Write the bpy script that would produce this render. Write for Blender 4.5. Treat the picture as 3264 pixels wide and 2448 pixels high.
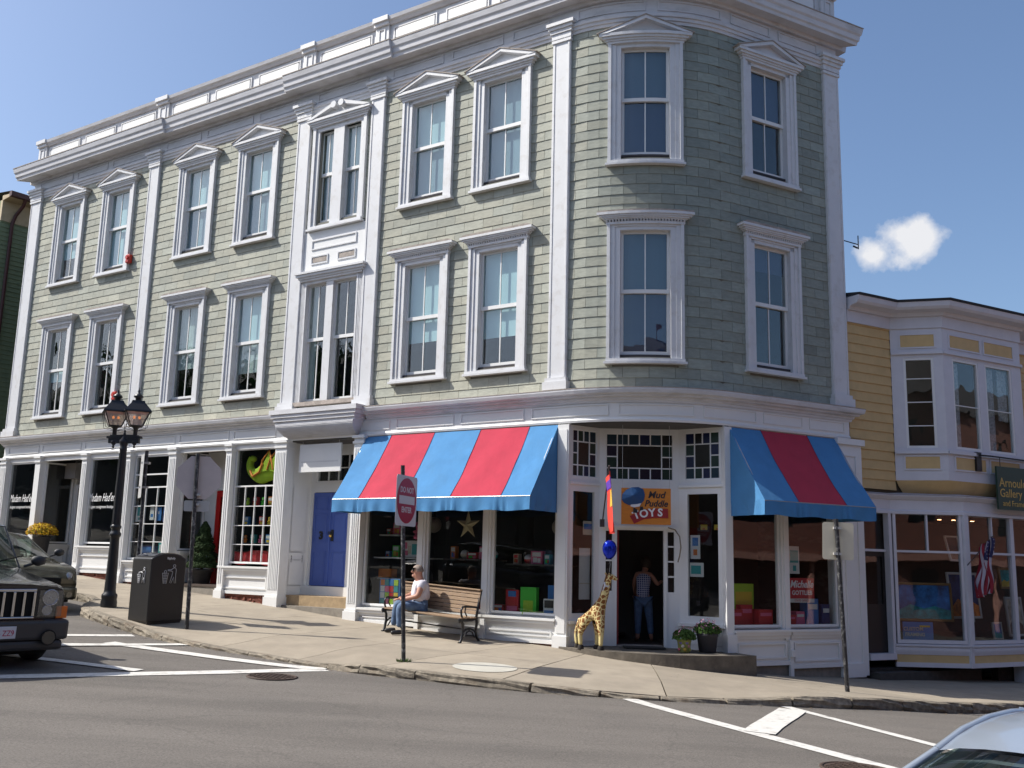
import bpy, bmesh, math, random
from math import sin, cos, pi, radians, atan2, hypot
from mathutils import Vector, Matrix
random.seed(7)
SC = bpy.context.scene
for o in list(bpy.data.objects): bpy.data.objects.remove(o)
C = SC.collection
# ---------------------------------------------------------------- camera
PITCH, ROLL = 0.17869, 0.024868
r0 = Vector((1, 0, 0)); u0 = Vector((0, -sin(PITCH), cos(PITCH))); fw = Vector((0, cos(PITCH), sin(PITCH)))
rr = cos(ROLL)*r0 + sin(ROLL)*u0; uu = -sin(ROLL)*r0 + cos(ROLL)*u0
cam = bpy.data.cameras.new('camera'); camo = bpy.data.objects.new('camera', cam); C.objects.link(camo)
camo.matrix_world = Matrix(((rr.x, uu.x, -fw.x, 0), (rr.y, uu.y, -fw.y, 0), (rr.z, uu.z, -fw.z, 1.6), (0, 0, 0, 1)))
cam.sensor_width = 36; cam.lens = 3148.53/3264*36; cam.clip_end = 3000; cam.clip_start = .05
SC.camera = camo
# ---------------------------------------------------------------- light
SUN_H = Vector((-.998, .06)).normalized(); EL = radians(46)
SUN = Vector((SUN_H.x*cos(EL), SUN_H.y*cos(EL), sin(EL)))
W = bpy.data.worlds.new('World'); SC.world = W; W.use_nodes = True
nt = W.node_tree; bg = nt.nodes['Background']
sky = nt.nodes.new('ShaderNodeTexSky'); sky.sky_type = 'NISHITA'; sky.sun_disc = False
sky.sun_elevation = EL; sky.sun_rotation = atan2(SUN.x, SUN.y); sky.altitude = 50; sky.air_density = 1.0; sky.dust_density = 2.8; sky.ozone_density = 4.5
bg.inputs[1].default_value = .12
# one small white cumulus low in the sky on the right (a direction in the sky, not the frame)
tc = nt.nodes.new('ShaderNodeTexCoord')
def wn(t, **k):
    n = nt.nodes.new(t)
    for a, b in k.items(): setattr(n, a, b)
    return n
def cloud(dx, dy, dz, rx, rz, prev):
    sub = wn('ShaderNodeVectorMath', operation='SUBTRACT'); nt.links.new(tc.outputs['Generated'], sub.inputs[0]); sub.inputs[1].default_value = (dx, dy, dz)
    scl = wn('ShaderNodeVectorMath', operation='MULTIPLY'); nt.links.new(sub.outputs[0], scl.inputs[0]); scl.inputs[1].default_value = (1/rx, 1/rx, 1/rz)
    ln = wn('ShaderNodeVectorMath', operation='LENGTH'); nt.links.new(scl.outputs[0], ln.inputs[0])
    nz = wn('ShaderNodeTexNoise'); nz.inputs['Scale'].default_value = 30; nz.inputs['Detail'].default_value = 8; nz.inputs['Roughness'].default_value = .55
    nt.links.new(tc.outputs['Generated'], nz.inputs[0])
    a = wn('ShaderNodeMath', operation='MULTIPLY_ADD'); nt.links.new(nz.outputs[0], a.inputs[0]); a.inputs[1].default_value = 1.7; 
    b = wn('ShaderNodeMath', operation='MULTIPLY'); nt.links.new(ln.outputs['Value'], b.inputs[0]); b.inputs[1].default_value = -1
    nt.links.new(b.outputs[0], a.inputs[2])
    m = wn('ShaderNodeMapRange'); nt.links.new(a.outputs[0], m.inputs[0]); m.inputs[1].default_value = -.02; m.inputs[2].default_value = .48; m.clamp = True
    mx = wn('ShaderNodeMixRGB'); nt.links.new(m.outputs[0], mx.inputs[0]); nt.links.new(prev, mx.inputs[1]); mx.inputs[2].default_value = (4.9, 4.95, 5.15, 1)
    return mx.outputs[0]
def dirn(px, py):
    d = fw + rr*((px-1632)/3148.5) - uu*((py-1224)/3148.5); return d.normalized()
c1 = Vector((.368, .878, .3025)).normalized(); c2 = Vector((.336, .8925, .2915)).normalized()
s_ = cloud(c1.x, c1.y, c1.z, .034, .026, sky.outputs[0]); s_ = cloud(c2.x, c2.y, c2.z, .030, .019, s_)
nt.links.new(s_, bg.inputs[0])
sl = bpy.data.lights.new('sun', 'SUN'); sl.energy = 4.4; sl.angle = radians(.53); sl.color = (1, .955, .87)
so = bpy.data.objects.new('sun', sl); C.objects.link(so); so.rotation_euler = SUN.to_track_quat('Z', 'Y').to_euler(); so.location = (-30, 0, 40)
SC.view_settings.view_transform = 'Standard'; SC.view_settings.look = 'None'; SC.view_settings.gamma = 1; SC.view_settings.exposure = .52
SC.view_settings.use_curve_mapping = False
SC.render.engine = 'CYCLES'
SC.cycles.max_bounces = 7; SC.cycles.transparent_max_bounces = 16; SC.cycles.caustics_reflective = False; SC.cycles.caustics_refractive = False
# ---------------------------------------------------------------- materials
MATS = {}
def mat(name, col, rough=.6, metal=0, noise=0, nscale=6, bump=0, bscale=40, emis=None, emstr=0, spec=.5, tone=False, coat=0, dark=None, darkamt=0, dscale=1.5, stretch=None):
    if name in MATS: return MATS[name]
    m = bpy.data.materials.new(name); m.use_nodes = True; t = m.node_tree; b = t.nodes['Principled BSDF']
    b.inputs['Roughness'].default_value = rough; b.inputs['Metallic'].default_value = metal; b.inputs['Specular IOR Level'].default_value = spec
    b.inputs['Coat Weight'].default_value = coat; b.inputs['Coat Roughness'].default_value = .06
    b.inputs['Base Color'].default_value = (*col, 1)
    out = None
    geo = t.nodes.new('ShaderNodeNewGeometry'); vec = geo.outputs['Position']
    if stretch:
        mp = t.nodes.new('ShaderNodeVectorMath'); mp.operation = 'MULTIPLY'; t.links.new(vec, mp.inputs[0]); mp.inputs[1].default_value = stretch; vec = mp.outputs[0]
    def N(sc, det=5):
        n = t.nodes.new('ShaderNodeTexNoise'); n.inputs['Scale'].default_value = sc; n.inputs['Detail'].default_value = det; n.inputs['Roughness'].default_value = .6
        t.links.new(vec, n.inputs['Vector']); return n.outputs['Fac']
    def scale_col(src, fac_out, lo, hi):
        r = t.nodes.new('ShaderNodeMapRange'); t.links.new(fac_out, r.inputs[0]); r.inputs[1].default_value = .3; r.inputs[2].default_value = .7; r.inputs[3].default_value = lo; r.inputs[4].default_value = hi
        mm = t.nodes.new('ShaderNodeVectorMath'); mm.operation = 'MULTIPLY'
        if src is None: mm.inputs[0].default_value = col
        else: t.links.new(src, mm.inputs[0])
        t.links.new(r.outputs[0], mm.inputs[1]); return mm.outputs[0]
    if noise: out = scale_col(out, N(nscale), 1-noise, 1+noise*.6)
    if tone:
        at = t.nodes.new('ShaderNodeAttribute'); at.attribute_name = 'tone'
        mm = t.nodes.new('ShaderNodeVectorMath'); mm.operation = 'MULTIPLY'
        if out is None: mm.inputs[0].default_value = col
        else: t.links.new(out, mm.inputs[0])
        t.links.new(at.outputs['Color'], mm.inputs[1]); out = mm.outputs[0]
    if dark:
        r = t.nodes.new('ShaderNodeMapRange'); t.links.new(N(dscale, 8), r.inputs[0]); r.inputs[1].default_value = .52; r.inputs[2].default_value = .75; r.inputs[4].default_value = darkamt
        mx = t.nodes.new('ShaderNodeMixRGB'); t.links.new(r.outputs[0], mx.inputs[0]); mx.inputs[2].default_value = (*dark, 1)
        if out is None: mx.inputs[1].default_value = (*col, 1)
        else: t.links.new(out, mx.inputs[1])
        out = mx.outputs[0]
    if out is not None: t.links.new(out, b.inputs['Base Color'])
    if bump:
        bp = t.nodes.new('ShaderNodeBump'); bp.inputs['Strength'].default_value = bump; bp.inputs['Distance'].default_value = .01; t.links.new(N(bscale, 8), bp.inputs['Height']); t.links.new(bp.outputs[0], b.inputs['Normal'])
    if emis: b.inputs['Emission Color'].default_value = (*emis, 1); b.inputs['Emission Strength'].default_value = emstr
    m.diffuse_color = (*col, 1); MATS[name] = m; return m
def glass(name, tint=(.8, .85, .85), refl=1.0, base=.04, rough=0.0, wob=.0):
    if name in MATS: return MATS[name]
    m = bpy.data.materials.new(name); m.use_nodes = True; t = m.node_tree
    for n in list(t.nodes):
        if n.type != 'OUTPUT_MATERIAL': t.nodes.remove(n)
    o = [n for n in t.nodes if n.type == 'OUTPUT_MATERIAL'][0]
    ge = t.nodes.new('ShaderNodeNewGeometry'); dt = t.nodes.new('ShaderNodeVectorMath'); dt.operation = 'DOT_PRODUCT'; t.links.new(ge.outputs['Incoming'], dt.inputs[0]); t.links.new(ge.outputs['Normal'], dt.inputs[1])
    def MM(op, x, y=None, clamp=False):
        n = t.nodes.new('ShaderNodeMath'); n.operation = op; n.use_clamp = clamp
        for i, v in enumerate((x, y)):
            if v is None: continue
            if isinstance(v, (int, float)): n.inputs[i].default_value = v
            else: t.links.new(v, n.inputs[i])
        return n.outputs[0]
    sch = MM('ADD', MM('MULTIPLY', MM('POWER', MM('SUBTRACT', 1.0, MM('ABSOLUTE', dt.outputs['Value']), True), 5.0), .96*refl), .04*refl+base, True)   # Schlick reflectance, the same from either side of the pane
    tr = t.nodes.new('ShaderNodeBsdfTransparent'); tr.inputs[0].default_value = (*tint, 1)
    gl = t.nodes.new('ShaderNodeBsdfGlossy'); gl.inputs['Roughness'].default_value = rough
    mx = t.nodes.new('ShaderNodeMixShader'); t.links.new(sch, mx.inputs[0]); t.links.new(tr.outputs[0], mx.inputs[1]); t.links.new(gl.outputs[0], mx.inputs[2]); t.links.new(mx.outputs[0], o.inputs[0])
    if wob:
        g = t.nodes.new('ShaderNodeNewGeometry'); nz = t.nodes.new('ShaderNodeTexNoise'); nz.inputs['Scale'].default_value = 2.2; nz.inputs['Detail'].default_value = 1; t.links.new(g.outputs['Position'], nz.inputs['Vector'])
        bp = t.nodes.new('ShaderNodeBump'); bp.inputs['Strength'].default_value = wob; bp.inputs['Distance'].default_value = .02; t.links.new(nz.outputs[0], bp.inputs['Height']); t.links.new(bp.outputs[0], gl.inputs['Normal'])
    MATS[name] = m; return m
WHITE = mat('white_paint', (.64, .645, .66), .5, noise=.05, nscale=2.5, bump=.12, bscale=18, dark=(.40, .37, .33), darkamt=.5, dscale=5)
WHITE2 = mat('white_paint_fresh', (.75, .75, .74), .45, noise=.04, nscale=3, dark=(.5, .49, .46), darkamt=.15, dscale=3)
CORN = mat('weathered_cornice_paint', (.62, .62, .64), .6, noise=.08, nscale=3, bump=.1, bscale=15, dark=(.3, .29, .27), darkamt=.5, dscale=1.6, stretch=(1, 1, 4))
WORN = mat('peeling_wood_edge', (.36, .31, .27), .8, noise=.35, nscale=9, bump=.4, bscale=30)
SHING = mat('painted_shingle', (.355, .36, .30), .75, noise=.16, nscale=7, tone=True, bump=.35, bscale=22, dark=(.22, .235, .2), darkamt=.6, dscale=1.1, stretch=(1, 1, 3))
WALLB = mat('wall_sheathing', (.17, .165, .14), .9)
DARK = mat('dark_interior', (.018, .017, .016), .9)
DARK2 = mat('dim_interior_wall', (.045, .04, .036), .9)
BLIND = mat('window_blind', (.50, .68, .72), .8, noise=.06, nscale=2, stretch=(1, 1, .3))
SHADE = mat('insect_screen', (.28, .38, .44), .9)
CURT = mat('pale_curtain', (.45, .52, .5), .9, noise=.3, nscale=8, stretch=(3, 3, .2))
GLASS = glass('window_glass', (.93, .97, .97), 1.0, .04, wob=.2)
SHOPG = glass('shop_window_glass', (.92, .94, .94), 1.0, .01, wob=.08)
STONE = mat('granite_step', (.24, .215, .18), .85, noise=.25, nscale=7, bump=.5, bscale=30, dark=(.1, .09, .08), darkamt=.5)
SAND = mat('sandstone_step', (.36, .26, .15), .85, noise=.25, nscale=7, bump=.4, bscale=30, dark=(.2, .13, .07), darkamt=.5)
BRICK = mat('red_brick', (.22, .075, .05), .9, noise=.4, nscale=14, bump=.4, bscale=60)
BLACK = mat('black_paint', (.014, .014, .016), .38, noise=.2, nscale=5, bump=.08, bscale=60)
# ---------------------------------------------------------------- naming
def tag(o, label=None, cat=None, group=None, kind=None):
    if label: o['label'] = label
    if cat: o['category'] = cat
    if group: o['group'] = group
    if kind: o['kind'] = kind
    return o
def empty(name, loc=(0, 0, 0), label=None, cat=None, group=None, rz=0, parent=None):
    o = bpy.data.objects.new(name, None); C.objects.link(o); o.location = loc; o.rotation_euler = (0, 0, rz); o.empty_display_size = .2
    if parent: o.parent = parent
    return tag(o, label, cat, group)
# ---------------------------------------------------------------- street plan: the facade line (s along, o out of the wall)
CEN = (2.73889842, 21.07951909); RR = 2.9913954; A_L, A_R = .5829255, .4984425
DL = (-cos(A_L), sin(A_L)); DR = (cos(A_R), sin(A_R)); NL = (-sin(A_L), -cos(A_L)); NR = (sin(A_R), -cos(A_R))
TL = (1.09222894, 18.58213526); TR = (4.16895938, 18.4520922); AL = RR*(A_L+A_R); A0 = atan2(NL[1], NL[0])
def plan(s, o=0):
    if s <= 0: return (TL[0]-DL[0]*s+NL[0]*o, TL[1]-DL[1]*s+NL[1]*o)
    if s >= AL: return (TR[0]+DR[0]*(s-AL)+NR[0]*o, TR[1]+DR[1]*(s-AL)+NR[1]*o)
    th = A0+s/RR; return (CEN[0]+cos(th)*(RR+o), CEN[1]+sin(th)*(RR+o))
def pnorm(s):
    if s <= 0: return NL
    if s >= AL: return NR
    return (cos(A0+s/RR), sin(A0+s/RR))
def to_sd(x, y):
    vx, vy = x-CEN[0], y-CEN[1]; th = atan2(vy, vx)-A0
    if th < -pi: th += 2*pi
    if th > pi: th -= 2*pi
    if th < 0 or (th > pi*.8): return -((x-TL[0])*DL[0]+(y-TL[1])*DL[1]), (x-TL[0])*NL[0]+(y-TL[1])*NL[1]
    if th > A_L+A_R: return AL+(x-TR[0])*DR[0]+(y-TR[1])*DR[1], (x-TR[0])*NR[0]+(y-TR[1])*NR[1]
    return th*RR, hypot(vx, vy)-RR
def interp(x, T):
    if x <= T[0][0]: return T[0][1]
    for (a, b), (c, d) in zip(T, T[1:]):
        if x <= c: return b+(d-b)*(x-a)/(c-a)
    return T[-1][1]
HT = [(-90, 5.6), (-60, 4.2), (-40, 2.75), (-25, 1.65), (-19, 1.27), (-15.2, 1.02), (-13.3, .86), (-9.4, .63), (-7.7, .53), (-5.3, .34), (-2, .17), (0, .09), (1.6, -.06), (3.2, -.24), (4.6, -.36), (6.6, -.46), (12, -.65), (30, -1.1), (60, -1.8)]
KERB = [(-40, 2.6), (-10.7, 2.6), (-10, 2.9), (-9.3, 3.6), (-8.6, 4.1), (-7.3, 4.45), (-6.1, 4.6), (-4.9, 4.67), (-3.9, 4.6), (-1.66, 4.52), (-.98, 4.48), (-.4, 4.35), (.28, 4.09), (.7, 3.96), (1.12, 3.74), (1.55, 3.6), (2.0, 3.39), (2.57, 3.25), (5.4, 3.28), (40, 3.28)]
RAMP = [(-7.2, 0), (-5.6, .55), (-4.0, .9), (-1.9, .9), (-1.1, .35), (-.9, .2), (.62, .25), (.95, .6), (1.25, .9), (1.85, .9), (2.3, .45), (2.6, 0)]
def h0(s, d): return interp(s, HT)-.02*min(max(d, 0), 4)
def hwalk(s, d):
    D = interp(s, KERB); t = min(max((d-(D-1.5))/1.5, 0), 1); return h0(s, d)-interp(s, RAMP)*.12*t*t*(3-2*t)
def hroad(x, y):
    s, d = to_sd(x, y); return max(min(h0(s, d)-.15, 6), -2.2)
# ---------------------------------------------------------------- mesh collector
def fseg(A, B):   # a straight frame from point A to point B; o is to the right-hand (street) side
    L = hypot(B[0]-A[0], B[1]-A[1]); t = ((B[0]-A[0])/L, (B[1]-A[1])/L); n = (t[1], -t[0])
    f = lambda s, o=0: (A[0]+t[0]*s+n[0]*o, A[1]+t[1]*s+n[1]*o); f.L = L; f.curved = False; return f
def ssub(F, s0, s1):
    if F is not plan or s1 <= 0 or s0 >= AL or (s1-s0) < .12: 
        if F is plan and s0 < 0 < s1 and s1-s0 > .12: return [s0, 0, s1]
        return [s0, s1]
    pts = [s0]
    if s0 < 0: pts.append(0)
    a, b = max(s0, 0), min(s1, AL); n = max(1, int(math.ceil((b-a)/.22)))
    for i in range(1 if s0 >= 0 else 1, n): pts.append(a+(b-a)*i/n)
    if s1 > AL: pts.append(AL)
    pts.append(s1)
    return sorted(set(round(p, 5) for p in pts))
class MB:
    def __init__(self): self.v = []; self.f = []; self.m = []; self.t = []; self.sm = []
    def add(self, vs, fs, mi=0, tone=1, smooth=False):
        b = len(self.v); self.v += [tuple(p) for p in vs]
        for q in fs: self.f.append([b+i for i in q]); self.m.append(mi); self.t.append(tone); self.sm.append(smooth)
        return self
    def box(self, x0, x1, y0, y1, z0, z1, mi=0, M=None, tone=1):
        vs = [(x, y, z) for z in (z0, z1) for y in (y0, y1) for x in (x0, x1)]
        if M is not None: vs = [tuple(M @ Vector(p)) for p in vs]
        return self.add(vs, [(0, 2, 3, 1), (4, 5, 7, 6), (0, 1, 5, 4), (2, 6, 7, 3), (0, 4, 6, 2), (1, 3, 7, 5)], mi, tone)
    def fbox(self, F, s0, s1, z0, z1, o0, o1, mi=0, tone=1):
        S = ssub(F, s0, s1); vs = []
        for s in S:
            for o, z in ((o0, z0), (o1, z0), (o1, z1), (o0, z1)): x, y = F(s, o); vs.append((x, y, z))
        n = len(S); fs = [(0, 3, 2, 1), tuple(4*(n-1)+i for i in (0, 1, 2, 3))]
        for i in range(n-1):
            a = 4*i; b = a+4
            for k in range(4): l = (k+1) % 4; fs.append((a+k, a+l, b+l, b+k))
        return self.add(vs, fs, mi, tone)
    def fpoly(self, F, pts, o0, o1, mi=0, tone=1):   # (s,z) polygon extruded from o0 to o1
        n = len(pts); vs = [(*F(s, o1), z) for s, z in pts]+[(*F(s, o0), z) for s, z in pts]
        fs = [tuple(range(n)), tuple(range(2*n-1, n-1, -1))]+[(i, n+i, n+(i+1) % n, (i+1) % n) for i in range(n)]
        return self.add(vs, fs, mi, tone)
    def sweep(self, F, s0, s1, prof, mi=0, closed=True, miter0=0, miter1=0):  # profile of (o,z)
        S = ssub(F, s0, s1); n = len(prof); vs = []
        for i, s in enumerate(S):
            for o, z in prof:
                ss = s-(o*miter0 if i == 0 else 0)+(o*miter1 if i == len(S)-1 else 0)
                x, y = F(ss, o); vs.append((x, y, z))
        fs = []
        for i in range(len(S)-1):
            for k in range(n if closed else n-1): l = (k+1) % n; fs.append((i*n+k, i*n+l, (i+1)*n+l, (i+1)*n+k))
        if closed: fs.append(tuple(range(n-1, -1, -1))); fs.append(tuple((len(S)-1)*n+k for k in range(n)))
        return self.add(vs, fs, mi)
    def tube(self, pts, r, n=8, mi=0, smooth=True, cap=True):
        pts = [Vector(p) for p in pts]; rs = r if isinstance(r, (list, tuple)) else [r]*len(pts); vs = []; up = None
        for i, p in enumerate(pts):
            d = (pts[min(i+1, len(pts)-1)]-pts[max(i-1, 0)]).normalized()
            if up is None: up = Vector((0, 0, 1)) if abs(d.z) < .9 else Vector((1, 0, 0))
            a = d.cross(up).normalized(); b = a.cross(d).normalized(); up = b
            for k in range(n): th = 2*pi*k/n; vs.append(p+a*cos(th)*rs[i]+b*sin(th)*rs[i])
        fs = [(i*n+k, i*n+(k+1) % n, (i+1)*n+(k+1) % n, (i+1)*n+k) for i in range(len(pts)-1) for k in range(n)]
        self.add(vs, fs, mi, 1, smooth)
        if cap: self.add(vs[:n], [tuple(range(n-1, -1, -1))], mi); self.add(vs[-n:], [tuple(range(n))], mi)
        return self
    def lathe(self, prof, c=(0, 0, 0), n=20, mi=0, smooth=True, sx=1, sy=1, M=None):
        vs = []
        for r, z in prof:
            for k in range(n): th = 2*pi*k/n; p = (c[0]+r*cos(th)*sx, c[1]+r*sin(th)*sy, c[2]+z); vs.append(tuple(M @ Vector(p)) if M is not None else p)
        m = len(prof); fs = [(i*n+k, i*n+(k+1) % n, (i+1)*n+(k+1) % n, (i+1)*n+k) for i in range(m-1) for k in range(n)]
        self.add(vs, fs, mi, 1, smooth); self.add(vs[:n], [tuple(range(n-1, -1, -1))], mi); self.add(vs[-n:], [tuple(range(n))], mi); return self
    def grid(self, fn, nu, nv, mi=0, smooth=True, tone=1):
        vs = [fn(i/nu, j/nv) for i in range(nu+1) for j in range(nv+1)]
        fs = [(i*(nv+1)+j, (i+1)*(nv+1)+j, (i+1)*(nv+1)+j+1, i*(nv+1)+j+1) for i in range(nu) for j in range(nv)]
        return self.add(vs, fs, mi, tone, smooth)
    def mesh(self, name, mats, fix=True):
        me = bpy.data.meshes.new(name); me.from_pydata(self.v, [], self.f)
        for m in (mats if isinstance(mats, (list, tuple)) else [mats]): me.materials.append(m)
        me.polygons.foreach_set('material_index', self.m); me.polygons.foreach_set('use_smooth', self.sm)
        if any(t != 1 for t in self.t):
            at = me.attributes.new('tone', 'FLOAT_COLOR', 'FACE')
            buf = []
            for t in self.t: buf += list(t)+[1] if isinstance(t, tuple) else [t, t, t, 1]
            at.data.foreach_set('color', buf)
        if fix:
            bm = bmesh.new(); bm.from_mesh(me); bmesh.ops.recalc_face_normals(bm, faces=bm.faces); bm.to_mesh(me); bm.free()
        me.update(); return me
    def build(self, name, mats, parent=None, fix=True, bevel=0, **tags):
        o = bpy.data.objects.new(name, self.mesh(name, mats, fix)); C.objects.link(o)
        if parent is not None: o.parent = parent; o.matrix_parent_inverse = PINV(parent)
        if bevel:
            b = o.modifiers.new('bevel', 'BEVEL'); b.width = bevel; b.segments = 2; b.limit_method = 'ANGLE'
        return tag(o, **tags)
def wm(o):
    M = Matrix.Translation(o.location) @ o.rotation_euler.to_matrix().to_4x4() @ Matrix.Diagonal((*o.scale, 1))
    return (wm(o.parent) @ o.matrix_parent_inverse @ M) if o.parent else M
def PINV(p): return Matrix.Identity(4) if p.get('local') else wm(p).inverted()   # parts are modelled in world space unless the thing is marked local
def text(body, name, M, size, material, parent=None, extrude=.002, shear=0, align='CENTER', sx=1, spacing=1, bold=0, label=None):
    cu = bpy.data.curves.new(name, 'FONT'); cu.body = body; cu.size = size; cu.extrude = extrude; cu.shear = shear; cu.align_x = align; cu.align_y = 'CENTER'; cu.space_character = spacing; cu.offset = bold; cu.resolution_u = 3
    t = bpy.data.objects.new(name, cu); C.objects.link(t); bpy.context.view_layer.update()
    me = bpy.data.meshes.new_from_object(t.evaluated_get(bpy.context.evaluated_depsgraph_get())); bpy.data.objects.remove(t)
    me.transform(M @ Matrix.Diagonal((sx, 1, 1, 1))); me.materials.clear(); me.materials.append(material); me.name = name
    o = bpy.data.objects.new(name, me); C.objects.link(o)
    if parent: o.parent = parent; o.matrix_parent_inverse = PINV(parent)
    if label: o['label'] = label
    return o
def onface(F, s, z, o):   # matrix putting text's XY plane on a facade
    x, y = F(s, o); x2, y2 = F(s+.01, o); d = Vector((x2-x, y2-y, 0)).normalized(); n = Vector((d.y, -d.x, 0))
    return Matrix(((d.x, 0, n.x, x), (d.y, 0, n.y, y), (0, 1, 0, z), (0, 0, 0, 1)))
def copy_tree(o, parent=None):
    c = o.copy(); C.objects.link(c)
    if parent: c.parent = parent
    for ch in list(o.children): copy_tree(ch, c)
    return c
def wall_open(mb, F, s0, s1, z0, z1, o0, o1, ops, mi=0):
    S = sorted(set([s0, s1]+[v for a, b, _, _ in ops for v in (a, b) if s0 < v < s1])); Z = sorted(set([z0, z1]+[v for _, _, a, b in ops for v in (a, b) if z0 < v < z1]))
    for a, b in zip(S, S[1:]):
        for c, d in zip(Z, Z[1:]):
            ms, mz = (a+b)/2, (c+d)/2
            if any(p < ms < q and u < mz < w for p, q, u, w in ops): continue
            mb.fbox(F, a, b, c, d, o0, o1, mi)
# ================================================================= THE SETTING: ground
def grid_sheet(mb, xs, ys, fz, skip=None):
    idx = {}; vs = []; fs = []
    for i, x in enumerate(xs):
        for j, y in enumerate(ys): idx[i, j] = len(vs); vs.append((x, y, fz(x, y)))
    for i in range(len(xs)-1):
        for j in range(len(ys)-1):
            if skip and skip((xs[i]+xs[i+1])/2, (ys[j]+ys[j+1])/2): continue
            fs.append((idx[i, j], idx[i+1, j], idx[i+1, j+1], idx[i, j+1]))
    mb.add(vs, fs, 0, 1, True)
def rng(a, b, st): n = int(round((b-a)/st)); return [a+(b-a)*i/n for i in range(n+1)]
xs = rng(-400, -60, 20)+rng(-60, -14, 2)[1:]+rng(-14, 14, .35)[1:]+rng(14, 60, 2)[1:]+rng(60, 400, 20)[1:]
ys = rng(-400, -40, 20)+rng(-40, 0, 2)[1:]+rng(0, 24, .35)[1:]+rng(24, 60, 2)[1:]+rng(60, 1200, 60)[1:]
ASPH = mat('asphalt', (.140, .125, .110), .88, noise=.16, nscale=90, bump=.7, bscale=160, dark=(.10, .091, .083), darkamt=.6, dscale=.45)
_t = ASPH.node_tree; _b = _t.nodes['Principled BSDF']; _src = _b.inputs['Base Color'].links[0].from_socket; _g = _t.nodes.new('ShaderNodeNewGeometry')
def _n(k, **kw):
    n = _t.nodes.new(k)
    for a, b in kw.items(): setattr(n, a, b)
    return n
_w = _n('ShaderNodeTexNoise'); _w.inputs['Scale'].default_value = 1.3; _t.links.new(_g.outputs['Position'], _w.inputs['Vector']); _ad = _n('ShaderNodeVectorMath', operation='MULTIPLY_ADD'); _t.links.new(_w.outputs['Color'], _ad.inputs[0]); _ad.inputs[1].default_value = (.9, .9, 0); _t.links.new(_g.outputs['Position'], _ad.inputs[2])
_v = _n('ShaderNodeTexVoronoi', feature='DISTANCE_TO_EDGE'); _v.inputs['Scale'].default_value = .33; _t.links.new(_ad.outputs[0], _v.inputs['Vector'])
_r = _n('ShaderNodeMapRange'); _r.inputs[1].default_value = .0; _r.inputs[2].default_value = .006; _r.inputs[3].default_value = .85; _r.inputs[4].default_value = 1; _t.links.new(_v.outputs['Distance'], _r.inputs[0])
_s = _n('ShaderNodeVectorMath', operation='MULTIPLY'); _t.links.new(_g.outputs['Position'], _s.inputs[0]); _s.inputs[1].default_value = (.25, 1.6, 1); _q = _n('ShaderNodeTexNoise'); _q.inputs['Scale'].default_value = 1; _q.inputs['Detail'].default_value = 4; _t.links.new(_s.outputs[0], _q.inputs['Vector'])
_r2 = _n('ShaderNodeMapRange'); _r2.inputs[1].default_value = .35; _r2.inputs[2].default_value = .7; _r2.inputs[3].default_value = .84; _r2.inputs[4].default_value = 1.12; _t.links.new(_q.outputs['Fac'], _r2.inputs[0])
_sp = _n('ShaderNodeTexNoise'); _sp.inputs['Scale'].default_value = 45; _sp.inputs['Detail'].default_value = 6; _t.links.new(_g.outputs['Position'], _sp.inputs['Vector']); _r3 = _n('ShaderNodeMapRange'); _r3.inputs[1].default_value = .3; _r3.inputs[2].default_value = .7; _r3.inputs[3].default_value = .72; _r3.inputs[4].default_value = 1.28; _t.links.new(_sp.outputs['Fac'], _r3.inputs[0])
_m = _n('ShaderNodeMath', operation='MULTIPLY'); _t.links.new(_r.outputs[0], _m.inputs[0]); _t.links.new(_r2.outputs[0], _m.inputs[1]); _m2 = _n('ShaderNodeMath', operation='MULTIPLY'); _t.links.new(_m.outputs[0], _m2.inputs[0]); _t.links.new(_r3.outputs[0], _m2.inputs[1])
_x = _n('ShaderNodeVectorMath', operation='MULTIPLY'); _t.links.new(_src, _x.inputs[0]); _t.links.new(_m2.outputs[0], _x.inputs[1]); _t.links.new(_x.outputs[0], _b.inputs['Base Color'])
# long tyre-polished streaks and a few tar seams
mb = MB(); grid_sheet(mb, xs, ys, hroad); road = mb.build('road', ASPH, fix=False, kind='structure', label='worn grey asphalt street sloping down to the right')
CONC = mat('sidewalk_concrete', (.31, .265, .205), .9, noise=.13, nscale=2.2, tone=True, bump=.35, bscale=120, dark=(.20, .17, .135), darkamt=.55, dscale=1.3)
CONCD = mat('joint_dirt', (.075, .065, .05), .95)
sidewalk = empty('sidewalk'); sidewalk['kind'] = 'structure'; sidewalk['label'] = 'pale concrete pavement wrapping the corner'
def walk_strip(mb, sa, sb, fa, fb, dz, thick=0, tone=1, g=.008, d0=-1.2):
    sa += g; sb -= g; nu = max(2, int((sb-sa)/.35)); nv = 5; base = len(mb.v); vs = []
    for i in range(nu+1):
        s = sa+(sb-sa)*i/nu; D = interp(s, KERB)-.17
        for j in range(nv+1):
            t = fa+(fb-fa)*j/nv; d = d0+(D-d0)*t
            if j == 0: d += g
            if j == nv: d -= g
            vs.append((*plan(s, d), hwalk(s, d)+dz))
    fs = [(i*(nv+1)+j, (i+1)*(nv+1)+j, (i+1)*(nv+1)+j+1, i*(nv+1)+j+1) for i in range(nu) for j in range(nv)]
    rim = [j for j in range(nv+1)]+[i*(nv+1)+nv for i in range(1, nu+1)]+[nu*(nv+1)+j for j in range(nv-1, -1, -1)]+[i*(nv+1) for i in range(nu-1, 0, -1)]
    if thick:
        n = len(vs); vs += [(vs[k][0], vs[k][1], vs[k][2]-thick) for k in rim]; m = len(rim)
        fs += [(rim[k], rim[(k+1) % m], n+(k+1) % m, n+k) for k in range(m)]
    mb.add(vs, fs, 0, tone, False)
for a, b in zip(rng(-26, 16, 1.5), rng(-26, 16, 1.5)[1:]):
    pass
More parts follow.
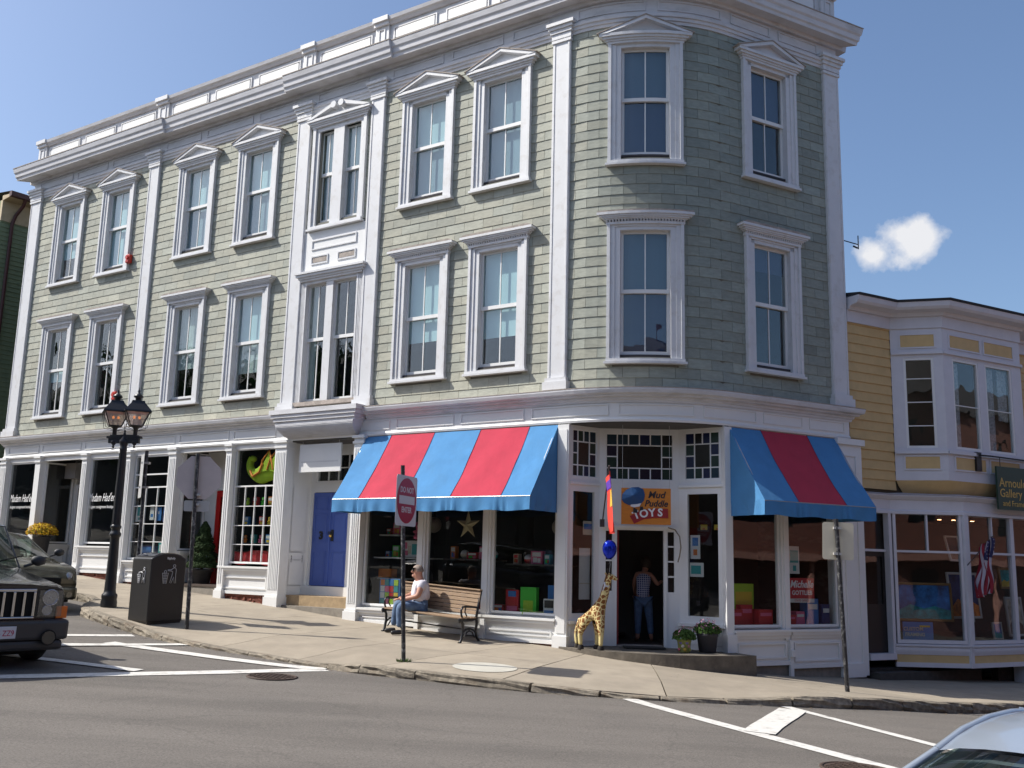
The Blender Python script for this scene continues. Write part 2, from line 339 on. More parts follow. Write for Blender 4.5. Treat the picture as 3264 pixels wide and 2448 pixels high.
mb = MB(); walk_strip(mb, -40, 30, 0, 1, -.03, g=0); mb.build('sidewalk_bed', CONCD, sidewalk, fix=False)
cuts = [-40, -30]+rng(-24, -6, 2.0)+[-4.1, -2.35, -.75, .5, 1.55, 3.0, 4.7, 6.6, 8.6, 10.6, 13, 17, 30]
for i, (a, b) in enumerate(zip(cuts, cuts[1:])):
    rows = [(0, .62), (.62, 1)] if -13 < a < 0 else [(0, 1)] if a < 3 and a > 0 else [(0, .6), (.6, 1)]
    for f0, f1 in rows:
        mb = MB(); walk_strip(mb, a, b, f0, f1, 0, .04, tone=random.uniform(.9, 1.1) if a > -24 else 1.0001, g=.006)
        for k in range(len(mb.t)): pass
        mb.t = [random.choice([mb.t[0]])]*len(mb.t); mb.build('slab', CONC, sidewalk, fix=False)
# kerb of rough granite stones
GRAN = mat('granite_kerb', (.25, .215, .165), .9, noise=.45, nscale=14, bump=1.0, bscale=26, tone=True, dark=(.13, .085, .05), darkamt=.8, dscale=4)
kerb = empty('kerb'); kerb['kind'] = 'structure'; kerb['label'] = 'rough granite kerb stones edging the pavement'
kc = [-40, -30, -22, -16, -12.5, -11, -10.3, -9.6, -8.9, -8.1, -7.2, -6.3, -5.4, -4.4, -3.3, -2.4, -1.6, -.98, -.1, .70, 1.12, 1.5, 1.95, 2.45, 2.95, 3.7, 5.3, 7.2, 9.2, 11.5, 14, 20, 40]
for a, b in zip(kc, kc[1:]):
    n = max(4, int((b-a)*7)) if b-a < 4 else 6; tn = random.uniform(.75, 1.15); vs = []; prof = [(-.18, -.1), (-.18, .0), (-.03, .004), (-.005, -.015), (.0, -.05), (.012, -.10), (.0, -.15), (.0, -.24)]
    sd_ = random.random()*9
    for i in range(n+1):
        s = a+.008+(b-a-.016)*i/n; D = interp(s, KERB)
        for k, (o, z) in enumerate(prof):
            j = (sin(i*2.3+k*1.7+sd_)+sin(i*5.1+k*3.1+sd_))*.009 if 2 <= k <= 6 and b-a < 4 else 0
            vs.append((*plan(s, D+o+j), hwalk(s, D)+.004+z+j*.35))
    m = len(prof); mb = MB(); mb.add(vs, [(i*m+k, i*m+k+1, (i+1)*m+k+1, (i+1)*m+k) for i in range(n) for k in range(m-1)]+[tuple(range(m)), tuple(n*m+k for k in range(m-1, -1, -1))], 0, tn, False)
    mb.build('kerb_stone', GRAN, kerb)
# painted road lines: each a thin sheet on the asphalt
PAINT = mat('road_paint', (.62, .60, .56), .8, noise=.12, nscale=30, bump=.4, bscale=120, dark=(.16, .15, .14), darkamt=.75, dscale=7)
def ribbon(pts, w, name='painted_line', lift=.008, parent=None):
    vs = []; P = []
    for (x0, y0), (x1, y1) in zip(pts, pts[1:]):
        n = max(1, int(hypot(x1-x0, y1-y0)/.25))
        P += [(x0+(x1-x0)*i/n, y0+(y1-y0)*i/n) for i in range(n)]
    P.append(pts[-1]); W_ = w if isinstance(w, list) else None
    for i, (x, y) in enumerate(P):
        a = P[max(i-1, 0)]; b = P[min(i+1, len(P)-1)]; L = hypot(b[0]-a[0], b[1]-a[1]); nx, ny = -(b[1]-a[1])/L, (b[0]-a[0])/L
        ww = w/2+random.uniform(-.004, .004)
        for t in (-1, -.3, .3, 1): X, Y = x+nx*ww*t, y+ny*ww*t; vs.append((X, Y, hroad(X, Y)+lift))
    fs = [(i*4+k, i*4+k+1, (i+1)*4+k+1, (i+1)*4+k) for i in range(len(P)-1) for k in range(3)]
    mb = MB(); mb.add(vs, fs); return mb
def tri(pts, lift):
    mb = MB(); n = 6
    return mb
lines = [([(-2.72, 15.56), (-3.34, 15.18), (-4.08, 14.66), (-6.45, 13.05), (-9.5, 11.0)], .30, .008), ([(-2.74, 15.58), (-3.46, 15.72), (-4.48, 16.05), (-6.57, 16.9)], .28, .012), ([(-5.36, 17.38), (-6.2, 16.82), (-7.14, 16.19), (-9.4, 14.7)], .24, .016),
         ([(-6.55, 17.92), (-7.59, 17.17), (-9.4, 15.9)], .22, .008), ([(-5.1, 14.28), (-6.2, 14.6), (-7.6, 14.95)], .22, .014),
         ([(1.76, 14.48), (2.95, 12.2), (3.9, 10.36), (5.3, 7.6)], .23, .008), ([(4.05, 15.0), (4.4, 14.2), (5.05, 12.15), (6.6, 8.0)], .17, .008), ([(3.02, 12.2), (3.25, 12.75), (4.1, 14.6)], .38, .014)]
for pts, w, lift in lines:
    o = ribbon(pts, w, lift=lift).build('road_line', PAINT, fix=False); o['kind'] = 'structure'; o['label'] = 'worn white painted road line'
# manhole covers
IRON = mat('rusty_cast_iron', (.075, .05, .038), .7, .3, noise=.4, nscale=20, bump=.6, bscale=60, dark=(.03, .02, .02), darkamt=.6)
def manhole(x, y, r, label):
    z = hroad(x, y); t = empty('manhole_cover', (x, y, z), label, 'manhole cover')
    mb = MB(); mb.lathe([(r, .0), (r, .012), (r*.9, .014), (r*.9, .002)], (x, y, z), 28); mb.build('rim', IRON, t)
    mb = MB(); mb.lathe([(r*.88, 0), (r*.88, .009)], (x, y, z), 28)
    for i in range(-4, 5):
        for j in range(-4, 5):
            if hypot(i, j) < 4.2: mb.box(x+i*r*.19-r*.06, x+i*r*.19+r*.06, y+j*r*.19-r*.06, y+j*r*.19+r*.06, z+.008, z+.018)
    mb.build('lid', IRON, t)
    sl = (hroad(x+.3, y)-hroad(x-.3, y))/.6; t.rotation_euler = (0, -math.atan(sl), 0)
    for c in t.children: c.matrix_parent_inverse = Matrix.Translation((x, y, z)).inverted()
manhole(-3.3, 14.55, .36, 'rusty iron manhole cover beside the white line end, left part of the road')
manhole(3.5, 10.25, .36, 'rusty iron manhole cover under the long white line, bottom right of the road')
# round pale utility cover in the pavement
mb = MB(); sx, sy = -.31, 15.74; vs = [(sx, sy, hwalk(*to_sd(sx, sy))+.007)]; n = 40
for r in (.5, 1):
    for k in range(n): X, Y = sx+.5*r*cos(2*pi*k/n), sy+.42*r*sin(2*pi*k/n); vs.append((X, Y, hwalk(*to_sd(X, Y))+.007))
fs = [(0, 1+k, 1+(k+1) % n) for k in range(n)]+[(1+k, 1+n+k, 1+n+(k+1) % n, 1+(k+1) % n) for k in range(n)]
mb.add(vs, fs); mb.build('utility_cover', mat('pale_cover', (.46, .44, .38), .85, noise=.08, nscale=5), fix=False, label='round pale patch of new concrete in the pavement in front of the bench', cat='utility cover')

# ================================================================= THE CORNER BUILDING
B = empty('corner_building', (*plan(0, 0), .1), 'three storey building with pale green shingles, white trim and a rounded corner', 'building')
SL, SR = -19.17, 6.30
WZ = dict(s2=5.31, g2=5.52, m2=6.72, t2=7.93, c2=8.04, s3=9.25, g3=9.51, m3=10.63, t3=11.72, c3=11.80)
WC = [-17.09, -14.78, -11.42, -9.09, -3.68, -1.698, 1.487, 4.315]
ops = []
for c in WC: ops += [(c-.5, c+.5, 5.45, 7.97), (c-.5, c+.5, 9.42, 11.76)]
ops += [(-7.13, -5.55, 5.12, 7.92), (-6.97, -5.70, 9.4, 11.7)]
mb = MB(); wall_open(mb, plan, SL, SR, 4.3, 13.2, -.22, 0, ops)
p0 = plan(SL, 0); p1 = plan(SL, -9); q0 = plan(SR, 0); q1 = plan(SR, -9)
mb.build('wall', WALLB, B)
for F, L in ((fseg(plan(SL, -12), plan(SL, -.23)), 0), (fseg(plan(SR, -.23), plan(SR, -12)), 0)): mb = MB(); mb.fbox(F, 0, F.L, -.8, 13.3, -.02, 0); mb.build('side_wall', SHING, B)

mb = MB(); S = ssub(plan, SL, SR); vs = [(*plan(s, -.1), 13.25) for s in S]+[(*plan(SR, -12), 13.25), (*plan(SL, -12), 13.25)]; mb.add(vs, [tuple(range(len(vs)))]); mb.build('roof', mat('tar_roof', (.05, .05, .05), .9), B)
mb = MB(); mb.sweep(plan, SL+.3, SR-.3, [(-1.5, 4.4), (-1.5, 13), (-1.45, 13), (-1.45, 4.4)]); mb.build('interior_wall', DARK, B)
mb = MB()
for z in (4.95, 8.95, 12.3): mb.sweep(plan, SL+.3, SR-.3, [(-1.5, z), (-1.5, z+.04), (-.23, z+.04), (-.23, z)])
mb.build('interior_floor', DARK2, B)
# --- shingles
CH, CW = .201, .49; Z0s, Z1s = 4.86, 12.25
cells = []
pil = [(-19.2, -18.66), (-13.46, -13.02), (-7.74, -7.30), (-5.36, -4.95), (-.45, -.04), (5.86, 6.3)]
nrow = int(math.ceil((Z1s-Z0s)/CH)); k_ = 0
def foot_tone(s, z): # board tone by height: paler courses at the foot
    v = 1.0
    if z < 5.3: v *= 1.12
    return v
for r in range(nrow):
    za = Z0s+r*CH; zb = min(za+CH, Z1s); off = (r % 2)*CW/2+.1; s = SL-off
    while s < SR:
        w = CW; a, b = max(s, SL), min(s+w, SR); s += w
        if b-a < .04: continue
        segs = [(a, b)]; cut = list((p+.05, q-.05) for p, q in pil)
        for c in WC:
            for zl, zh in ((5.36, 8.1), (9.32, 11.9)):
                if zb > zl and za < zh: cut.append((c-.62, c+.62))
        if zb > 5.0 and za < 9.2: cut.append((-7.4, -5.26))
        if za < 11.9 and zb > 9.1: cut.append((-7.1, -5.56))
        for p, q in cut:
            ns = []
            for x, y in segs:
                if q <= x or p >= y: ns.append((x, y)); continue
                if p-x > .03: ns.append((x, p))
                if y-q > .03: ns.append((q, y))
            segs = ns
        for x, y in segs: cells.append((x, y, za, zb, r))
def shingle(mb, c, tone):
    x, y, za, zb, r = c; x += .0035; y -= .0035; S = [x, y] if not (x > 0 and y < AL) else [x, (x+y)/2, y]; vs = []
    for s in S:
        for o, z in ((.0, za-.008), (.019, za-.008), (.007, zb), (.0, zb)): vs.append((*plan(s, o), z))
    n = len(S); fs = [(0, 1, 2, 3), tuple(4*(n-1)+i for i in (3, 2, 1, 0))]
    for i in range(n-1):
        a = 4*i; b = a+4
        for k in range(4): l = (k+1) % 4; fs.append((a+k, b+k, b+l, a+l))
    mb.add(vs, fs, 0, tone)
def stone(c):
    s, z = (c[0]+c[1])/2, c[2]; t = random.gauss(1, .07)*foot_tone(s, z)
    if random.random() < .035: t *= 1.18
    g = 1+random.uniform(-.025, .025); w = min(max((s+.3)/2.2, 0), 1); return (t*(1-.26*w)*g, t*(1-.19*w), t*(1-.16*w)/g)  # darker, greener round the corner: algae stain plus shade put into the colour
def nearness(c): s, z = (c[0]+c[1])/2, c[2]; x, y = plan(s); return hypot(hypot(x, y), z-1.6)-(.0 if c[1]-c[0] > .4 else 6)
cells.sort(key=nearness)
rest = MB()
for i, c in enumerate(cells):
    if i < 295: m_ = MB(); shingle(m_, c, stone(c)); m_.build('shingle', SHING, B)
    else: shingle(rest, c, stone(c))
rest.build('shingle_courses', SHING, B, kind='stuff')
# --- pilasters
def pilaster(s0, s1, zb, zt, cap=True, flute=False, o=.07):
    mb = MB(); mb.fbox(plan, s0, s1, zb+.22, zt-.32, -.02, o)
    for e in (s0+.02, s1-.055): mb.fbox(plan, e, e+.035, zb+.26, zt-.4, o, o+.011)
    P = mb.build('pilaster', WHITE, B)
    mb = MB(); mb.fbox(plan, s0-.06, s1+.06, zb, zb+.16, -.02, o+.09); mb.fbox(plan, s0-.03, s1+.03, zb+.16, zb+.24, -.02, o+.055); mb.build('base', WORN if random.random() < .0 else WHITE, P)
    mb = MB(); mb.fbox(plan, s0-.02, s1+.02, zt-.42, zt-.36, -.02, o+.03)
    for k, (d, za, zc) in enumerate(((.02, .34, .22), (.045, .22, .14), (.075, .14, .07), (.11, .07, 0))): mb.fbox(plan, s0-d, s1+d, zt-za, zt-zc, -.02, o+d+.01)
    mb.build('capital', WHITE, P)
for a, b in pil: pilaster(a, b, 4.87, 12.52)
# fluted inner strips beside the centre bay
for a, b in ((-7.30, -7.16), (-5.5, -5.36)):
    mb = MB(); mb.fbox(plan, a, b, 5.0, 8.0, -.02, .04)
    for k in range(3): mb.fbox(plan, a+.02+k*.04, a+.04+k*.04, 5.05, 7.95, .04, .055)
    mb.build('fluted_strip', WHITE, B)
# --- entablature
segs = [(SL, -12.55, .50), (-12.55, -7.95, .43), (-7.95, -4.55, .50), (-4.55, SR, .43)]
mb = MB()
mb.sweep(plan, SL, SR, [(0, 12.22), (.03, 12.22), (.035, 12.28), (.06, 12.29), (.065, 12.35), (.09, 12.36), (.095, 12.42), (.03, 12.43), (.03, 12.78), (0, 12.78)])
mb.build('frieze', CORN, B)
# raised frames of the frieze panels
def rim_panel(name, s0, s1, z0, z1, o, t, w, m, mi=None, F=plan, parent=None):
    q = MB(); q.fbox(F, s0, s1, z0, z0+w, o, o+t); q.fbox(F, s0, s1, z1-w, z1, o, o+t); q.fbox(F, s0, s0+w, z0+w, z1-w, o, o+t); q.fbox(F, s1-w, s1, z0+w, z1-w, o, o+t)
    return q.build(name, m, parent or B)
edges = [-18.95, -17.05, -15.35, -13.5, -12.95, -11.3, -9.3, -7.8, -7.25, -5.4, -4.9, -3.2, -1.6, -.45, -.02, 1.6, 3.2, 4.5, 5.85]
for a, b in zip(edges, edges[1:]):
    if b-a > .8: rim_panel('frieze_panel', a+.12, b-.12, 12.50, 12.72, .028, .022, .028, CORN)
for i, (a, b, w) in enumerate(segs):
    mb = MB(); m0 = 1 if i == 0 else 0; m1 = 1 if i == len(segs)-1 else 0
    mb.sweep(plan, a, b, [(0, 12.76), (.10, 12.76), (.12, 12.83), (w-.10, 12.83), (w-.09, 12.90), (w-.06, 12.93), (w-.05, 13.03), (w-.02, 13.07), (w, 13.17), (w, 13.20), (0, 13.30)], miter0=m0, miter1=m1); mb.build('cornice', CORN, B)
    mb = MB(); mb.sweep(plan, a, b, [(w-.01, 13.20), (w+.012, 13.20), (w+.012, 13.222), (0, 13.325), (0, 13.30)], miter0=m0, miter1=m1); mb.build('drip_edge', WORN, B)
for sgn, s_, F in ((0, SL, fseg(plan(SL, -4), plan(SL, 0))), (1, SR, fseg(plan(SR, 0), plan(SR, -4)))):
    mb = MB(); mb.sweep(F, 0, F.L, [(0, 12.22), (.09, 12.36), (.03, 12.43), (.03, 12.76), (.12, 12.83), (.34, 12.83), (.40, 13.05), (.45, 13.2), (0, 13.3)]); mb.build('cornice', CORN, B)
# --- parapet
mb = MB(); mb.fbox(plan, SL, SR, 13.28, 13.95, -.25, -.02); mb.build('parapet', WHITE, B)
mb = MB(); mb.sweep(plan, SL, SR, [(-.27, 13.93), (.02, 13.93), (.06, 14.0), (.10, 14.02), (.12, 14.10), (-.27, 14.13)]); mb.build('parapet_cap', CORN, B)
posts = [(-19.17, -18.75), (-13.38, -12.92), (-7.74, -7.32), (-5.38, -4.98), (-.5, -.05), (3.1, 3.5), (5.9, 6.3)]
for a, b in posts:
    mb = MB(); mb.fbox(plan, a, b, 13.28, 13.95, -.02, .035); mb.fbox(plan, a-.02, b+.02, 13.93, 14.02, -.02, .095); mb.fbox(plan, a-.03, b+.03, 14.02, 14.135, -.28, .145); mb.build('parapet_post', WHITE, B)
    rim_panel('post_panel', a+.1, b-.1, 13.5, 13.86, .035, .02, .03, WHITE)
for (a, b), (c, d) in zip(posts, posts[1:]):
    L = c-b; cs = [b, b+L*.34, b+L*.66, c] if L > 4 else [b, (b+c)/2, c] if L > 3 else [b, c]
    for x, y in zip(cs, cs[1:]):
        rim_panel('parapet_panel', x+.13, y-.13, 13.5, 13.84, -.02, .03, .03, WHITE)
        mb = MB(); mb.fbox(plan, x+.2, y-.2, 13.56, 13.78, -.02, .012); mb.build('parapet_board', WHITE2, B)
# --- upper windows
def sash(par, F, a, b, z0, z1, o, munt=True, bot=.075, top=.05, st=.05, pm=GLASS):
    m_ = MB(); m_.fbox(F, a, a+st, z0, z1, o-.035, o); m_.fbox(F, b-st, b, z0, z1, o-.035, o); m_.fbox(F, a+st, b-st, z0, z0+bot, o-.035, o-.002); m_.fbox(F, a+st, b-st, z1-top, z1, o-.035, o-.002)
    c = (a+b)/2
    if munt: m_.fbox(F, c-.012, c+.012, z0+bot, z1-top, o-.03, o-.006)
    m_.build('sash', WHITE2, par)
    xs_ = [(a+st, c-.012), (c+.012, b-st)] if munt else [(a+st, b-st)]
    for x, y in xs_: g_ = MB(); g_.fbox(F, x, y, z0+bot, z1-top, o-.022, o-.018); g_.build('pane', pm, par)
def blind(par, F, a, b, z0, z1, m, o=-.17):
    g_ = MB(); S = ssub(F, a, b); g_.fbox(F, a, b, z0, z1, o-.01, o); g_.build('blind', m, par)
def window(F, c, lev, look, L=None):
    hw = .475; z = WZ; zs, zg, zm, zt, zc = (z['s2'], z['g2'], z['m2'], z['t2'], z['c2']) if lev == 2 else (z['s3'], z['g3'], z['m3'], z['t3'], z['c3'])
    wd = empty('window', (*F(c, 0), zs), parent=B); wd.matrix_parent_inverse = PINV(B)
    m_ = MB()
    for sg in (-1, 1):
        e = lambda a, b: (min(c+sg*a, c+sg*b), max(c+sg*a, c+sg*b))
        m_.fbox(F, *e(.475, .575), zs+.08, zt+.07, -.22, .045); m_.fbox(F, *e(.575, .66), zs+.08, zc, -.01, .065); m_.fbox(F, *e(.66, .72), zs+.08, zc, -.01, .095)
    m_.fbox(F, c-.575, c+.575, zt, zt+.07, -.22, .045); m_.fbox(F, c-.66, c+.66, zt+.07, zc-.0, -.01, .065)
    m_.build('casing', WHITE, wd)
    m_ = MB(); m_.fbox(F, c-.76, c+.76, zs, zs+.045, -.02, .13); m_.fbox(F, c-.73, c+.73, zs+.045, zs+.10, -.22, .10); m_.build('sill', WHITE, wd)
    m_ = MB(); m_.fbox(F, c-.475, c+.475, zg-.06, zg-.02, -.2, -.03); m_.build('sill_gap', mat('bare_dark_wood', (.05, .045, .05), .9), wd)
    m_ = MB()
    if lev == 2:
        m_.fbox(F, c-.74, c+.74, zc, zc+.05, -.01, .10)
        for i in range(26): x = c-.72+i*1.44/25.0; m_.fbox(F, x-.014, x+.014, zc+.05, zc+.085, -.01, .115)
        for a, z0_, z1_, o in ((.77, .085, .11, .13), (.80, .11, .14, .155), (.85, .14, .175, .175), (.89, .175, .225, .20)): m_.fbox(F, c-a, c+a, zc+z0_, zc+z1_, -.01, o)
        m_.build('cap', WHITE, wd)
        m_ = MB(); m_.fpoly(F, [(c-.9, zc+.225), (c+.9, zc+.225), (c+.78, zc+.27), (c-.78, zc+.27)], -.01, .2) if F is not plan or c < 0 or c > AL else m_.fbox(F, c-.88, c+.88, zc+.225, zc+.26, -.01, .19)
        m_.build('cap_flashing', WORN, wd)
    else:
        for a, z0_, z1_, o in ((.74, .0, .05, .10), (.77, .05, .09, .12), (.82, .09, .14, .15), (.88, .14, .20, .18)): m_.fbox(F, c-a, c+a, zc+z0_, zc+z1_, -.01, o)
        zt_ = zc+.20; ap = zc+.53
        m_.fpoly(F, [(c-.74, zt_), (c+.74, zt_), (c, ap-.07)], -.01, .08)
        t_ = .075
        m_.fpoly(F, [(c-.90, zt_), (c-.72, zt_), (c, ap-t_), (c, ap)], -.01, .19); m_.fpoly(F, [(c+.90, zt_), (c, ap), (c, ap-t_), (c+.72, zt_)], -.01, .19)
        m_.build('pediment', WHITE, wd)
        m_ = MB(); m_.fpoly(F, [(c-.92, zt_), (c, ap), (c, ap+.02), (c-.93, zt_+.02)], -.01, .205); m_.fpoly(F, [(c+.92, zt_), (c+.93, zt_+.02), (c, ap+.02), (c, ap)], -.01, .205); m_.build('pediment_edge', WORN, wd)
    sash(wd, F, c-.475, c+.475, zm-.02, zt, -.06); sash(wd, F, c-.475, c+.475, zg-.02, zm+.03, -.10)
    up, lo = look
    if up is not None: blind(wd, F, c-.47, c+.47, zt-(zt-zm)*up[1], zt, up[0])
    if lo is not None: blind(wd, F, c-.47, c+.47, zm-(zm-zg)*lo[1], zm, lo[0], -.185)
    return wd
SHD = mat('dusky_roller_shade', (.035, .05, .11), .9); SHD2 = mat('light_roller_shade', (.10, .15, .20), .9)
L3 = [((BLIND, 1), (BLIND, .45)), ((BLIND, 1), (BLIND, .98)), ((BLIND, 1), (SHADE, 1)), ((BLIND, 1), (SHADE, 1)), ((BLIND, 1), (SHADE, 1)), ((SHADE, 1), (SHADE, 1)), ((SHD2, 1), (SHD, 1)), ((SHD, 1), None)]
L2 = [(None, (BLIND, .25)), (None, None), ((CURT, 1), (CURT, .35)), ((BLIND, 1), (CURT, .6)), ((BLIND, 1), (BLIND, .42)), ((BLIND, 1), (BLIND, .5)), ((SHD2, 1), (SHD, 1)), ((SHD, .4), None)]
for i, c in enumerate(WC): window(plan, c, 3, L3[i]); window(plan, c, 2, L2[i])
# --- the double windows of the centre bay
c = -6.335
wd = empty('window', (*plan(c, 0), 9.2), parent=B); wd.matrix_parent_inverse = PINV(B)
m_ = MB()
for a, b in ((-7.10, -7.0), (-5.67, -5.57)): m_.fbox(plan, a, b, 9.28, 11.72, -.22, .05)
for a, b in ((-7.19, -7.10), (-5.57, -5.48)): m_.fbox(plan, a, b, 9.28, 11.80, -.01, .085)
m_.fbox(plan, -6.53, -6.2, 9.3, 11.70, -.2, .05); m_.fbox(plan, -7.10, -5.57, 11.70, 11.80, -.22, .05); m_.build('casing', WHITE, wd)
m_ = MB(); m_.fbox(plan, -7.2, -5.47, 9.2, 9.245, -.02, .13); m_.fbox(plan, -7.16, -5.5, 9.245, 9.3, -.22, .10); m_.build('sill', WHITE, wd)
m_ = MB()
for a, z0_, z1_, o in ((.88, .0, .05, .10), (.91, .05, .09, .12), (.95, .09, .14, .15), (1.0, .14, .20, .18)): m_.fbox(plan, c-a, c+a, 11.80+z0_, 11.80+z1_, -.01, o)
m_.fpoly(plan, [(c-.86, 12.0), (c+.86, 12.0), (c+.1, 12.22), (c-.1, 12.22)], -.01, .08)
m_.fpoly(plan, [(c-1.02, 12.0), (c-.82, 12.0), (c-.1, 12.21), (c-.12, 12.30)], -.01, .19); m_.fpoly(plan, [(c+1.02, 12.0), (c+.12, 12.30), (c+.1, 12.21), (c+.82, 12.0)], -.01, .19)
x, y = plan(c, .1)
for d in (-.12, .12): X, Y = plan(c+d, .02); X2, Y2 = plan(c+d, .22); m_.tube([(X, Y, 12.22), (X2, Y2, 12.22)], .085, 14)
m_.build('pediment', WHITE, wd)
for a, b in ((-7.0, -6.53), (-6.2, -5.67)): sash(wd, plan, a, b, 10.58, 11.70, -.06, st=.035); sash(wd, plan, a, b, 9.42, 10.63, -.10, st=.035); blind(wd, plan, a, b, 10.6, 11.7, BLIND); blind(wd, plan, a, b, 9.42, 10.6, SHADE, -.185)
wd = empty('window', (*plan(c, 0), 5.1), parent=B); wd.matrix_parent_inverse = PINV(B)
m_ = MB()
for a, b in ((-7.16, -7.12), (-5.55, -5.5)): m_.fbox(plan, a, b, 5.0, 7.96, -.22, .06)
m_.fbox(plan, -6.5, -6.28, 5.05, 7.92, -.2, .04); m_.fbox(plan, -7.12, -5.55, 7.9, 7.97, -.22, .05); m_.build('casing', WHITE, wd)
m_ = MB(); m_.fbox(plan, -7.3, -5.36, 5.0, 5.09, -.22, .12); m_.build('sill', WORN, wd)
m_ = MB()
for a, z0_, z1_, o in ((.96, .0, .05, .10), (1.0, .05, .10, .13), (1.05, .10, .16, .17), (1.08, .16, .21, .20)): m_.fbox(plan, c-a, c+a, 7.97+z0_, 7.97+z1_, -.01, o)
m_.build('cap', WHITE, wd)
for a, b in ((-7.12, -6.5), (-6.28, -5.55)): sash(wd, plan, a, b, 6.54, 7.9, -.06, st=.045); sash(wd, plan, a, b, 5.11, 6.6, -.10, st=.045)
blind(wd, plan, -7.12, -6.95, 5.15, 7.9, CURT, -.2); blind(wd, plan, -5.75, -5.56, 5.15, 7.9, CURT, -.2)
m_ = MB(); m_.fbox(plan, -7.3, -5.36, 8.19, 9.19, -.02, .03); m_.build('spandrel', WHITE2, B)
for a, b, z0, z1 in ((-7.05, -5.64, 8.73, 8.97), (-7.04, -6.5, 8.37, 8.58), (-6.2, -5.64, 8.37, 8.58)):
    rim_panel('spandrel_panel', a, b, z0, z1, .03, .022, .03, WHITE)
    if z0 < 8.5: m_ = MB(); m_.fbox(plan, a+.05, b-.05, z0+.05, z1-.05, .03, .04); m_.build('vent_board', WORN, B)
# fire alarm boxes, broken into housing and horn
RED = mat('red_enamel', (.45, .03, .02), .4)
for s_, z_, lab in ((-14.02, 9.45, 'small red fire alarm box beside the upper window, higher of the two'), (-14.05, 5.62, 'small red fire alarm box beside the lower window above the street lamp')):
    t = empty('fire_alarm', (*plan(s_, 0), z_), lab, 'fire alarm')
    m_ = MB(); m_.fbox(plan, s_-.06, s_+.1, z_, z_+.24, .03, .13); m_.build('housing', RED, t, bevel=.01)
    m_ = MB(); X, Y = plan(s_+.02, .13); X2, Y2 = plan(s_+.02, .17); m_.tube([(X, Y, z_+.15), (X2, Y2, z_+.15)], .05, 12); m_.fbox(plan, s_-.04, s_+.08, z_+.02, z_+.06, .13, .15); m_.build('horn', RED, t)
# --- shopfront belt: fascia with panels and moulded cornice
mb = MB(); mb.sweep(plan, SL, SR, [(-.35, 4.25), (.03, 4.25), (.05, 4.22), (.06, 4.26), (.03, 4.30), (.03, 4.6), (-.35, 4.6)]); mb.build('fascia', WHITE2, B)
fe = [-19.0, -17.3, -15.3, -13.2, -11.35, -9.35, -7.75, -7.3, -5.3, -4.3, -2.6, -.9, .9, 2.5, 3.9, 5.1, 6.25]
for a, b in zip(fe, fe[1:]):
    if b-a > .8: rim_panel('fascia_panel', a+.09, b-.09, 4.345, 4.555, .03, .018, .022, WHITE2)
bprof = lambda w: [(0, 4.58), (.05, 4.58), (.06, 4.62), (.09, 4.64), (.10, 4.68), (w-.09, 4.69), (w-.08, 4.72), (w-.02, 4.74), (w, 4.80), (w, 4.83), (0, 4.88)]
mb = MB(); mb.sweep(plan, SL, -7.62, bprof(.25), miter0=1); mb.build('belt_cornice', CORN, B)
mb = MB(); mb.sweep(plan, -5.04, SR, bprof(.25), miter1=1); mb.build('belt_cornice', CORN, B)
mb = MB(); mb.sweep(plan, SL, SR, [(.0, 4.83), (.255, 4.83), (.255, 4.845), (0, 4.892)], miter0=1, miter1=1); mb.build('belt_flashing', WORN, B)
mb = MB()
for a, b, z0, z1, o in ((-7.66, -5.0, 4.78, 4.885, .46), (-7.62, -5.04, 4.70, 4.78, .43), (-7.57, -5.09, 4.62, 4.70, .40), (-7.54, -5.12, 4.56, 4.62, .36)): mb.fbox(plan, a, b, z0, z1, -.02, o)
n = 12
for k in range(n):   # coved underside of the hood over the blue door
    t0, t1 = k/n, (k+1)/n; f = lambda t: .34*(1-(1-t)**1.8)**.8+.04
    mb.fbox(plan, -7.52+.12*(1-t1), -5.14-.12*(1-t1), 4.27+.29*t0, 4.27+.29*t1, -.02, f(t1))
mb.build('door_hood', CORN, B)

# grit and leaf scraps swept along the kerb
R0_ = random.Random(5); q = MB()
for k in range(420):
    s_ = R0_.uniform(-8, 9); d_ = interp(s_, KERB)+abs(R0_.gauss(.03, .10))+.02; x, y = plan(s_, d_); z = hroad(x, y)+.004; r = R0_.uniform(.006, .022); a = R0_.uniform(0, 6.3)
    q.add([(x+r*cos(a), y+r*sin(a), z), (x+r*cos(a+2), y+r*sin(a+2), z+.004), (x+r*cos(a+4.2), y+r*sin(a+4.2), z+.002)], [(0, 1, 2)], 0, R0_.uniform(.5, 1.6))
for k in range(160):
    s_ = R0_.uniform(-12, 8); d_ = R0_.uniform(.1, interp(s_, KERB)-.3); x, y = plan(s_, d_); z = hwalk(s_, d_)+.005; r = R0_.uniform(.006, .018); a = R0_.uniform(0, 6.3)
    q.add([(x+r*cos(a), y+r*sin(a), z), (x+r*cos(a+2), y+r*sin(a+2), z+.002), (x+r*cos(a+4.2), y+r*sin(a+4.2), z+.002)], [(0, 1, 2)], 0, R0_.uniform(.3, 1.2))
q.build('grit', mat('street_grit', (.16, .11, .06), .95, tone=True), fix=False, kind='stuff')
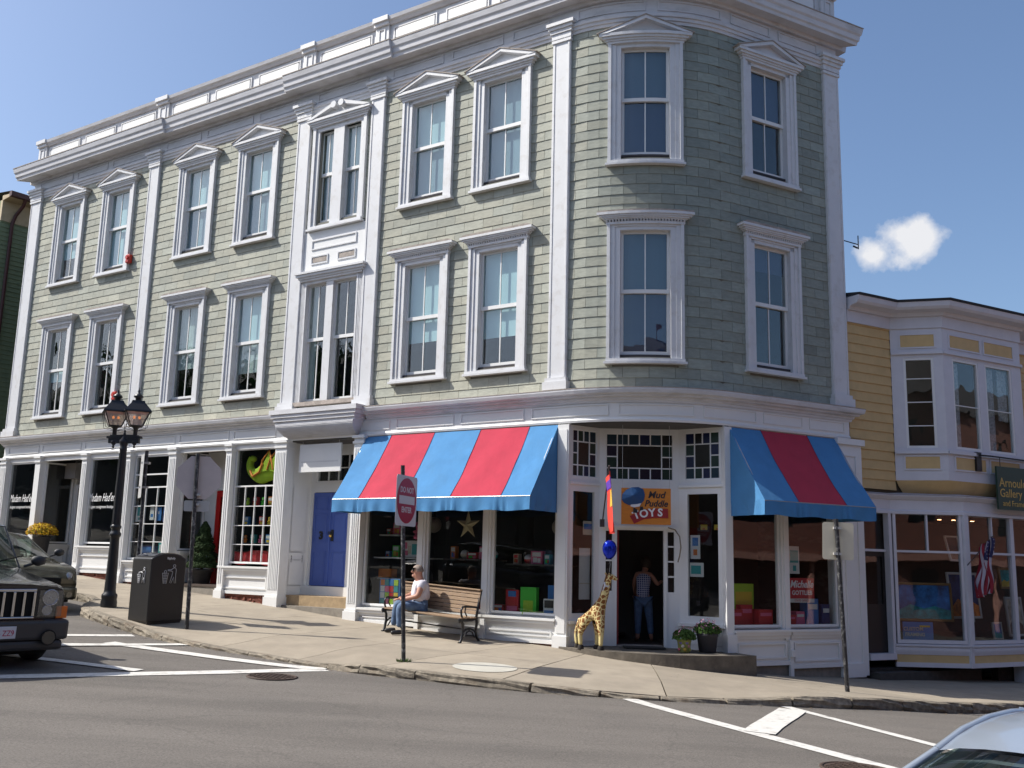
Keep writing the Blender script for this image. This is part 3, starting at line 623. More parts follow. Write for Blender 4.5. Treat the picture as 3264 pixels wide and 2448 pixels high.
# ================================================================= GROUND FLOOR OF THE CORNER BUILDING
def room(s0, s1, zf, m=DARK2, ob=-2.6):
    q = MB(); q.fbox(plan, s0, s1, zf-.05, zf, ob, -.1); q.build('shop_floor', mat('dark_shop_floor', (.07, .05, .04), .6), B)
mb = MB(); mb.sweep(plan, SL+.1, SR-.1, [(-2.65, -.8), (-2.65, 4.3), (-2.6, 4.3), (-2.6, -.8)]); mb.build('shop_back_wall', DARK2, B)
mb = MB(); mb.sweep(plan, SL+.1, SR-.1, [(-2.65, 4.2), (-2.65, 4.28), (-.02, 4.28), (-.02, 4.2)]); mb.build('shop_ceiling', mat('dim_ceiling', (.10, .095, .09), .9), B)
for s0, s1, z in ((SL+.1, -13.3, 1.2), (-13.3, -11.3, .95), (-11.3, -7.5, .9), (-5.1, -.1, .25), (3.1, SR-.1, .12)): room(s0, s1, z)
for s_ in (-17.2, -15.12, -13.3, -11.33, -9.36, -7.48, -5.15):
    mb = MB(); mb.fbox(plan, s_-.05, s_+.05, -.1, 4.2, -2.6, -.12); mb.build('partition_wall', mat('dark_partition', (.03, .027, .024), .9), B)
def column(s0, s1, zb, o=.10, flute=True, base=.22, cap=True, F=plan, zt=4.24, back=-.14):
    q = MB(); q.fbox(F, s0, s1, zb+base, zt, back, o)
    if flute:
        n = max(2, int((s1-s0-.06)/.045))
        for k in range(n): a = s0+.03+(s1-s0-.06)*k/n; q.fbox(F, a+.006, a+.03, zb+base+.12, zt-.28, o, o+.012)
    P_ = q.build('column', WHITE2, B)
    if cap: q = MB(); q.fbox(F, s0-.02, s1+.02, zt-.18, zt-.13, back, o+.03); q.fbox(F, s0-.035, s1+.035, zt-.06, zt, back, o+.05); q.build('capital', WHITE2, P_)
    q = MB(); q.fbox(F, s0-.04, s1+.04, zb-.12, zb+base*.8, back, o+.05); q.fbox(F, s0-.02, s1+.02, zb+base*.8, zb+base, back, o+.03); q.build('base', WHITE2, P_)
def glaze(F, s0, s1, z0, z1, o=-.05, cols=1, rows=(), fr=.045, name='shop_window', pm=SHOPG, bar=.018, parent=None):
    """framed shop window: rows = heights of the horizontal bars"""
    w = empty(name, (*F(s0, o), z0), parent=parent or B); w.matrix_parent_inverse = PINV(parent or B)
    q = MB(); q.fbox(F, s0, s0+fr, z0, z1, o-.05, o+.02); q.fbox(F, s1-fr, s1, z0, z1, o-.05, o+.02); q.fbox(F, s0+fr, s1-fr, z0, z0+fr, o-.05, o+.022); q.fbox(F, s0+fr, s1-fr, z1-fr, z1, o-.05, o+.022); q.build('frame', WHITE2, w)
    Z = [z0+fr]+list(rows)+[z1-fr]
    for i, (a, b) in enumerate(zip(Z, Z[1:])):
        cc = cols[i] if isinstance(cols, (list, tuple)) else cols
        if i: t = .035 if isinstance(cols, (list, tuple)) and (cols[i-1] != cc or cc == 1) else bar; q = MB(); q.fbox(F, s0+fr, s1-fr, a-t/2, a+t/2, o-.04, o+.012); q.build('bar', WHITE2, w)
        W_ = (s1-s0-2*fr)/cc
        for k in range(cc):
            x = s0+fr+W_*k
            if k: q = MB(); q.fbox(F, x-bar/2, x+bar/2, a+.009, b-.009, o-.035, o+.009); q.build('bar', WHITE2, w)
            q = MB(); q.fbox(F, x+.003, x+W_-.003, a, b, o-.018, o-.012); q.build('pane', pm, w)
    return w
def stall(s0, s1, zsill, zbot, F=plan, panels=1, o=.04):
    q = MB(); q.fbox(F, s0, s1, zbot, zsill-.16, -.14, o-.02); q.fbox(F, s0, s1, zbot, zbot+.07, o-.02, o+.02); P_ = q.build('stall_riser', WHITE2, B)
    q = MB(); q.fbox(F, s0-.02, s1+.02, zsill-.045, zsill, -.12, o+.075); q.fbox(F, s0, s1, zsill-.10, zsill-.045, -.12, o+.05); q.fbox(F, s0, s1, zsill-.16, zsill-.10, -.12, o+.015); q.build('sill', WHITE2, P_)
    W_ = (s1-s0)/panels
    for k in range(panels):
        a, b = s0+W_*k+.08, s0+W_*(k+1)-.08; q = MB(); z0, z1 = zbot+.12, zsill-.24; t = .03
        q.fbox(F, a, b, z0, z0+t, o-.02, o+.012); q.fbox(F, a, b, z1-t, z1, o-.02, o+.012); q.fbox(F, a, a+t, z0+t, z1-t, o-.02, o+.012); q.fbox(F, b-t, b, z0+t, z1-t, o-.02, o+.012); q.build('panel_rim', WHITE2, P_)
def infill(F, s0, s1, z0, z1, o0, o1, name='shopfront_trim', m=WHITE2):
    q = MB(); q.fbox(F, s0, s1, z0, z1, o0, o1); return q.build(name, m, B)
bm_ = MB(); bm_.box(-.097, .097, -.05, .05, -.029, .029); BRM = bm_.mesh('brick', BRICK)
def bricks(F, s0, s1, zlo, zhi, o=.0):
    q = MB(); q.fbox(F, s0, s1, min(zlo, zhi)-.5, max(zlo, zhi), -.16, o-.03); q.build('brick_bed', mat('old_mortar', (.16, .12, .10), .95), B)
    r = 0; z = zhi-.032
    while z > zlo-.03:
        n = int((s1-s0)/.205)
        for k in range(n):
            s = s0+.1+k*.205+(.1 if r % 2 else 0)
            if s+.1 > s1 or z < hwalk(s, .05)-.04: continue
            b_ = bpy.data.objects.new('brick', BRM); C.objects.link(b_); x, y = F(s, o-.04+random.uniform(-.004, .004)); x2, y2 = F(s+.01, o-.04)
            b_.location = (x, y, z); b_.rotation_euler = (0, 0, atan2(y2-y, x2-x)); b_.parent = B; b_.matrix_parent_inverse = PINV(B)
        z -= .067; r += 1
# ---- left shop (boutique)
column(-19.17, -18.86, 1.2); infill(plan, SL, -13.05, 4.10, 4.25, -.12, .0)
glaze(plan, -18.84, -17.40, 1.86, 4.1); stall(-18.84, -17.40, 1.84, 1.2)
column(-17.38, -17.14, 1.15, flute=False)
G1 = fseg(plan(-17.10, -.08), plan(-17.06, -.92)); glaze(G1, 0, G1.L, 1.82, 4.08, 0); stall(0, G1.L, 1.8, 1.0, F=G1)
G2 = fseg(plan(-17.1, -.95), plan(-15.2, -.95)); infill(G2, 0, .15, 1.0, 4.2, -.1, 0); infill(G2, .95, G2.L, 1.0, 4.2, -.1, 0)
d_ = empty('shop_door', (*G2(.15, 0), 1.2), parent=B); d_.matrix_parent_inverse = PINV(B)
q = MB(); [q.fbox(G2, *a, -.06, -.01) for a in ((.15, .25, 1.2, 3.5), (.84, .94, 1.2, 3.5), (.25, .84, 1.2, 1.6), (.25, .84, 3.4, 3.5))]; q.build('door_frame', WHITE2, d_)
q = MB(); q.fbox(G2, .25, .84, 1.6, 3.4, -.04, -.03); q.build('pane', SHOPG, d_)
q = MB(); q.fbox(G2, .0, .50, 3.66, 4.1, -.06, .30); q.build('air_conditioner', mat('grey_grille', (.28, .27, .27), .7), B)
infill(plan, -17.2, -15.1, 1.0, 1.22, -1.0, -.1, 'entrance_step', STONE)
column(-15.17, -14.96, 1.0, flute=True); 
glaze(plan, -14.94, -13.66, 1.82, 4.1); stall(-15.12, -13.5, 1.76, 1.06); infill(plan, -13.66, -13.48, 1.06, 4.2, -.12, .03)
bricks(plan, -15.1, -13.5, .9, 1.05)
column(-13.47, -13.05, .86, .12)
MADF = mat('window_lettering', (.8, .8, .8), .6)
for s_, z_ in ((-18.1, 3.06), (-14.32, 3.03)):
    text("Madam Had'em", 'window_lettering', onface(plan, s_, z_, -.03), .31, MADF, B, .001, .4, sx=.62)
    text('designer consignment boutique', 'window_lettering', onface(plan, s_, z_-.24, -.03), .12, MADF, B, .001, .1, sx=.74)
# ---- middle shop
glaze(plan, -13.02, -11.55, 1.44, 4.1, cols=[3, 3, 3, 3, 1, 1], rows=(1.89, 2.34, 2.79, 3.27, 3.60)); stall(-13.05, -11.5, 1.42, .88); bricks(plan, -13.05, -11.5, .74, .88)
column(-11.53, -11.25, .75)
G3 = fseg(plan(-11.23, -.10), plan(-11.21, -.86)); infill(G3, 0, .05, .8, 4.2, -.08, .0); glaze(G3, .05, G3.L, 1.7, 4.15, 0); stall(0.05, G3.L, 1.68, .8, F=G3)
G4 = fseg(plan(-11.23, -.88), plan(-9.35, -.88)); infill(G4, 0, .42, .8, 4.2, -.1, 0); infill(G4, .42, 1.30, 3.22, 4.2, -.1, 0); infill(G4, 1.30, G4.L, .8, 4.2, -.1, 0)
RDOOR = mat('red_door_paint', (.52, .015, .012), .4)
d_ = empty('shop_door', (*G4(.14, 0), .9), parent=B, label='red front door'); d_.matrix_parent_inverse = PINV(B)
q = MB(); [q.fbox(G4, *a, -.07, -.01) for a in ((.43, .57, .9, 3.2), (1.15, 1.29, .9, 3.2), (.57, 1.15, .9, 1.75), (.57, 1.15, 3.05, 3.2))]; q.fbox(G4, .63, 1.09, 1.02, 1.62, -.012, .005); q.build('door_frame', RDOOR, d_)
q = MB(); q.fbox(G4, .57, 1.15, 1.75, 3.05, -.045, -.035); q.build('pane', SHOPG, d_)
infill(plan, -11.2, -9.35, .55, .89, -1.0, -.12, 'entrance_step', STONE)
infill(plan, -13.05, -7.5, 4.10, 4.25, -.12, .0)
column(-9.41, -9.22, .62, flute=True)
glaze(plan, -9.2, -7.76, 1.42, 4.12, cols=[4, 4, 4, 4, 1], rows=(1.86, 2.30, 2.75, 3.22)); stall(-9.4, -7.74, 1.36, .73); bricks(plan, -9.4, -7.75, .5, .73)
column(-7.72, -7.36, .53, .12)
# ---- recessed blue door, number 3
DW = plan
infill(plan, -7.46, -7.40, .5, 4.25, -.80, -.12, 'recess_wall'); infill(plan, -5.34, -5.26, .3, 4.25, -.80, -.12, 'recess_wall')
for z0, z1 in ((.95, 1.55), (1.7, 3.2)): 
    F_ = fseg(plan(-7.40, -.80), plan(-7.40, -.1)); rim_panel('recess_panel', .1, .6, z0, z1, 0, .012, .025, WHITE2, F=F_)
ops_ = [(-7.32, -6.2, .95, 3.10), (-7.25, -5.6, 3.32, 4.0)]
mb = MB(); wall_open(mb, plan, -7.40, -5.34, .5, 4.25, -.86, -.78, ops_); mb.build('recess_wall', WHITE2, B)
BLUE = mat('blue_door_paint', (.075, .13, .42), .42, noise=.08, nscale=3)
d_ = empty('front_door', (*plan(-7.3, -.8), .95), parent=B, label='bright blue panelled front door numbered 3'); d_.matrix_parent_inverse = PINV(B)
q = MB(); q.fbox(plan, -7.31, -6.21, .97, 3.09, -.85, -.81); q.build('door_leaf', BLUE, d_)
for a, b in ((-7.24, -6.86), (-6.66, -6.28)):
    for z0, z1 in ((1.05, 1.75), (1.95, 2.6), (2.7, 3.0)): rim_panel('door_panel', a, b, z0, z1, -.81, .012, .02, BLUE, parent=d_); 
q = MB(); q.fbox(plan, -6.78, -6.74, 1.0, 3.07, -.81, -.79); q.build('meeting_strip', BLUE, d_)
BRASS = mat('polished_brass', (.75, .48, .12), .25, 1)
q = MB(); q.fbox(plan, -6.71, -6.63, 1.98, 2.24, -.81, -.795); q.fbox(plan, -6.80, -6.7, 2.12, 2.2, -.81, -.79); q.build('lock_plate', BLACK, d_)
x, y = plan(-6.67, -.74); q = MB(); q.lathe([(.01, -.04), (.035, -.02), (.04, 0), (.03, .02), (.008, .03)], (x, y, 2.1), 14); q.build('door_knob', BRASS, d_)
text('3', 'house_number', onface(plan, -7.02, 2.1, -.80), .24, BLACK, d_, .006, 0, sx=1.1, bold=.012)
glaze(plan, -7.25, -5.6, 3.32, 4.0, -.81, cols=5, rows=(3.66,), name='transom_window')
infill(plan, -7.40, -5.34, .75, .96, -.78, -.62, 'threshold'); infill(plan, -7.36, -5.32, .53, .76, -.64, -.13, 'stone_step', SAND); infill(plan, -7.34, -5.3, .2, .54, -.13, .02, 'stone_step', STONE)
# iron boot-scraper shaped ornament on the recess wall
F_ = fseg(plan(-7.40, -.80), plan(-7.40, -.1)); q = MB()
for a, z in ((.18, 1.55), (.52, 1.55)): q.fbox(F_, a-.012, a+.012, z-.07, z+.09, 0, .03)
pts = [(.18, 1.6), (.27, 1.53), (.35, 1.57), (.43, 1.53), (.52, 1.6)]
q.tube([(*F_(a, .02), z) for a, z in pts], .008, 6); q.tube([(*F_(a, .02), z-.03) for a, z in ((.18, 1.53), (.35, 1.6), (.52, 1.53))], .008, 6); q.build('iron_ornament', BLACK, B)
column(-5.30, -5.02, .33, .12)
# ---- toy shop windows
infill(plan, -5.0, -.2, 4.08, 4.25, -.12, .0)
for a, b in ((-4.99, -3.52), (-3.32, -1.89), (-1.70, -.23)): glaze(plan, a, b, .64, 4.08)
for a, b in ((-3.52, -3.32), (-1.89, -1.70)):
    q = MB(); q.fbox(plan, a, b, .5, 4.08, -.12, .02); q.fbox(plan, a+.05, b-.05, .62, 4.08, .02, .045); q.build('mullion', WHITE2, B)
for a, b, zb in ((-5.0, -3.42, .28), (-3.42, -1.8, .2), (-1.8, -.2, .14)): stall(a, b, .6, zb)
for s_ in (-3.42, -1.8):
    q = MB(); q.fbox(plan, s_-.05, s_+.05, .2, .56, .02, .10); q.fbox(plan, s_-.05, s_+.05, .12, .2, .02, .14); q.build('bracket', WHITE2, B)
bricks(plan, -5.0, -.2, .0, .14)
infill(plan, -5.0, -.12, .58, .63, -.85, -.08, 'display_deck', WHITE2)
q = MB(); q.fbox(plan, -.19, .05, .3, 4.2, -.14, .07); q.fbox(plan, -.16, .02, .35, 4.1, .07, .085); P_ = q.build('column', WHITE2, B)
q = MB(); q.fbox(plan, -.22, .08, .02, .3, -.14, .12); q.build('base', WHITE2, P_)
# ---- recessed corner entrance
L0, L1, R1, R0 = plan(.04, 0), (1.7237, 18.9791), (3.2383, 18.9151), plan(3.03, 0)
FL, FC, FR = fseg(L0, L1), fseg(L1, R1), fseg(R1, R0)
STN = [mat('stained_%d' % i, c, .25) for i, c in enumerate([(.006, .012, .05), (.01, .03, .045), (.012, .012, .012), (.01, .006, .02), (.012, .03, .02)])]
def stained(F, s0, s1, z0, z1, nx, nz, inner, o):
    w = empty('stained_glass_window', (*F(s0, o), z0), parent=B); w.matrix_parent_inverse = PINV(B); t = .022
    X = [s0+(s1-s0)*v for v in nx]; Z = [z0+(z1-z0)*v for v in nz]; n, m_ = len(X)-1, len(Z)-1
    for i in range(n):
        for j in range(m_):
            if inner and 0 < i < n-1 and 0 < j < m_-1: continue
            q = MB(); q.fbox(F, X[i]+t/2, X[i+1]-t/2, Z[j]+t/2, Z[j+1]-t/2, o-.02, o-.012); q.build('pane', random.choice(STN), w)
    q = MB(); q.fbox(F, X[1]+t/2, X[-2]-t/2, Z[1]+t/2, Z[-2]-t/2, o-.02, o-.012); q.build('pane', mat('smoky_pane', (.016, .014, .010), .2), w)
    q = MB()
    for i, x in enumerate(X):
        if 1 < i < n-1: q.fbox(F, x-t/2, x+t/2, Z[0], Z[1], o-.03, o); q.fbox(F, x-t/2, x+t/2, Z[-2], Z[-1], o-.03, o)
        else: q.fbox(F, x-t/2, x+t/2, Z[0], Z[-1], o-.03, o)
    for j, z in enumerate(Z):
        if 1 < j < m_-1: q.fbox(F, X[0], X[1], z-t/2, z+t/2, o-.03, o-.002); q.fbox(F, X[-2], X[-1], z-t/2, z+t/2, o-.03, o-.002)
        else: q.fbox(F, X[0], X[-1], z-t/2, z+t/2, o-.03, o-.002)
    q.build('came', WHITE2, w)
for F, a, b, sh in ((FL, .04, .66, 0), (FR, .13, .84, 0)):
    mb = MB(); wall_open(mb, F, 0, F.L, .1, 4.25, -.08, 0, [(a, b, .66, 3.0), (a, b, 3.24, 4.12)]); mb.build('shopfront_wall', WHITE2, B)
    glaze(F, a, b, .66, 3.0, -.02); stained(F, a, b, 3.24, 4.12, (0, .27, .5, .73, 1), (0, .24, .5, .75, 1), 1, -.02)
    q = MB(); q.fbox(F, 0, F.L, .52, .58, 0, .07); q.fbox(F, 0, F.L, 3.08, 3.13, 0, .04); q.build('moulding', WHITE2, B)
    rim_panel('riser_panel', a, b, .2, .46, 0, .015, .025, WHITE2, F=F)
mb = MB(); wall_open(mb, FC, 0, FC.L, .1, 4.25, -.08, 0, [(.13, 1.40, 3.22, 4.10), (.34, 1.22, 0, 2.28), (.13, .25, 1.12, 2.24), (1.30, 1.42, 1.12, 2.24)]); mb.build('shopfront_wall', WHITE2, B)
stained(FC, .13, 1.40, 3.22, 4.10, (0, .165, .335, .5, .665, .835, 1), (0, .25, .5, .75, 1), 1, -.02)
q = MB(); q.fbox(FC, .05, 1.47, 2.30, 2.335, 0, .06); q.fbox(FC, .28, .34, .12, 2.3, 0, .03); q.fbox(FC, 1.22, 1.28, .12, 2.3, 0, .03); q.fbox(FC, .34, 1.22, 2.26, 2.3, 0, .03); q.build('door_casing', WHITE2, B)
for a, b in ((.13, .25), (1.30, 1.42)):
    for z0, z1 in ((1.13, 1.39), (1.42, 1.67), (1.70, 1.95), (1.98, 2.23)):
        q = MB(); q.fbox(FC, a+.01, b-.01, z0, z1, -.05, -.04); q.build('pane', mat('dark_sidelight', (.012, .011, .012), .12), B)
    q = MB(); [q.fbox(FC, a, b, z-.015, z+.015, -.06, -.01) for z in (1.405, 1.685, 1.965)]; q.build('sidelight_bar', WHITE2, B)
RD2 = mat('dark_red_paint', (.22, .012, .014), .45)
F_ = fseg(FC(.36, -1.0), FC(.36, -.02)); d_ = empty('shop_door', (*FC(.36, 0), .14), parent=B, label='red shop door standing open'); d_.matrix_parent_inverse = PINV(B)
q = MB(); [q.fbox(F_, *a, -.02, .02) for a in ((.02, .14, .15, 2.25), (.84, .96, .15, 2.25), (.14, .84, .15, .9), (.14, .84, 2.1, 2.25))]; q.build('door_frame', RD2, d_)
q = MB(); q.fbox(F_, .14, .84, .9, 2.1, -.004, .004); q.build('pane', SHOPG, d_)
q = MB(); vs = [(*FC(0, .0), .13), (*FC(FC.L, .0), .13), (*FC(FC.L, -2), .13), (*FC(0, -2), .13)]; q.add(vs, [(0, 1, 2, 3)]); q.build('shop_floor', mat('dark_shop_floor', (.07, .05, .04), .6), B)
q = MB(); q.fbox(FC, .35, 1.21, .0, .135, -.3, .02); q.build('threshold', WORN, B)
# broad granite doorstep following the corner
vs = []; n = 16; S_ = [(-.05+3.2*i/n) for i in range(n+1)]; outer = [.16+.50*min(1, (i/n)*1.5)**.8 for i in range(n+1)]
top = [(*plan(s, o), .12-.02*i/n) for i, (s, o) in enumerate(zip(S_, outer))]; inn = [(*plan(s, -1.2 if .3 < s < 2.9 else -.25), .12-.02*i/n) for i, s in enumerate(S_)]
mb = MB(); m_ = n+1
vs = top+inn+[(x, y, -.6) for x, y, _ in top]
mb.add(vs, [(i, i+1, m_+i+1, m_+i) for i in range(n)]+[(i, 2*m_+i, 2*m_+i+1, i+1) for i in range(n)]+[(0, m_, 2*m_), (n, 2*m_+n, m_+n)]); mb.build('entrance_step', mat('dark_stained_granite', (.14, .12, .095), .9, noise=.35, nscale=5, bump=.6, bscale=24, dark=(.06, .05, .045), darkamt=.7, dscale=2.2), B, fix=True)
q = MB(); q.fbox(FC, .45, 1.2, .125, .142, .15, .55); q.build('door_mat', mat('black_rubber_mat', (.02, .02, .02), .9), None, label='black rubber mat on the stone step in front of the toy shop doorway', cat='door mat')
# ---- right-hand shopfront
q = MB(); q.fbox(plan, 3.0, 3.16, .0, 4.2, -.14, .07); P_ = q.build('column', WHITE2, B)
q = MB(); q.fbox(plan, 2.98, 3.19, -.1, .42, -.14, .11); q.build('base', WHITE2, P_)
infill(plan, 3.16, 5.9, 4.08, 4.25, -.12, .0)
for a, b in ((3.17, 4.38), (4.58, 5.88)): glaze(plan, a, b, .53, 4.08)
q = MB(); q.fbox(plan, 4.38, 4.58, .3, 4.08, -.12, .02); q.fbox(plan, 4.43, 4.53, .3, 4.08, .02, .045); q.build('mullion', WHITE2, B)
stall(3.18, 4.52, .49, -.15); stall(4.56, 5.9, .49, -.22)
q = MB(); q.fbox(plan, 4.50, 4.58, -.40, .30, .02, .08); q.fbox(plan, 4.49, 4.59, .0, .12, .02, .13); q.build('bracket', WHITE2, B)
infill(plan, 3.2, 5.95, -.7, -.15, -.14, -.01, 'stone_plinth', STONE); infill(plan, 3.16, 5.9, .50, .54, -.85, -.08, 'display_deck', WHITE2)
q = MB(); q.fbox(plan, 5.92, 6.56, -.40, 4.22, -.3, .08); P_ = q.build('column', WHITE2, B); rim_panel('column_panel', 6.0, 6.40, -.2, 3.9, .08, .02, .03, WHITE2)
q = MB(); q.fbox(plan, 5.88, 6.42, -.42, -.16, -.1, .13); q.build('base', WHITE2, P_)
q = MB(); q.fbox(plan, 5.86, 6.62, 4.10, 4.22, -.3, .13); q.build('capital', WHITE2, P_)
# ---- the two striped awnings
ABL = mat('blue_canvas', (.06, .215, .44), .9, noise=.10, nscale=3, bump=.9, bscale=4.5, dark=(.06, .19, .36), darkamt=.5, dscale=2.5); ARD = mat('red_canvas', (.43, .028, .06), .9, noise=.10, nscale=3, bump=.9, bscale=4.5, dark=(.4, .03, .06), darkamt=.5, dscale=2.5)
def awning(s0, s1, cuts, cols, label, zt=4.20, zf=2.80, zv=2.54, P=1.0):
    t = empty('awning', (*plan(s0, 0), zt), label, 'awning', 'striped canvas awnings over the toy shop windows')
    def pt(s, k):
        sag = -.05*sin(pi*k)*(1+.35*sin(s*5.3)); z = zt+(zf-zt)*k+sag+(.014*sin(s*9+k*6)+.008*sin(s*23-k*9+1)+.006*sin(s*37+k*15))*sin(pi*k); return (*plan(s, .04+(P-.04)*k), z)
    for a, b, m_ in zip(cuts, cuts[1:], cols):
        q = MB(); nu = 8; q.grid(lambda u, v: pt(a+(b-a)*u, v), nu, 10); q.grid(lambda u, v: tuple(c_-(0 if i < 2 else .006) for i, c_ in enumerate(pt(a+(b-a)*u, v))), nu, 10); q.build('canvas_stripe', m_, t, fix=False)
    q = MB()
    for c_ in cuts[1:-1]: q.tube([(lambda p: (p[0], p[1]-.004, p[2]+.004))(pt(c_, v/10)) for v in range(11)], .006, 4)
    q.build('seam', mat('canvas_seam', (.12, .05, .12), .9), t, kind='stuff')
    def wav(s, k): 
        fold = sum(math.exp(-((s-c_)/.16)**2) for c_ in cuts[1:-1]); return .018*sin(s*16+2*sin(s*3))*k+.03*fold*sin((s)*45)*k
    q = MB(); q.grid(lambda u, v: (*plan(s0+(s1-s0)*u, P+wav(s0+(s1-s0)*u, v)), zf-.005-(zf-zv)*v-.012*v*sin(7*(s0+(s1-s0)*u))), 110, 5); q.build('valance', ABL, t, fix=False)
    for s_ in (s0, s1):
        q = MB(); vs = [pt(s_, k/8) for k in range(9)]; b0 = [(*plan(s_, .04+(P-.04)*k/8), zf) for k in range(9)]; b1 = [(*plan(s_+.02*sin(k*2), .04+(P-.04)*k/8), zv) for k in range(9)]
        q.add(vs+b0+b1, [(k, k+1, 10+k, 9+k) for k in range(8)]+[(9+k, 10+k, 19+k, 18+k) for k in range(8)], 0, 1, False); q.build('side_panel', ABL, t, fix=False)
    ROD = mat('galvanised_tube', (.35, .35, .36), .4, .8)
    q = MB(); q.tube([(*plan(s0, P-.01), zf-.01), (*plan((s0+s1)/2, P-.01), zf-.01), (*plan(s1, P-.01), zf-.01)], .014, 8)
    for s_ in (s0+.03, s1-.03): q.tube([(*plan(s_, P-.01), zf-.01), (*plan(s_, .05), zf-.01)], .012, 8); q.tube([(*plan(s_, P-.03), zf-.02), (*plan(s_, .05), zt-.05)], .012, 8)
    q.build('frame_tube', ROD, t)
    return t
awning(-5.03, -.20, (-5.03, -4.32, -3.16, -2.0, -.84, -.20), (ABL, ARD, ABL, ARD, ABL), 'sunlit blue and red striped awning over three windows, left of the toy shop door')
awning(3.12, 5.88, (3.12, 3.90, 5.10, 5.88), (ABL, ARD, ABL), 'shaded blue awning with one dark red stripe, right of the toy shop door')
# ================================================================= YELLOW SHOP NEXT DOOR
Y = empty('yellow_building', (*plan(6.4, 0), -.4), 'low yellow clapboard building with white bay window and gallery shopfront', 'building')
YEL = mat('yellow_clapboard', (.60, .43, .20), .7, noise=.08, nscale=5, bump=.15, bscale=25, dark=(.42, .30, .13), darkamt=.4); YTR = mat('lilac_white_trim', (.62, .62, .66), .55, noise=.05, nscale=4)
y0, y1, y2, y3 = plan(7.65, 0), plan(8.38, .72), plan(10.95, .72), plan(11.68, 0); FB1, FB2, FB3 = fseg(y0, y1), fseg(y1, y2), fseg(y2, y3)
def yb(F, *a, name='trim', m=YTR): q = MB(); q.fbox(F, *a); return q.build(name, m, Y)
mb = MB(); mb.fbox(plan, 6.36, 7.7, 2.9, 7.0, -.3, -.04); mb.fbox(plan, 7.7, 24, 2.9, 7.0, -.3, -.04); mb.build('wall', mat('dark_yellow_sheathing', (.09, .07, .04), .9), Y)
for s0, s1 in ((6.36, 7.65), (11.68, 24)):
    z = 3.28
    while z < 6.72:
        q = MB(); vs = []
        for s in (s0, s1):
            for o, zz in ((-.04, z-.01), (.0, z-.01), (-.022, z+.198), (-.04, z+.198)): vs.append((*plan(s, o), zz))
        q.add(vs, [(0, 1, 2, 3), (7, 6, 5, 4)]+[(k, 4+k, 4+(k+1) % 4, (k+1) % 4) for k in range(4)]); q.build('clapboard', YEL, Y); z += .2
def ring(prof, m, name, ex=.0):
    q = MB()
    for F, a, b in ((plan, 6.36, 7.65), (FB1, 0, FB1.L), (FB2, 0, FB2.L), (FB3, 0, FB3.L), (plan, 11.68, 24)):
        q.sweep(F, a, b, prof, miter0=(0 if F is plan and a < 7 else -.2 if F is plan else .41 if F is FB2 else (-.414 if F is FB1 else .41)), miter1=(.41 if F in (FB1, FB2) else -.414 if F is plan and a < 7 else 0))
    return q.build(name, m, Y)
ring([(-.1, 6.70), (.03, 6.70), (.03, 6.95), (-.1, 6.95)], YTR, 'frieze'); ring([(-.1, 6.95), (.08, 6.95), (.12, 7.02), (.30, 7.05), (.34, 7.10), (.36, 7.20), (-.1, 7.24)], YTR, 'cornice'); ring([(-.1, 7.20), (.38, 7.205), (.39, 7.25), (-.1, 7.33)], mat('dark_roofing', (.03, .03, .035), .9), 'roof_edge')
mb = MB(); vs = [(*plan(6.36, 0), 7.3), (*y0, 7.3), (*y1, 7.3), (*y2, 7.3), (*y3, 7.3), (*plan(24, 0), 7.3), (*plan(24, -10), 7.6), (*plan(6.36, -10), 7.6)]; mb.add(vs, [tuple(range(8))]); mb.build('roof', mat('dark_roofing', (.03, .03, .035), .9), Y)
def baywin(F, s0, s1, z0, z1, bars, parts=1):
    glaze(F, s0, s1, z0, z1, -.03, cols=1, rows=bars, name='bay_window', pm=GLASS, parent=Y, fr=.05)
for F, wins in ((FB1, [(.24, .84, (4.62, 5.12, 5.62))]), (FB2, [(.28, 1.12, (5.08,)), (1.34, 2.24, (5.08,))]), (FB3, [(.24, .84, (4.62, 5.12, 5.62))])):
    mb = MB(); wall_open(mb, F, 0, F.L, 3.48, 6.72, -.06, 0, [(a, b, 4.15, 6.07) for a, b, _ in wins]); mb.build('bay_wall', YTR, Y)
    for a, b, bars in wins: baywin(F, a, b, 4.15, 6.07, bars)
    yb(F, 0, F.L, 6.14, 6.20, 0, .05, name='bay_band'); yb(F, 0, F.L, 4.03, 4.10, 0, .06, name='bay_band')
    spans = [(.2, F.L-.16)] if F is not FB2 else [(.22, 1.18), (1.34, 2.3)]
    for a, b in spans:
        yb(F, a, b, 6.30, 6.56, 0, .006, name='yellow_panel', m=YEL); yb(F, a, b, 3.72, 3.97, 0, .006, name='yellow_panel', m=YEL)
        rim_panel('panel_rim', a-.03, b+.03, 6.27, 6.59, 0, .02, .03, YTR, F=F, parent=Y); rim_panel('panel_rim', a-.03, b+.03, 3.69, 4.0, 0, .02, .03, YTR, F=F, parent=Y)
CURT2 = mat('lace_curtain', (.35, .36, .38), .9, noise=.5, nscale=20)
yb(FB2, .34, .6, 4.2, 6.0, -.14, -.12, name='curtain', m=CURT2); yb(FB2, 1.4, 1.75, 4.2, 6.0, -.14, -.12, name='curtain', m=CURT2); yb(FB2, 1.9, 2.2, 4.9, 6.0, -.14, -.12, name='curtain', m=CURT2)
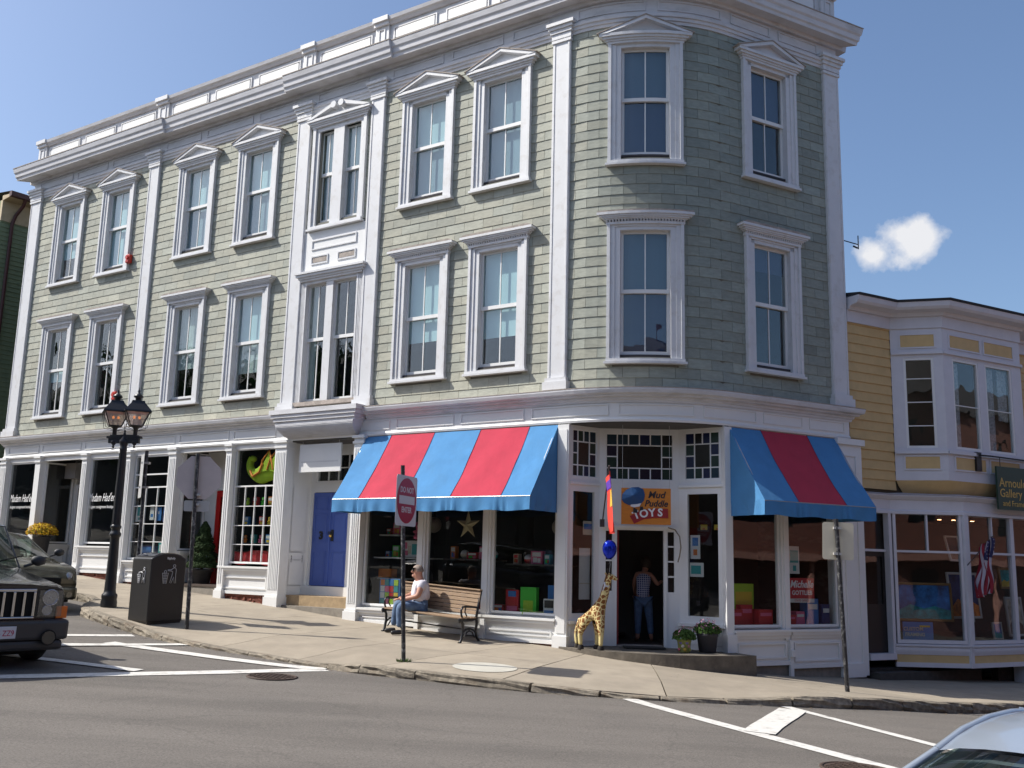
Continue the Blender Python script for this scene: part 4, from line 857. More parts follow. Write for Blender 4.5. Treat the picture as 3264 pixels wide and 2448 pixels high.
# tapering yellow underside of the bay
A1, A2, A3, A4 = plan(7.95, .0), plan(8.6, .5), plan(10.7, .5), plan(11.4, 0)
mb = MB(); up = [(*y0, 3.485), (*y1, 3.485), (*y2, 3.485), (*y3, 3.485)]; mid = [(*plan(7.72, 0), 3.36), (*plan(8.42, .66), 3.34), (*plan(10.9, .66), 3.34), (*plan(11.6, 0), 3.36)]; dn = [(*A1, 3.1), (*A2, 3.1), (*A3, 3.1), (*A4, 3.1)]
mb.add(up+mid+dn, [(i+k, i+k+1, i+5+k, i+4+k) for i in (0, 4) for k in range(3)], 0, 1, True); mb.build('bay_underside', YEL, Y)
# gallery shopfront
ya, yb_ = plan(7.40, 0), plan(8.74, .72); FG0 = fseg(plan(6.6, -.02), ya); FG1 = fseg(ya, yb_); FG2 = fseg(yb_, plan(16, .72))
for F, m0, m1 in ((FG0, 0, 0), (FG1, 0, .25), (FG2, .25, 0)):
    q = MB(); q.sweep(F, 0, F.L, [(-.3, 2.78), (.05, 2.78), (.05, 2.84), (.02, 2.86), (.02, 3.06), (.06, 3.08), (.12, 3.14), (.12, 3.16), (-.3, 3.20)], miter0=m0, miter1=m1); q.build('fascia', YTR, Y)
    q = MB(); q.sweep(F, 0, F.L, [(-.3, 3.20), (.13, 3.165), (.13, 3.18), (-.8, 3.32)], miter0=m0, miter1=m1); q.build('flashing', mat('grey_lead', (.38, .38, .42), .6), Y)
mb = MB(); mb.fbox(plan, 6.4, 24, -.8, 3.2, -2.4, -2.3); mb.build('shop_back_wall', DARK2, Y)
mb = MB(); mb.fbox(plan, 6.56, 16, -.06, .0, -2.3, -.1); mb.build('shop_floor', DARK2, Y)
mb = MB(); mb.add([(*plan(7.4, -2.3), .2), (*ya, .2), (*yb_, .2), (*plan(16, .72), .2), (*plan(16, -2.3), .2)], [(0, 1, 2, 3, 4)]); mb.build('display_deck', mat('dark_wood_deck', (.05, .04, .03), .7), Y)
mb = MB(); mb.add([(*plan(6.4, -2.3), 2.80), (*plan(6.4, 0), 2.80), (*ya, 2.80), (*yb_, 2.80), (*plan(16, .72), 2.80), (*plan(16, -2.3), 2.80)], [(0, 1, 2, 3, 4, 5)]); mb.build('shop_ceiling', DARK2, Y)
yb(FG0, .72, .80, .0, 2.78, -.1, .04, name='post')
DD = mat('near_black_door', (.012, .011, .012), .4)
d_ = empty('shop_door', (*plan(6.75, -.1), 0), parent=Y); d_.matrix_parent_inverse = PINV(Y)
q = MB(); [q.fbox(plan, *a, -.16, -.11) for a in ((6.62, 6.76, 0, 2.0), (7.26, 7.34, 0, 2.0), (6.76, 7.26, 0, .95), (6.76, 7.26, 1.9, 2.0))]; q.build('door_leaf', DD, d_)
q = MB(); q.fbox(plan, 6.76, 7.26, .95, 1.9, -.14, -.13); q.fbox(plan, 6.62, 7.34, 2.05, 2.78, -.14, -.13); q.build('pane', SHOPG, d_)
yb(plan, 6.62, 7.34, 2.0, 2.05, -.15, -.06, name='transom_bar')
for F, wins in ((FG1, [(.05, F_x, 0) for F_x in (FG1.L-.06,)]), (FG2, [(.06, 1.50, 0), (1.50, 2.9, 0), (2.9, 4.3, 0), (4.3, 5.8, 0)])):
    for a, b, _ in wins:
        w = empty('shop_window', (*F(a, 0), .26), parent=Y); w.matrix_parent_inverse = PINV(Y); q = MB()
        q.fbox(F, a, a+.06, .2, 2.78, -.06, .03); q.fbox(F, b-.05, b, .2, 2.78, -.06, .03); q.fbox(F, a+.06, b-.05, .2, .27, -.06, .03); q.fbox(F, a+.06, b-.05, 2.0, 2.045, -.05, .02)
        mid = (a+b)/2 if F is FG1 else a+.56*(b-a) if b < 1.6 else (a+b)/2; q.fbox(F, mid-.018, mid+.018, 2.045, 2.78, -.05, .02)
        q.build('frame', YTR, w)
        for x, yy, z0, z1 in ((a+.06, b-.05, .27, 2.0), (a+.06, mid-.018, 2.045, 2.78), (mid+.018, b-.05, 2.045, 2.78)): q = MB(); q.fbox(F, x, yy, z0, z1, -.03, -.024); q.build('pane', SHOPG, w)
for F, m0, m1 in ((FG1, 0, .25), (FG2, .25, 0)):
    q = MB(); q.sweep(F, 0, F.L, [(-.06, -.02), (.03, -.02), (.05, .06), (.05, .10), (.035, .12), (.07, .15), (.07, .18), (-.06, .2)], miter0=m0, miter1=m1); q.build('sill_moulding', YTR, Y)
    q = MB(); q.sweep(F, .02, F.L-.02, [(-.06, -.17), (.02, -.17), (.02, -.02), (-.06, -.02)]); q.build('yellow_panel', YEL, Y)
    q = MB(); q.sweep(F, 0, F.L, [(-.06, -.26), (.045, -.26), (.045, -.17), (-.06, -.17)], miter0=m0, miter1=m1); q.build('bottom_rail', YTR, Y)
yb(FG2, -.05, .05, -.26, 2.78, -.05, .05, name='corner_post')
yb(FG2, 1.75, 2.05, -.75, -.27, -.3, .0, name='pier'); yb(FG2, 1.3, 9, -1.1, -.27, -.5, -.35, name='dark_stone_base', m=mat('dark_rubble', (.03, .027, .025), .95, noise=.5, nscale=8, bump=1, bscale=12))
yb(plan, 6.62, 8.4, -1.0, -.28, -.5, .05, name='dark_stone_base', m=mat('dark_rubble', (.03, .027, .025), .95)); yb(plan, 6.62, 9.6, -1.0, -.34, -.3, .3, name='low_step', m=mat('dark_step_stone', (.06, .055, .05), .9, noise=.3, nscale=8)); yb(plan, 6.62, 7.36, -.12, .0, -.15, .08, name='door_sill')
# ================================================================= GREEN HOUSE BEHIND ON THE LEFT
Gh = empty('green_house', (-16.4, 31.7, 1.5), 'dark green clapboard house with brown gutter behind the left end of the corner building', 'house')
GF = fseg((-16.95, 31.05), (-12.9, 36.1)); GRN = mat('green_clapboard', (.21, .27, .16), .8, noise=.1, nscale=4); CRM = mat('cream_trim', (.50, .41, .26), .7, noise=.15, nscale=6, dark=(.25, .18, .1), darkamt=.5); BRN = mat('brown_gutter', (.07, .022, .018), .5)
z = .8
while z < 12.3:
    q = MB(); vs = []
    for s in (0, GF.L):
        for o, zz in ((-.1, z), (.025, z), (.004, z+.15), (-.1, z+.15)): vs.append((*GF(s, o), zz))
    q.add(vs, [(0, 1, 2, 3), (7, 6, 5, 4)]+[(k, 4+k, 4+(k+1) % 4, (k+1) % 4) for k in range(4)]); q.build('clapboard', GRN, Gh); z += .15
q = MB(); q.fbox(GF, 0, GF.L, 12.25, 12.95, -.1, .05); q.build('frieze_board', CRM, Gh)
q = MB(); q.fbox(GF, 0, GF.L, .8, 12.95, -5, -.12); q.build('house_body', GRN, Gh)
q = MB(); q.sweep(GF, 0, GF.L, [(0, 12.93), (.5, 12.96), (.5, 13.06), (0, 13.1)]); q.build('soffit', CRM, Gh)
q = MB(); q.sweep(GF, 0, GF.L, [(.47, 12.96), (.62, 12.98), (.64, 13.14), (.47, 13.14)]); q.build('gutter', BRN, Gh)
q = MB(); q.tube([(*GF(.5, .55), 13.0), (*GF(.5, .45), 12.8), (*GF(.42, .16), 12.5), (*GF(.35, .12), 12.2), (*GF(.3, .1), 1.5)], .06, 8); q.build('downpipe', BRN, Gh)
q = MB(); vs = [(*GF(0, .64), 13.14), (*GF(GF.L, .64), 13.14), (*GF(GF.L, -5), 13.9), (*GF(0, -5), 13.9)]; q.add(vs, [(0, 1, 2, 3)]); q.build('roof', mat('dark_shingle_roof', (.035, .03, .03), .95, noise=.4, nscale=6), Gh)
q = MB(); q.fbox(GF, 1.4, 2.2, 7.6, 10.6, .0, .08); q.build('shutter', mat('pale_shutter', (.4, .37, .36), .7), Gh)
# ================================================================= STREET FURNITURE
def gz(x, y): return hwalk(*to_sd(x, y))
def frame3(x, y, z, ang):   # local frame: x axis at angle ang
    return Matrix.Translation((x, y, z)) @ Matrix.Rotation(ang, 4, 'Z')
# ---- twin-lantern street lamp
lx, ly = -8.03, 20.45; lz = gz(lx, ly)
lamp = empty('street_lamp', (lx, ly, lz), 'black cast iron street lamp with two gas lanterns standing behind the parked cars', 'street lamp')
q = MB(); q.lathe([(.155, -.05), (.16, .10), (.145, .16), (.155, .20), (.15, .25), (.12, .28), (.112, .34), (.090, 1.35), (.095, 1.40), (.115, 1.42), (.115, 1.47), (.09, 1.50), (.088, 1.56), (.105, 1.58), (.105, 1.62), (.08, 1.65)], (lx, ly, lz), 20); q.build('base', BLACK, lamp)
q = MB(); q.lathe([(.085, 1.6), (.082, 2.4), (.068, 3.15), (.075, 3.18), (.075, 3.22), (.065, 3.24), (.085, 3.32), (.095, 3.38), (.06, 3.42), (.04, 3.5)], (lx, ly, lz), 16)
for k in range(10):
    th = 2*pi*k/10; q.tube([(lx+.084*cos(th), ly+.084*sin(th), lz+1.65), (lx+.068*cos(th), ly+.068*sin(th), lz+3.1)], .009, 4)
q.build('post', BLACK, lamp)
ang = -.16; Mx = frame3(lx, ly, lz+3.42, ang)
q = MB(); q.box(-.38, .38, -.045, .045, 0, .05, 0, Mx); q.box(-.34, .34, -.035, .035, -.10, 0, 0, Mx); q.box(-.30, .30, -.05, .05, .05, .075, 0, Mx); q.lathe([(.02, .07), (.03, .1), (.015, .13), (.025, .16), (.0, .19)], (0, 0, 0), 10, M=Mx); q.build('crossbar', BLACK, lamp)
LGL = bpy.data.materials.new('lantern_glass'); LGL.use_nodes = True; _lt = LGL.node_tree; _lo = _lt.nodes['Material Output']; _lb = _lt.nodes['Principled BSDF']; _lb.inputs['Base Color'].default_value = (.62, .56, .53, 1); _lb.inputs['Roughness'].default_value = .5
_tr = _lt.nodes.new('ShaderNodeBsdfTransparent'); _tr.inputs[0].default_value = (.95, .86, .78, 1); _mx = _lt.nodes.new('ShaderNodeMixShader'); _mx.inputs[0].default_value = .5; _lt.links.new(_tr.outputs[0], _mx.inputs[1]); _lt.links.new(_lb.outputs[0], _mx.inputs[2]); _lt.links.new(_mx.outputs[0], _lo.inputs[0])

FROST = mat('frosted_lantern_pane', (.62, .56, .52), .5); MANT = mat('gas_mantle_glow', (1, .45, .15), .6, emis=(1, .35, .08), emstr=.8); COPPER = mat('lantern_inner_hood', (.75, .25, .10), .35, .3)
for dx in (-.235, .235):
    Ml = Mx @ Matrix.Translation((dx, 0, .05)) @ Matrix.Rotation(-ang+.45, 4, 'Z')
    p_ = Ml @ Vector((0, 0, 0)); ln = empty('lantern', p_, parent=lamp); ln.matrix_parent_inverse = PINV(lamp)
    q = MB(); q.lathe([(.05, -.28), (.0, -.29)], (0, 0, 0), 10, M=Ml); q.lathe([(.0, -.27), (.03, -.22), (.015, -.2), (.06, -.14), (.05, -.1)], (0, 0, 0), 10, M=Ml); q.lathe([(.045, -.02), (.045, .14), (.06, .17), (.11, .20), (.12, .215)], (0, 0, 0), 12, M=Ml)
    b0, b1, z0, z1 = .12, .23, .21, .50
    for sx in (-1, 1):
        for sy in (-1, 1): q.tube([tuple(Ml @ Vector((sx*b0, sy*b0, z0))), tuple(Ml @ Vector((sx*b1, sy*b1, z1)))], .012, 5)
    for z, b in ((z0, b0), (z1, b1)):
        for (x0, y0_), (x1, y1_) in (((-b, -b), (b, -b)), ((b, -b), (b, b)), ((b, b), (-b, b)), ((-b, b), (-b, -b))): q.tube([tuple(Ml @ Vector((x0, y0_, z))), tuple(Ml @ Vector((x1, y1_, z)))], .013, 5)
    q.build('lantern_frame', BLACK, ln)
    for k in range(4):
        R4 = Ml @ Matrix.Rotation(pi/2*k, 4, 'Z'); g_ = MB(); vs = [R4 @ Vector(v) for v in ((-b0, -b0, z0), (b0, -b0, z0), (b1, -b1, z1), (-b1, -b1, z1))]; g_.add(vs, [(0, 1, 2, 3)]); g_.build('lantern_pane', LGL, ln, fix=False)
    q = MB()
    def pyr(b_, z_, t_, zt_): 
        vs = [Ml @ Vector(v) for v in ((-b_, -b_, z_), (b_, -b_, z_), (b_, b_, z_), (-b_, b_, z_), (-t_, -t_, zt_), (t_, -t_, zt_), (t_, t_, zt_), (-t_, t_, zt_))]; q.add(vs, [(0, 1, 5, 4), (1, 2, 6, 5), (2, 3, 7, 6), (3, 0, 4, 7), (4, 5, 6, 7)])
    pyr(.265, z1+.0, .255, z1+.03); pyr(.255, z1+.03, .13, z1+.20); pyr(.13, z1+.20, .12, z1+.24)
    q.lathe([(.06, .74), (.06, .80), (.10, .82), (.085, .86), (.045, .89), (.02, .92), (.03, .95), (.012, .98), (.004, 1.03)], (0, 0, 0), 12, M=Ml); q.build('lantern_roof', BLACK, ln)
    q = MB(); vs = [Ml @ Vector(v) for v in ((-.22, -.22, z1-.005), (.22, -.22, z1-.005), (.22, .22, z1-.005), (-.22, .22, z1-.005))]; q.add(vs, [(0, 1, 2, 3)]); q.build('lantern_hood', COPPER, ln, fix=False)
    q = MB()
    for ox in (-.05, .05): q.tube([tuple(Ml @ Vector((ox, 0, .22))), tuple(Ml @ Vector((ox, 0, .36)))], .014, 6)
    q.build('burner', mat('burner_brass', (.3, .22, .12), .5, .5), ln)
    q = MB()
    for ox in (-.05, .05): q.lathe([(.0, .36), (.022, .37), (.025, .41), (.0, .43)], (ox, 0, 0), 8, M=Ml)
    q.build('mantle', MANT, ln)
    q = MB()
    for sx, sy in ((-1, -1), (1, -1), (1, 1), (-1, 1)): q.tube([tuple(Ml @ Vector(v)) for v in ((sx*.255, sy*.255, z1), (sx*.20, sy*.20, .17), (sx*.05, sy*.05, .12))], .006, 5)
    q.build('lantern_stay', BLACK, ln)
# ---- sign posts
STEEL = mat('galvanised_sign_back', (.52, .51, .50), .45, .35, noise=.08, nscale=6, dark=(.3, .29, .27), darkamt=.3, dscale=3)
POLE = mat('chipped_black_pole', (.022, .022, .025), .45, noise=.3, nscale=9, dark=(.35, .35, .35), darkamt=.8, dscale=16, bump=.1)
SIGNW = mat('sign_white_sheeting', (.52, .52, .56), .4); SIGNR = mat('sign_red_sheeting', (.30, .008, .035), .4)
def pole(t, x, y, z0, z1, tx=0, ty=0, r=.033):
    q = MB(); q.tube([(x, y, z0-.1), (x+tx*(z1-z0), y+ty*(z1-z0), z1)], r, 10); q.build('pole', POLE, t)
def plate(mb, M, pts, t=.004, mi=0):
    n = len(pts); vs = [M @ Vector((x, t/2, z)) for x, z in pts]+[M @ Vector((x, -t/2, z)) for x, z in pts]
    mb.add(vs, [tuple(range(n)), tuple(range(2*n-1, n-1, -1))]+[(i, n+i, n+(i+1) % n, (i+1) % n) for i in range(n)], mi)
def rrect(w, h, r, n=4):
    P_ = []
    for cx, cz, a0 in ((w/2-r, h/2-r, 0), (-w/2+r, h/2-r, 90), (-w/2+r, -h/2+r, 180), (w/2-r, -h/2+r, 270)):
        for k in range(n+1): a = radians(a0+90*k/n); P_.append((cx+r*cos(a), cz+r*sin(a)))
    return P_
def clamp(mb, M, z): mb.box(-.06, .06, -.045, .045, z-.02, z+.02, 0, M)
# do not enter
x, y = -1.58, 15.95; z = gz(x, y); t = empty('do_not_enter_sign', (x, y, z), 'red and white DO NOT ENTER sign on a black pole before the bench', 'street sign')
pole(t, x, y, z, 3.10, -.055/1.0*.9, 0, .034); an = radians(71); Ms = Matrix.Translation((x-.12, y-.02, 2.53)) @ Matrix.Rotation(an, 4, 'Z') @ Matrix.Translation((0, -.06, 0))
q = MB(); plate(q, Ms, rrect(.78, .80, .05)); q.build('sign_plate', SIGNW, t)
q = MB(); plate(q, Ms @ Matrix.Translation((0, -.0045, 0)), [(.36*cos(2*pi*k/40), .36*sin(2*pi*k/40)) for k in range(40)]); q.build('red_disc', SIGNR, t)
q = MB(); q.box(-.29, .29, -.0105, -.006, -.055, .075, 0, Ms); q.build('white_bar', SIGNW, t)
Mt = Ms @ Matrix.Translation((0, -.0075, 0)) @ Matrix.Rotation(pi/2, 4, 'X')
text('DO NOT', 'sign_lettering', Mt @ Matrix.Translation((0, .165, 0)), .125, SIGNW, t, .001, bold=.003); text('ENTER', 'sign_lettering', Mt @ Matrix.Translation((0, -.15, 0)), .125, SIGNW, t, .001, bold=.003)
q = MB(); clamp(q, Ms @ Matrix.Translation((0, .055, 0)), .3); q.build('clamp', STEEL, t); q = MB(); clamp(q, Ms @ Matrix.Translation((0, .055, 0)), -.3); q.build('clamp', STEEL, t)
WEED = mat('green_weed', (.06, .12, .02), .8); q = MB(); random.seed(3)
for k in range(60):
    a = random.uniform(0, 2*pi); r = random.uniform(.03, .12); X, Y = x+r*cos(a), y+r*sin(a); d = Vector((cos(a), sin(a), 0))*.03; q.add([(X-.008, Y, z), (X+.008, Y, z), (X+d.x, Y+d.y, z+random.uniform(.02, .06))], [(0, 1, 2)])
tag(q.build('weed_tuft', WEED, fix=False), 'small green weeds growing round the foot of the black sign pole', 'weeds', kind='stuff')
# stop sign seen from behind
x, y = -5.80, 18.49; z = gz(x, y); t = empty('stop_sign', (x, y, z), 'back of an octagonal stop sign on a black pole beside the bin', 'street sign')
pole(t, x, y, z, 3.46, -.018, 0, .036); vx = Vector((x, y, 0)).normalized(); an = atan2(vx.x, -vx.y)*0+radians(8)
Ms = Matrix.Translation((x-.02, y+.06, 3.02)) @ Matrix.Rotation(an, 4, 'Z')
q = MB(); R_ = .40/cos(pi/8); plate(q, Ms, [(R_*cos(pi/8+pi/4*k), R_*sin(pi/8+pi/4*k)) for k in range(8)]); q.build('sign_plate', mat('sign_back_metal', (.58, .50, .48), .6, .0, noise=.07, nscale=5), t)
q = MB(); plate(q, Ms @ Matrix.Translation((0, -.01, -.53)), rrect(.46, .2, .03)); q.build('supplementary_plate', STEEL, t)
q = MB(); plate(q, Ms @ Matrix.Translation((0, .008, 0)), [(R_*cos(pi/8+pi/4*k), R_*sin(pi/8+pi/4*k)) for k in range(8)]); q.build('red_face', SIGNR, t)
text('STOP', 'sign_lettering', Ms @ Matrix.Translation((0, .013, 0)) @ Matrix.Rotation(pi, 4, 'Z') @ Matrix.Rotation(pi/2, 4, 'X'), .32, SIGNW, t, .001)
for zz in (-.32, -.5): q = MB(); clamp(q, Ms @ Matrix.Translation((0, -.03, 0)), zz); q.build('clamp', STEEL, t)
q = MB(); q.tube([Ms @ Vector((0, -.06, .42)), Ms @ Vector((.18, -.06, .40))], .008, 6); q.build('bracket_arm', POLE, t)
# parking sign seen edge-on
x, y = -7.18, 19.56; z = gz(x, y); t = empty('parking_sign', (x, y, z), 'narrow sign seen edge-on at the top of a black pole behind the bin', 'street sign')
pole(t, x, y, z, 3.60, -.01, 0, .036); an = atan2(y, x)
Ms = Matrix.Translation((x-.09, y-.02, 3.10)) @ Matrix.Rotation(an+.12, 4, 'Z'); q = MB(); plate(q, Ms, rrect(.46, .86, .03)); q.build('sign_plate', STEEL, t)
for zz in (2.86, 3.34): q = MB(); q.box(x-.1, x+.05, y-.05, y+.05, zz, zz+.04); q.build('clamp', STEEL, t)
# sign back on the right
x, y = 5.51, 16.46; z = gz(x, y); t = empty('regulatory_sign', (x, y, z), 'cream back of a rectangular sign on a black pole below the right awning', 'street sign')
pole(t, x, y, z, 2.44, -.035, 0, .036); Ms = Matrix.Translation((5.45, 16.50, 2.08)) @ Matrix.Rotation(radians(-6), 4, 'Z') @ Matrix.Rotation(radians(1.5), 4, 'Y')
q = MB(); plate(q, Ms, rrect(.50, .61, .04)); q.build('sign_plate', mat('cream_sign_back', (.62, .57, .45), .6, noise=.05, nscale=4), t)
for zz in (-.21, .21): q = MB(); clamp(q, Ms @ Matrix.Translation((-.02, -.03, 0)), zz); q.build('clamp', STEEL, t)
# ---- solar litter compactor
A_, B_, C_ = Vector((-7.04, 18.88, 0)), Vector((-6.54, 18.50, 0)), Vector((-6.12, 19.12, 0))
ex = (B_-A_).normalized(); ey = Vector((-ex.y, ex.x, 0)); zb = gz(-6.56, 18.6)-.01
bin_ = empty('litter_bin', (A_+ex*.31+ey*.37)+Vector((0, 0, zb)), 'tall black rounded litter compactor with white litter-figure symbols beside the kerb', 'litter bin')
Mb = Matrix(((ex.x, ey.x, 0, A_.x), (ex.y, ey.y, 0, A_.y), (0, 0, 1, zb), (0, 0, 0, 1)))
BINM = mat('black_bin_shell', (.018, .017, .017), .35, noise=.1, nscale=6, bump=.15, bscale=90)
q = MB(); Wd, Dp, Ht = .62, .74, 1.30; prof = []
for k in range(13): t_ = k/12; yy = Dp*t_; prof.append((yy, Ht-.10*(abs(2*t_-1)**2.4)))
n = len(prof); vs = [Mb @ Vector((xx, yy, zz)) for xx in (0, Wd) for yy, zz in prof+[(Dp, .06), (0, .06)]]; m_ = n+2
q.add(vs, [tuple(range(m_)), tuple(range(2*m_-1, m_-1, -1))]+[(i, m_+i, m_+(i+1) % m_, (i+1) % m_) for i in range(m_)]); q.build('shell', BINM, bin_, bevel=.018)
q = MB(); vs = [Mb @ Vector((xx, yy, zz+dz)) for dz in (.004, .012) for xx in (.03, Wd-.03) for yy, zz in prof[1:-1]]; n1 = n-2
q.add(vs, [(i, i+1, n1+i+1, n1+i) for i in range(n1-1)]+[(2*n1+i, 3*n1+i, 3*n1+i+1, 2*n1+i+1) for i in range(n1-1)]); q.build('solar_panel', mat('solar_panel', (.03, .035, .05), .15, coat=.6), bin_)
q = MB(); [q.box(a, b, c_, d, -.04, .07, 0, Mb) for a, b, c_, d in ((.04, .14, .04, .14), (Wd-.14, Wd-.04, .04, .14), (.04, .14, Dp-.14, Dp-.04), (Wd-.14, Wd-.04, Dp-.14, Dp-.04))]; q.box(.02, Wd-.02, .02, Dp-.02, .03, .065, 0, Mb); q.build('plinth', BLACK, bin_)
PICT = mat('white_symbol', (.55, .55, .56), .6)
def pictogram(M, sc, w=.012):   # outline figure dropping litter in a basket, as line work
    q = MB(); L_ = lambda pts, r=w/2: q.tube([M @ Vector((x*sc, -.004, z*sc)) for x, z in pts], r, 5)
    L_([(.28+.07*cos(a*pi/6), .92+.07*sin(a*pi/6)) for a in range(13)])
    L_([(.24, .82), (.10, .72), (-.1, .72), (-.1, .68), (.12, .66), (.2, .62), (.16, .42), (.06, .06), (.14, .04), (.27, .36), (.34, .04), (.42, .04), (.38, .45), (.40, .74), (.34, .82), (.24, .82)])
    L_([(-.4, .55), (-.06, .55), (-.14, .02), (-.32, .02), (-.4, .55)])
    for zz in (.15, .28, .41): L_([(-.36+.04*(.41-zz), zz), (-.09-.05*(.41-zz), zz)], w*.3)
    for xx in (-.3, -.23, -.16): L_([(xx-.02*(xx+.23)*3, .55), (xx*.8-.046, .02)], w*.3)
    L_([(-.28, .57), (-.3, .66), (-.22, .7), (-.16, .62), (-.2, .57)])
    return q.build('litter_symbol', PICT, bin_)
pictogram(Mb @ Matrix.Translation((.33, -.002, .74)), .30); 
Mr = Mb @ Matrix.Translation((Wd+.002, Dp*.52, .74)) @ Matrix.Rotation(pi/2, 4, 'Z'); pictogram(Mr, .36)
text('BigBelly', 'bin_lettering', Mb @ Matrix.Translation((Wd+.003, Dp*.55, 1.21)) @ Matrix.Rotation(pi/2, 4, 'Z') @ Matrix.Rotation(pi/2, 4, 'X'), .055, PICT, bin_, .001, bold=.002)
# ---- bench
bx, by = Vector((-2.37, 19.72, 0)), Vector((-.82, 18.55, 0)); e1 = (by-bx).normalized(); e2 = Vector((-e1.y, e1.x, 0)); zl, zr = gz(bx.x, bx.y)+.0, gz(by.x, by.y)
bl = (by-bx).length; e3 = Vector((e1.x, e1.y, (zr-zl)/bl)).normalized()
bench = empty('bench', (*((bx+by)/2+e2*.25).to_2d(), (zl+zr)/2), 'slatted timber bench with black cast iron ends on the pavement below the striped awning', 'bench')
Mbn = Matrix(((e3.x, e2.x, 0, bx.x), (e3.y, e2.y, 0, bx.y), (e3.z, 0, 1, zl), (0, 0, 0, 1)))
SLAT = mat('weathered_bench_timber', (.29, .195, .12), .7, noise=.25, nscale=7, bump=.3, bscale=30, stretch=(1, 1, 4), dark=(.2, .13, .08), darkamt=.5, dscale=5)
def slat(y0_, y1_, z0, z1, tilt=0):
    M = Mbn @ Matrix.Translation((0, (y0_+y1_)/2, (z0+z1)/2)) @ Matrix.Rotation(tilt, 4, 'X'); q = MB(); q.box(-.02, bl+.02, -(y1_-y0_)/2, (y1_-y0_)/2, -(z1-z0)/2, (z1-z0)/2, 0, M); q.build('slat', SLAT, bench, bevel=.006)
for i, (yy, zz) in enumerate(((.02, .425), (.11, .43), (.20, .425), (.29, .42), (.38, .42))): slat(yy-.04, yy+.04, zz, zz+.03)
for i in range(6): tl = radians(-12); zz = .49+i*.073; slat(.455+i*.016-.014, .455+i*.016+.014, zz, zz+.066, tl)
slat(.50, .58, .93, .955)
for xx in (0.0, bl):
    q = MB(); T_ = lambda pts, r: q.tube([Mbn @ Vector((xx, yy, zz)) for yy, zz in pts], r, 8)
    T_([(-.02, .0), (.02, .06), (.055, .2), (.05, .33), (.0, .41)], .026); T_([(-.06, .0), (.0, .0)], .022)
    T_([(.55, .0), (.47, .08), (.43, .2), (.46, .34), (.44, .45), (.50, .70), (.56, .93)], .026); T_([(.5, 0), (.6, .0)], .022)
    T_([(-.03, .41), (.12, .40), (.30, .40), (.45, .43)], .024)
    T_([(.06, .18), (.14, .24), (.25, .25), (.36, .22), (.44, .16)], .018); T_([(.10, .10), (.18, .19), (.25, .205), (.33, .18), (.40, .08)], .014)
    T_([(.04, .42), (.0, .50), (-.01, .58), (.03, .64), (.12, .645), (.40, .63), (.48, .62)], .019); T_([(.12, .645), (.10, .55), (.16, .47)], .013)
    T_([(-.035, .43), (-.05, .40), (-.03, .37)], .03)
    q.build('cast_iron_end', BLACK, bench)
q = MB(); q.tube([Mbn @ Vector((0, .25, .22)), Mbn @ Vector((bl, .25, .22))], .014, 8); q.build('tie_rod', BLACK, bench)
# ================================================================= PEOPLE
def skin(name, J, E_, m, parent, sub=2, smooth=True, label=None):
    me = bpy.data.meshes.new(name); keys = list(J); me.from_pydata([J[k][:3] for k in keys], [(keys.index(a), keys.index(b)) for a, b in E_], []); me.materials.append(m)
    o = bpy.data.objects.new(name, me); C.objects.link(o); s_ = o.modifiers.new('skin', 'SKIN'); s_.use_smooth_shade = True; s_.branch_smoothing = .4
    for i, k in enumerate(keys):
        r = J[k][3]; r = (r, r) if not isinstance(r, tuple) else r; me.skin_vertices[0].data[i].radius = r
    me.skin_vertices[0].data[0].use_root = True
    sb = o.modifiers.new('smooth', 'SUBSURF'); sb.levels = sb.render_levels = sub
    if parent: o.parent = parent; o.matrix_parent_inverse = PINV(parent)
    if label: o['label'] = label
    return o
def blob(name, M, r, m, parent, sx=1, sy=1, sz=1, n=16, fn=None):
    q = MB(); prof = [(max(.001, r*sin(pi*k/n)), -r*cos(pi*k/n)) for k in range(n+1)]; q.lathe(prof, (0, 0, 0), 20, M=M @ Matrix.Diagonal((sx, sy, sz, 1))); return q.build(name, m, parent)
FLESH = mat('sunburnt_skin', (.46, .23, .16), .55, noise=.08, nscale=9); JEAN = mat('blue_denim', (.10, .16, .27), .85, noise=.3, nscale=14, bump=1.0, bscale=11); SHIRT = mat('white_cotton', (.66, .64, .70), .85, noise=.08, nscale=7, bump=1.0, bscale=9); SHOE = mat('black_leather', (.018, .016, .016), .45); HAIR = mat('greying_hair', (.30, .24, .20), .8, noise=.5, nscale=30)
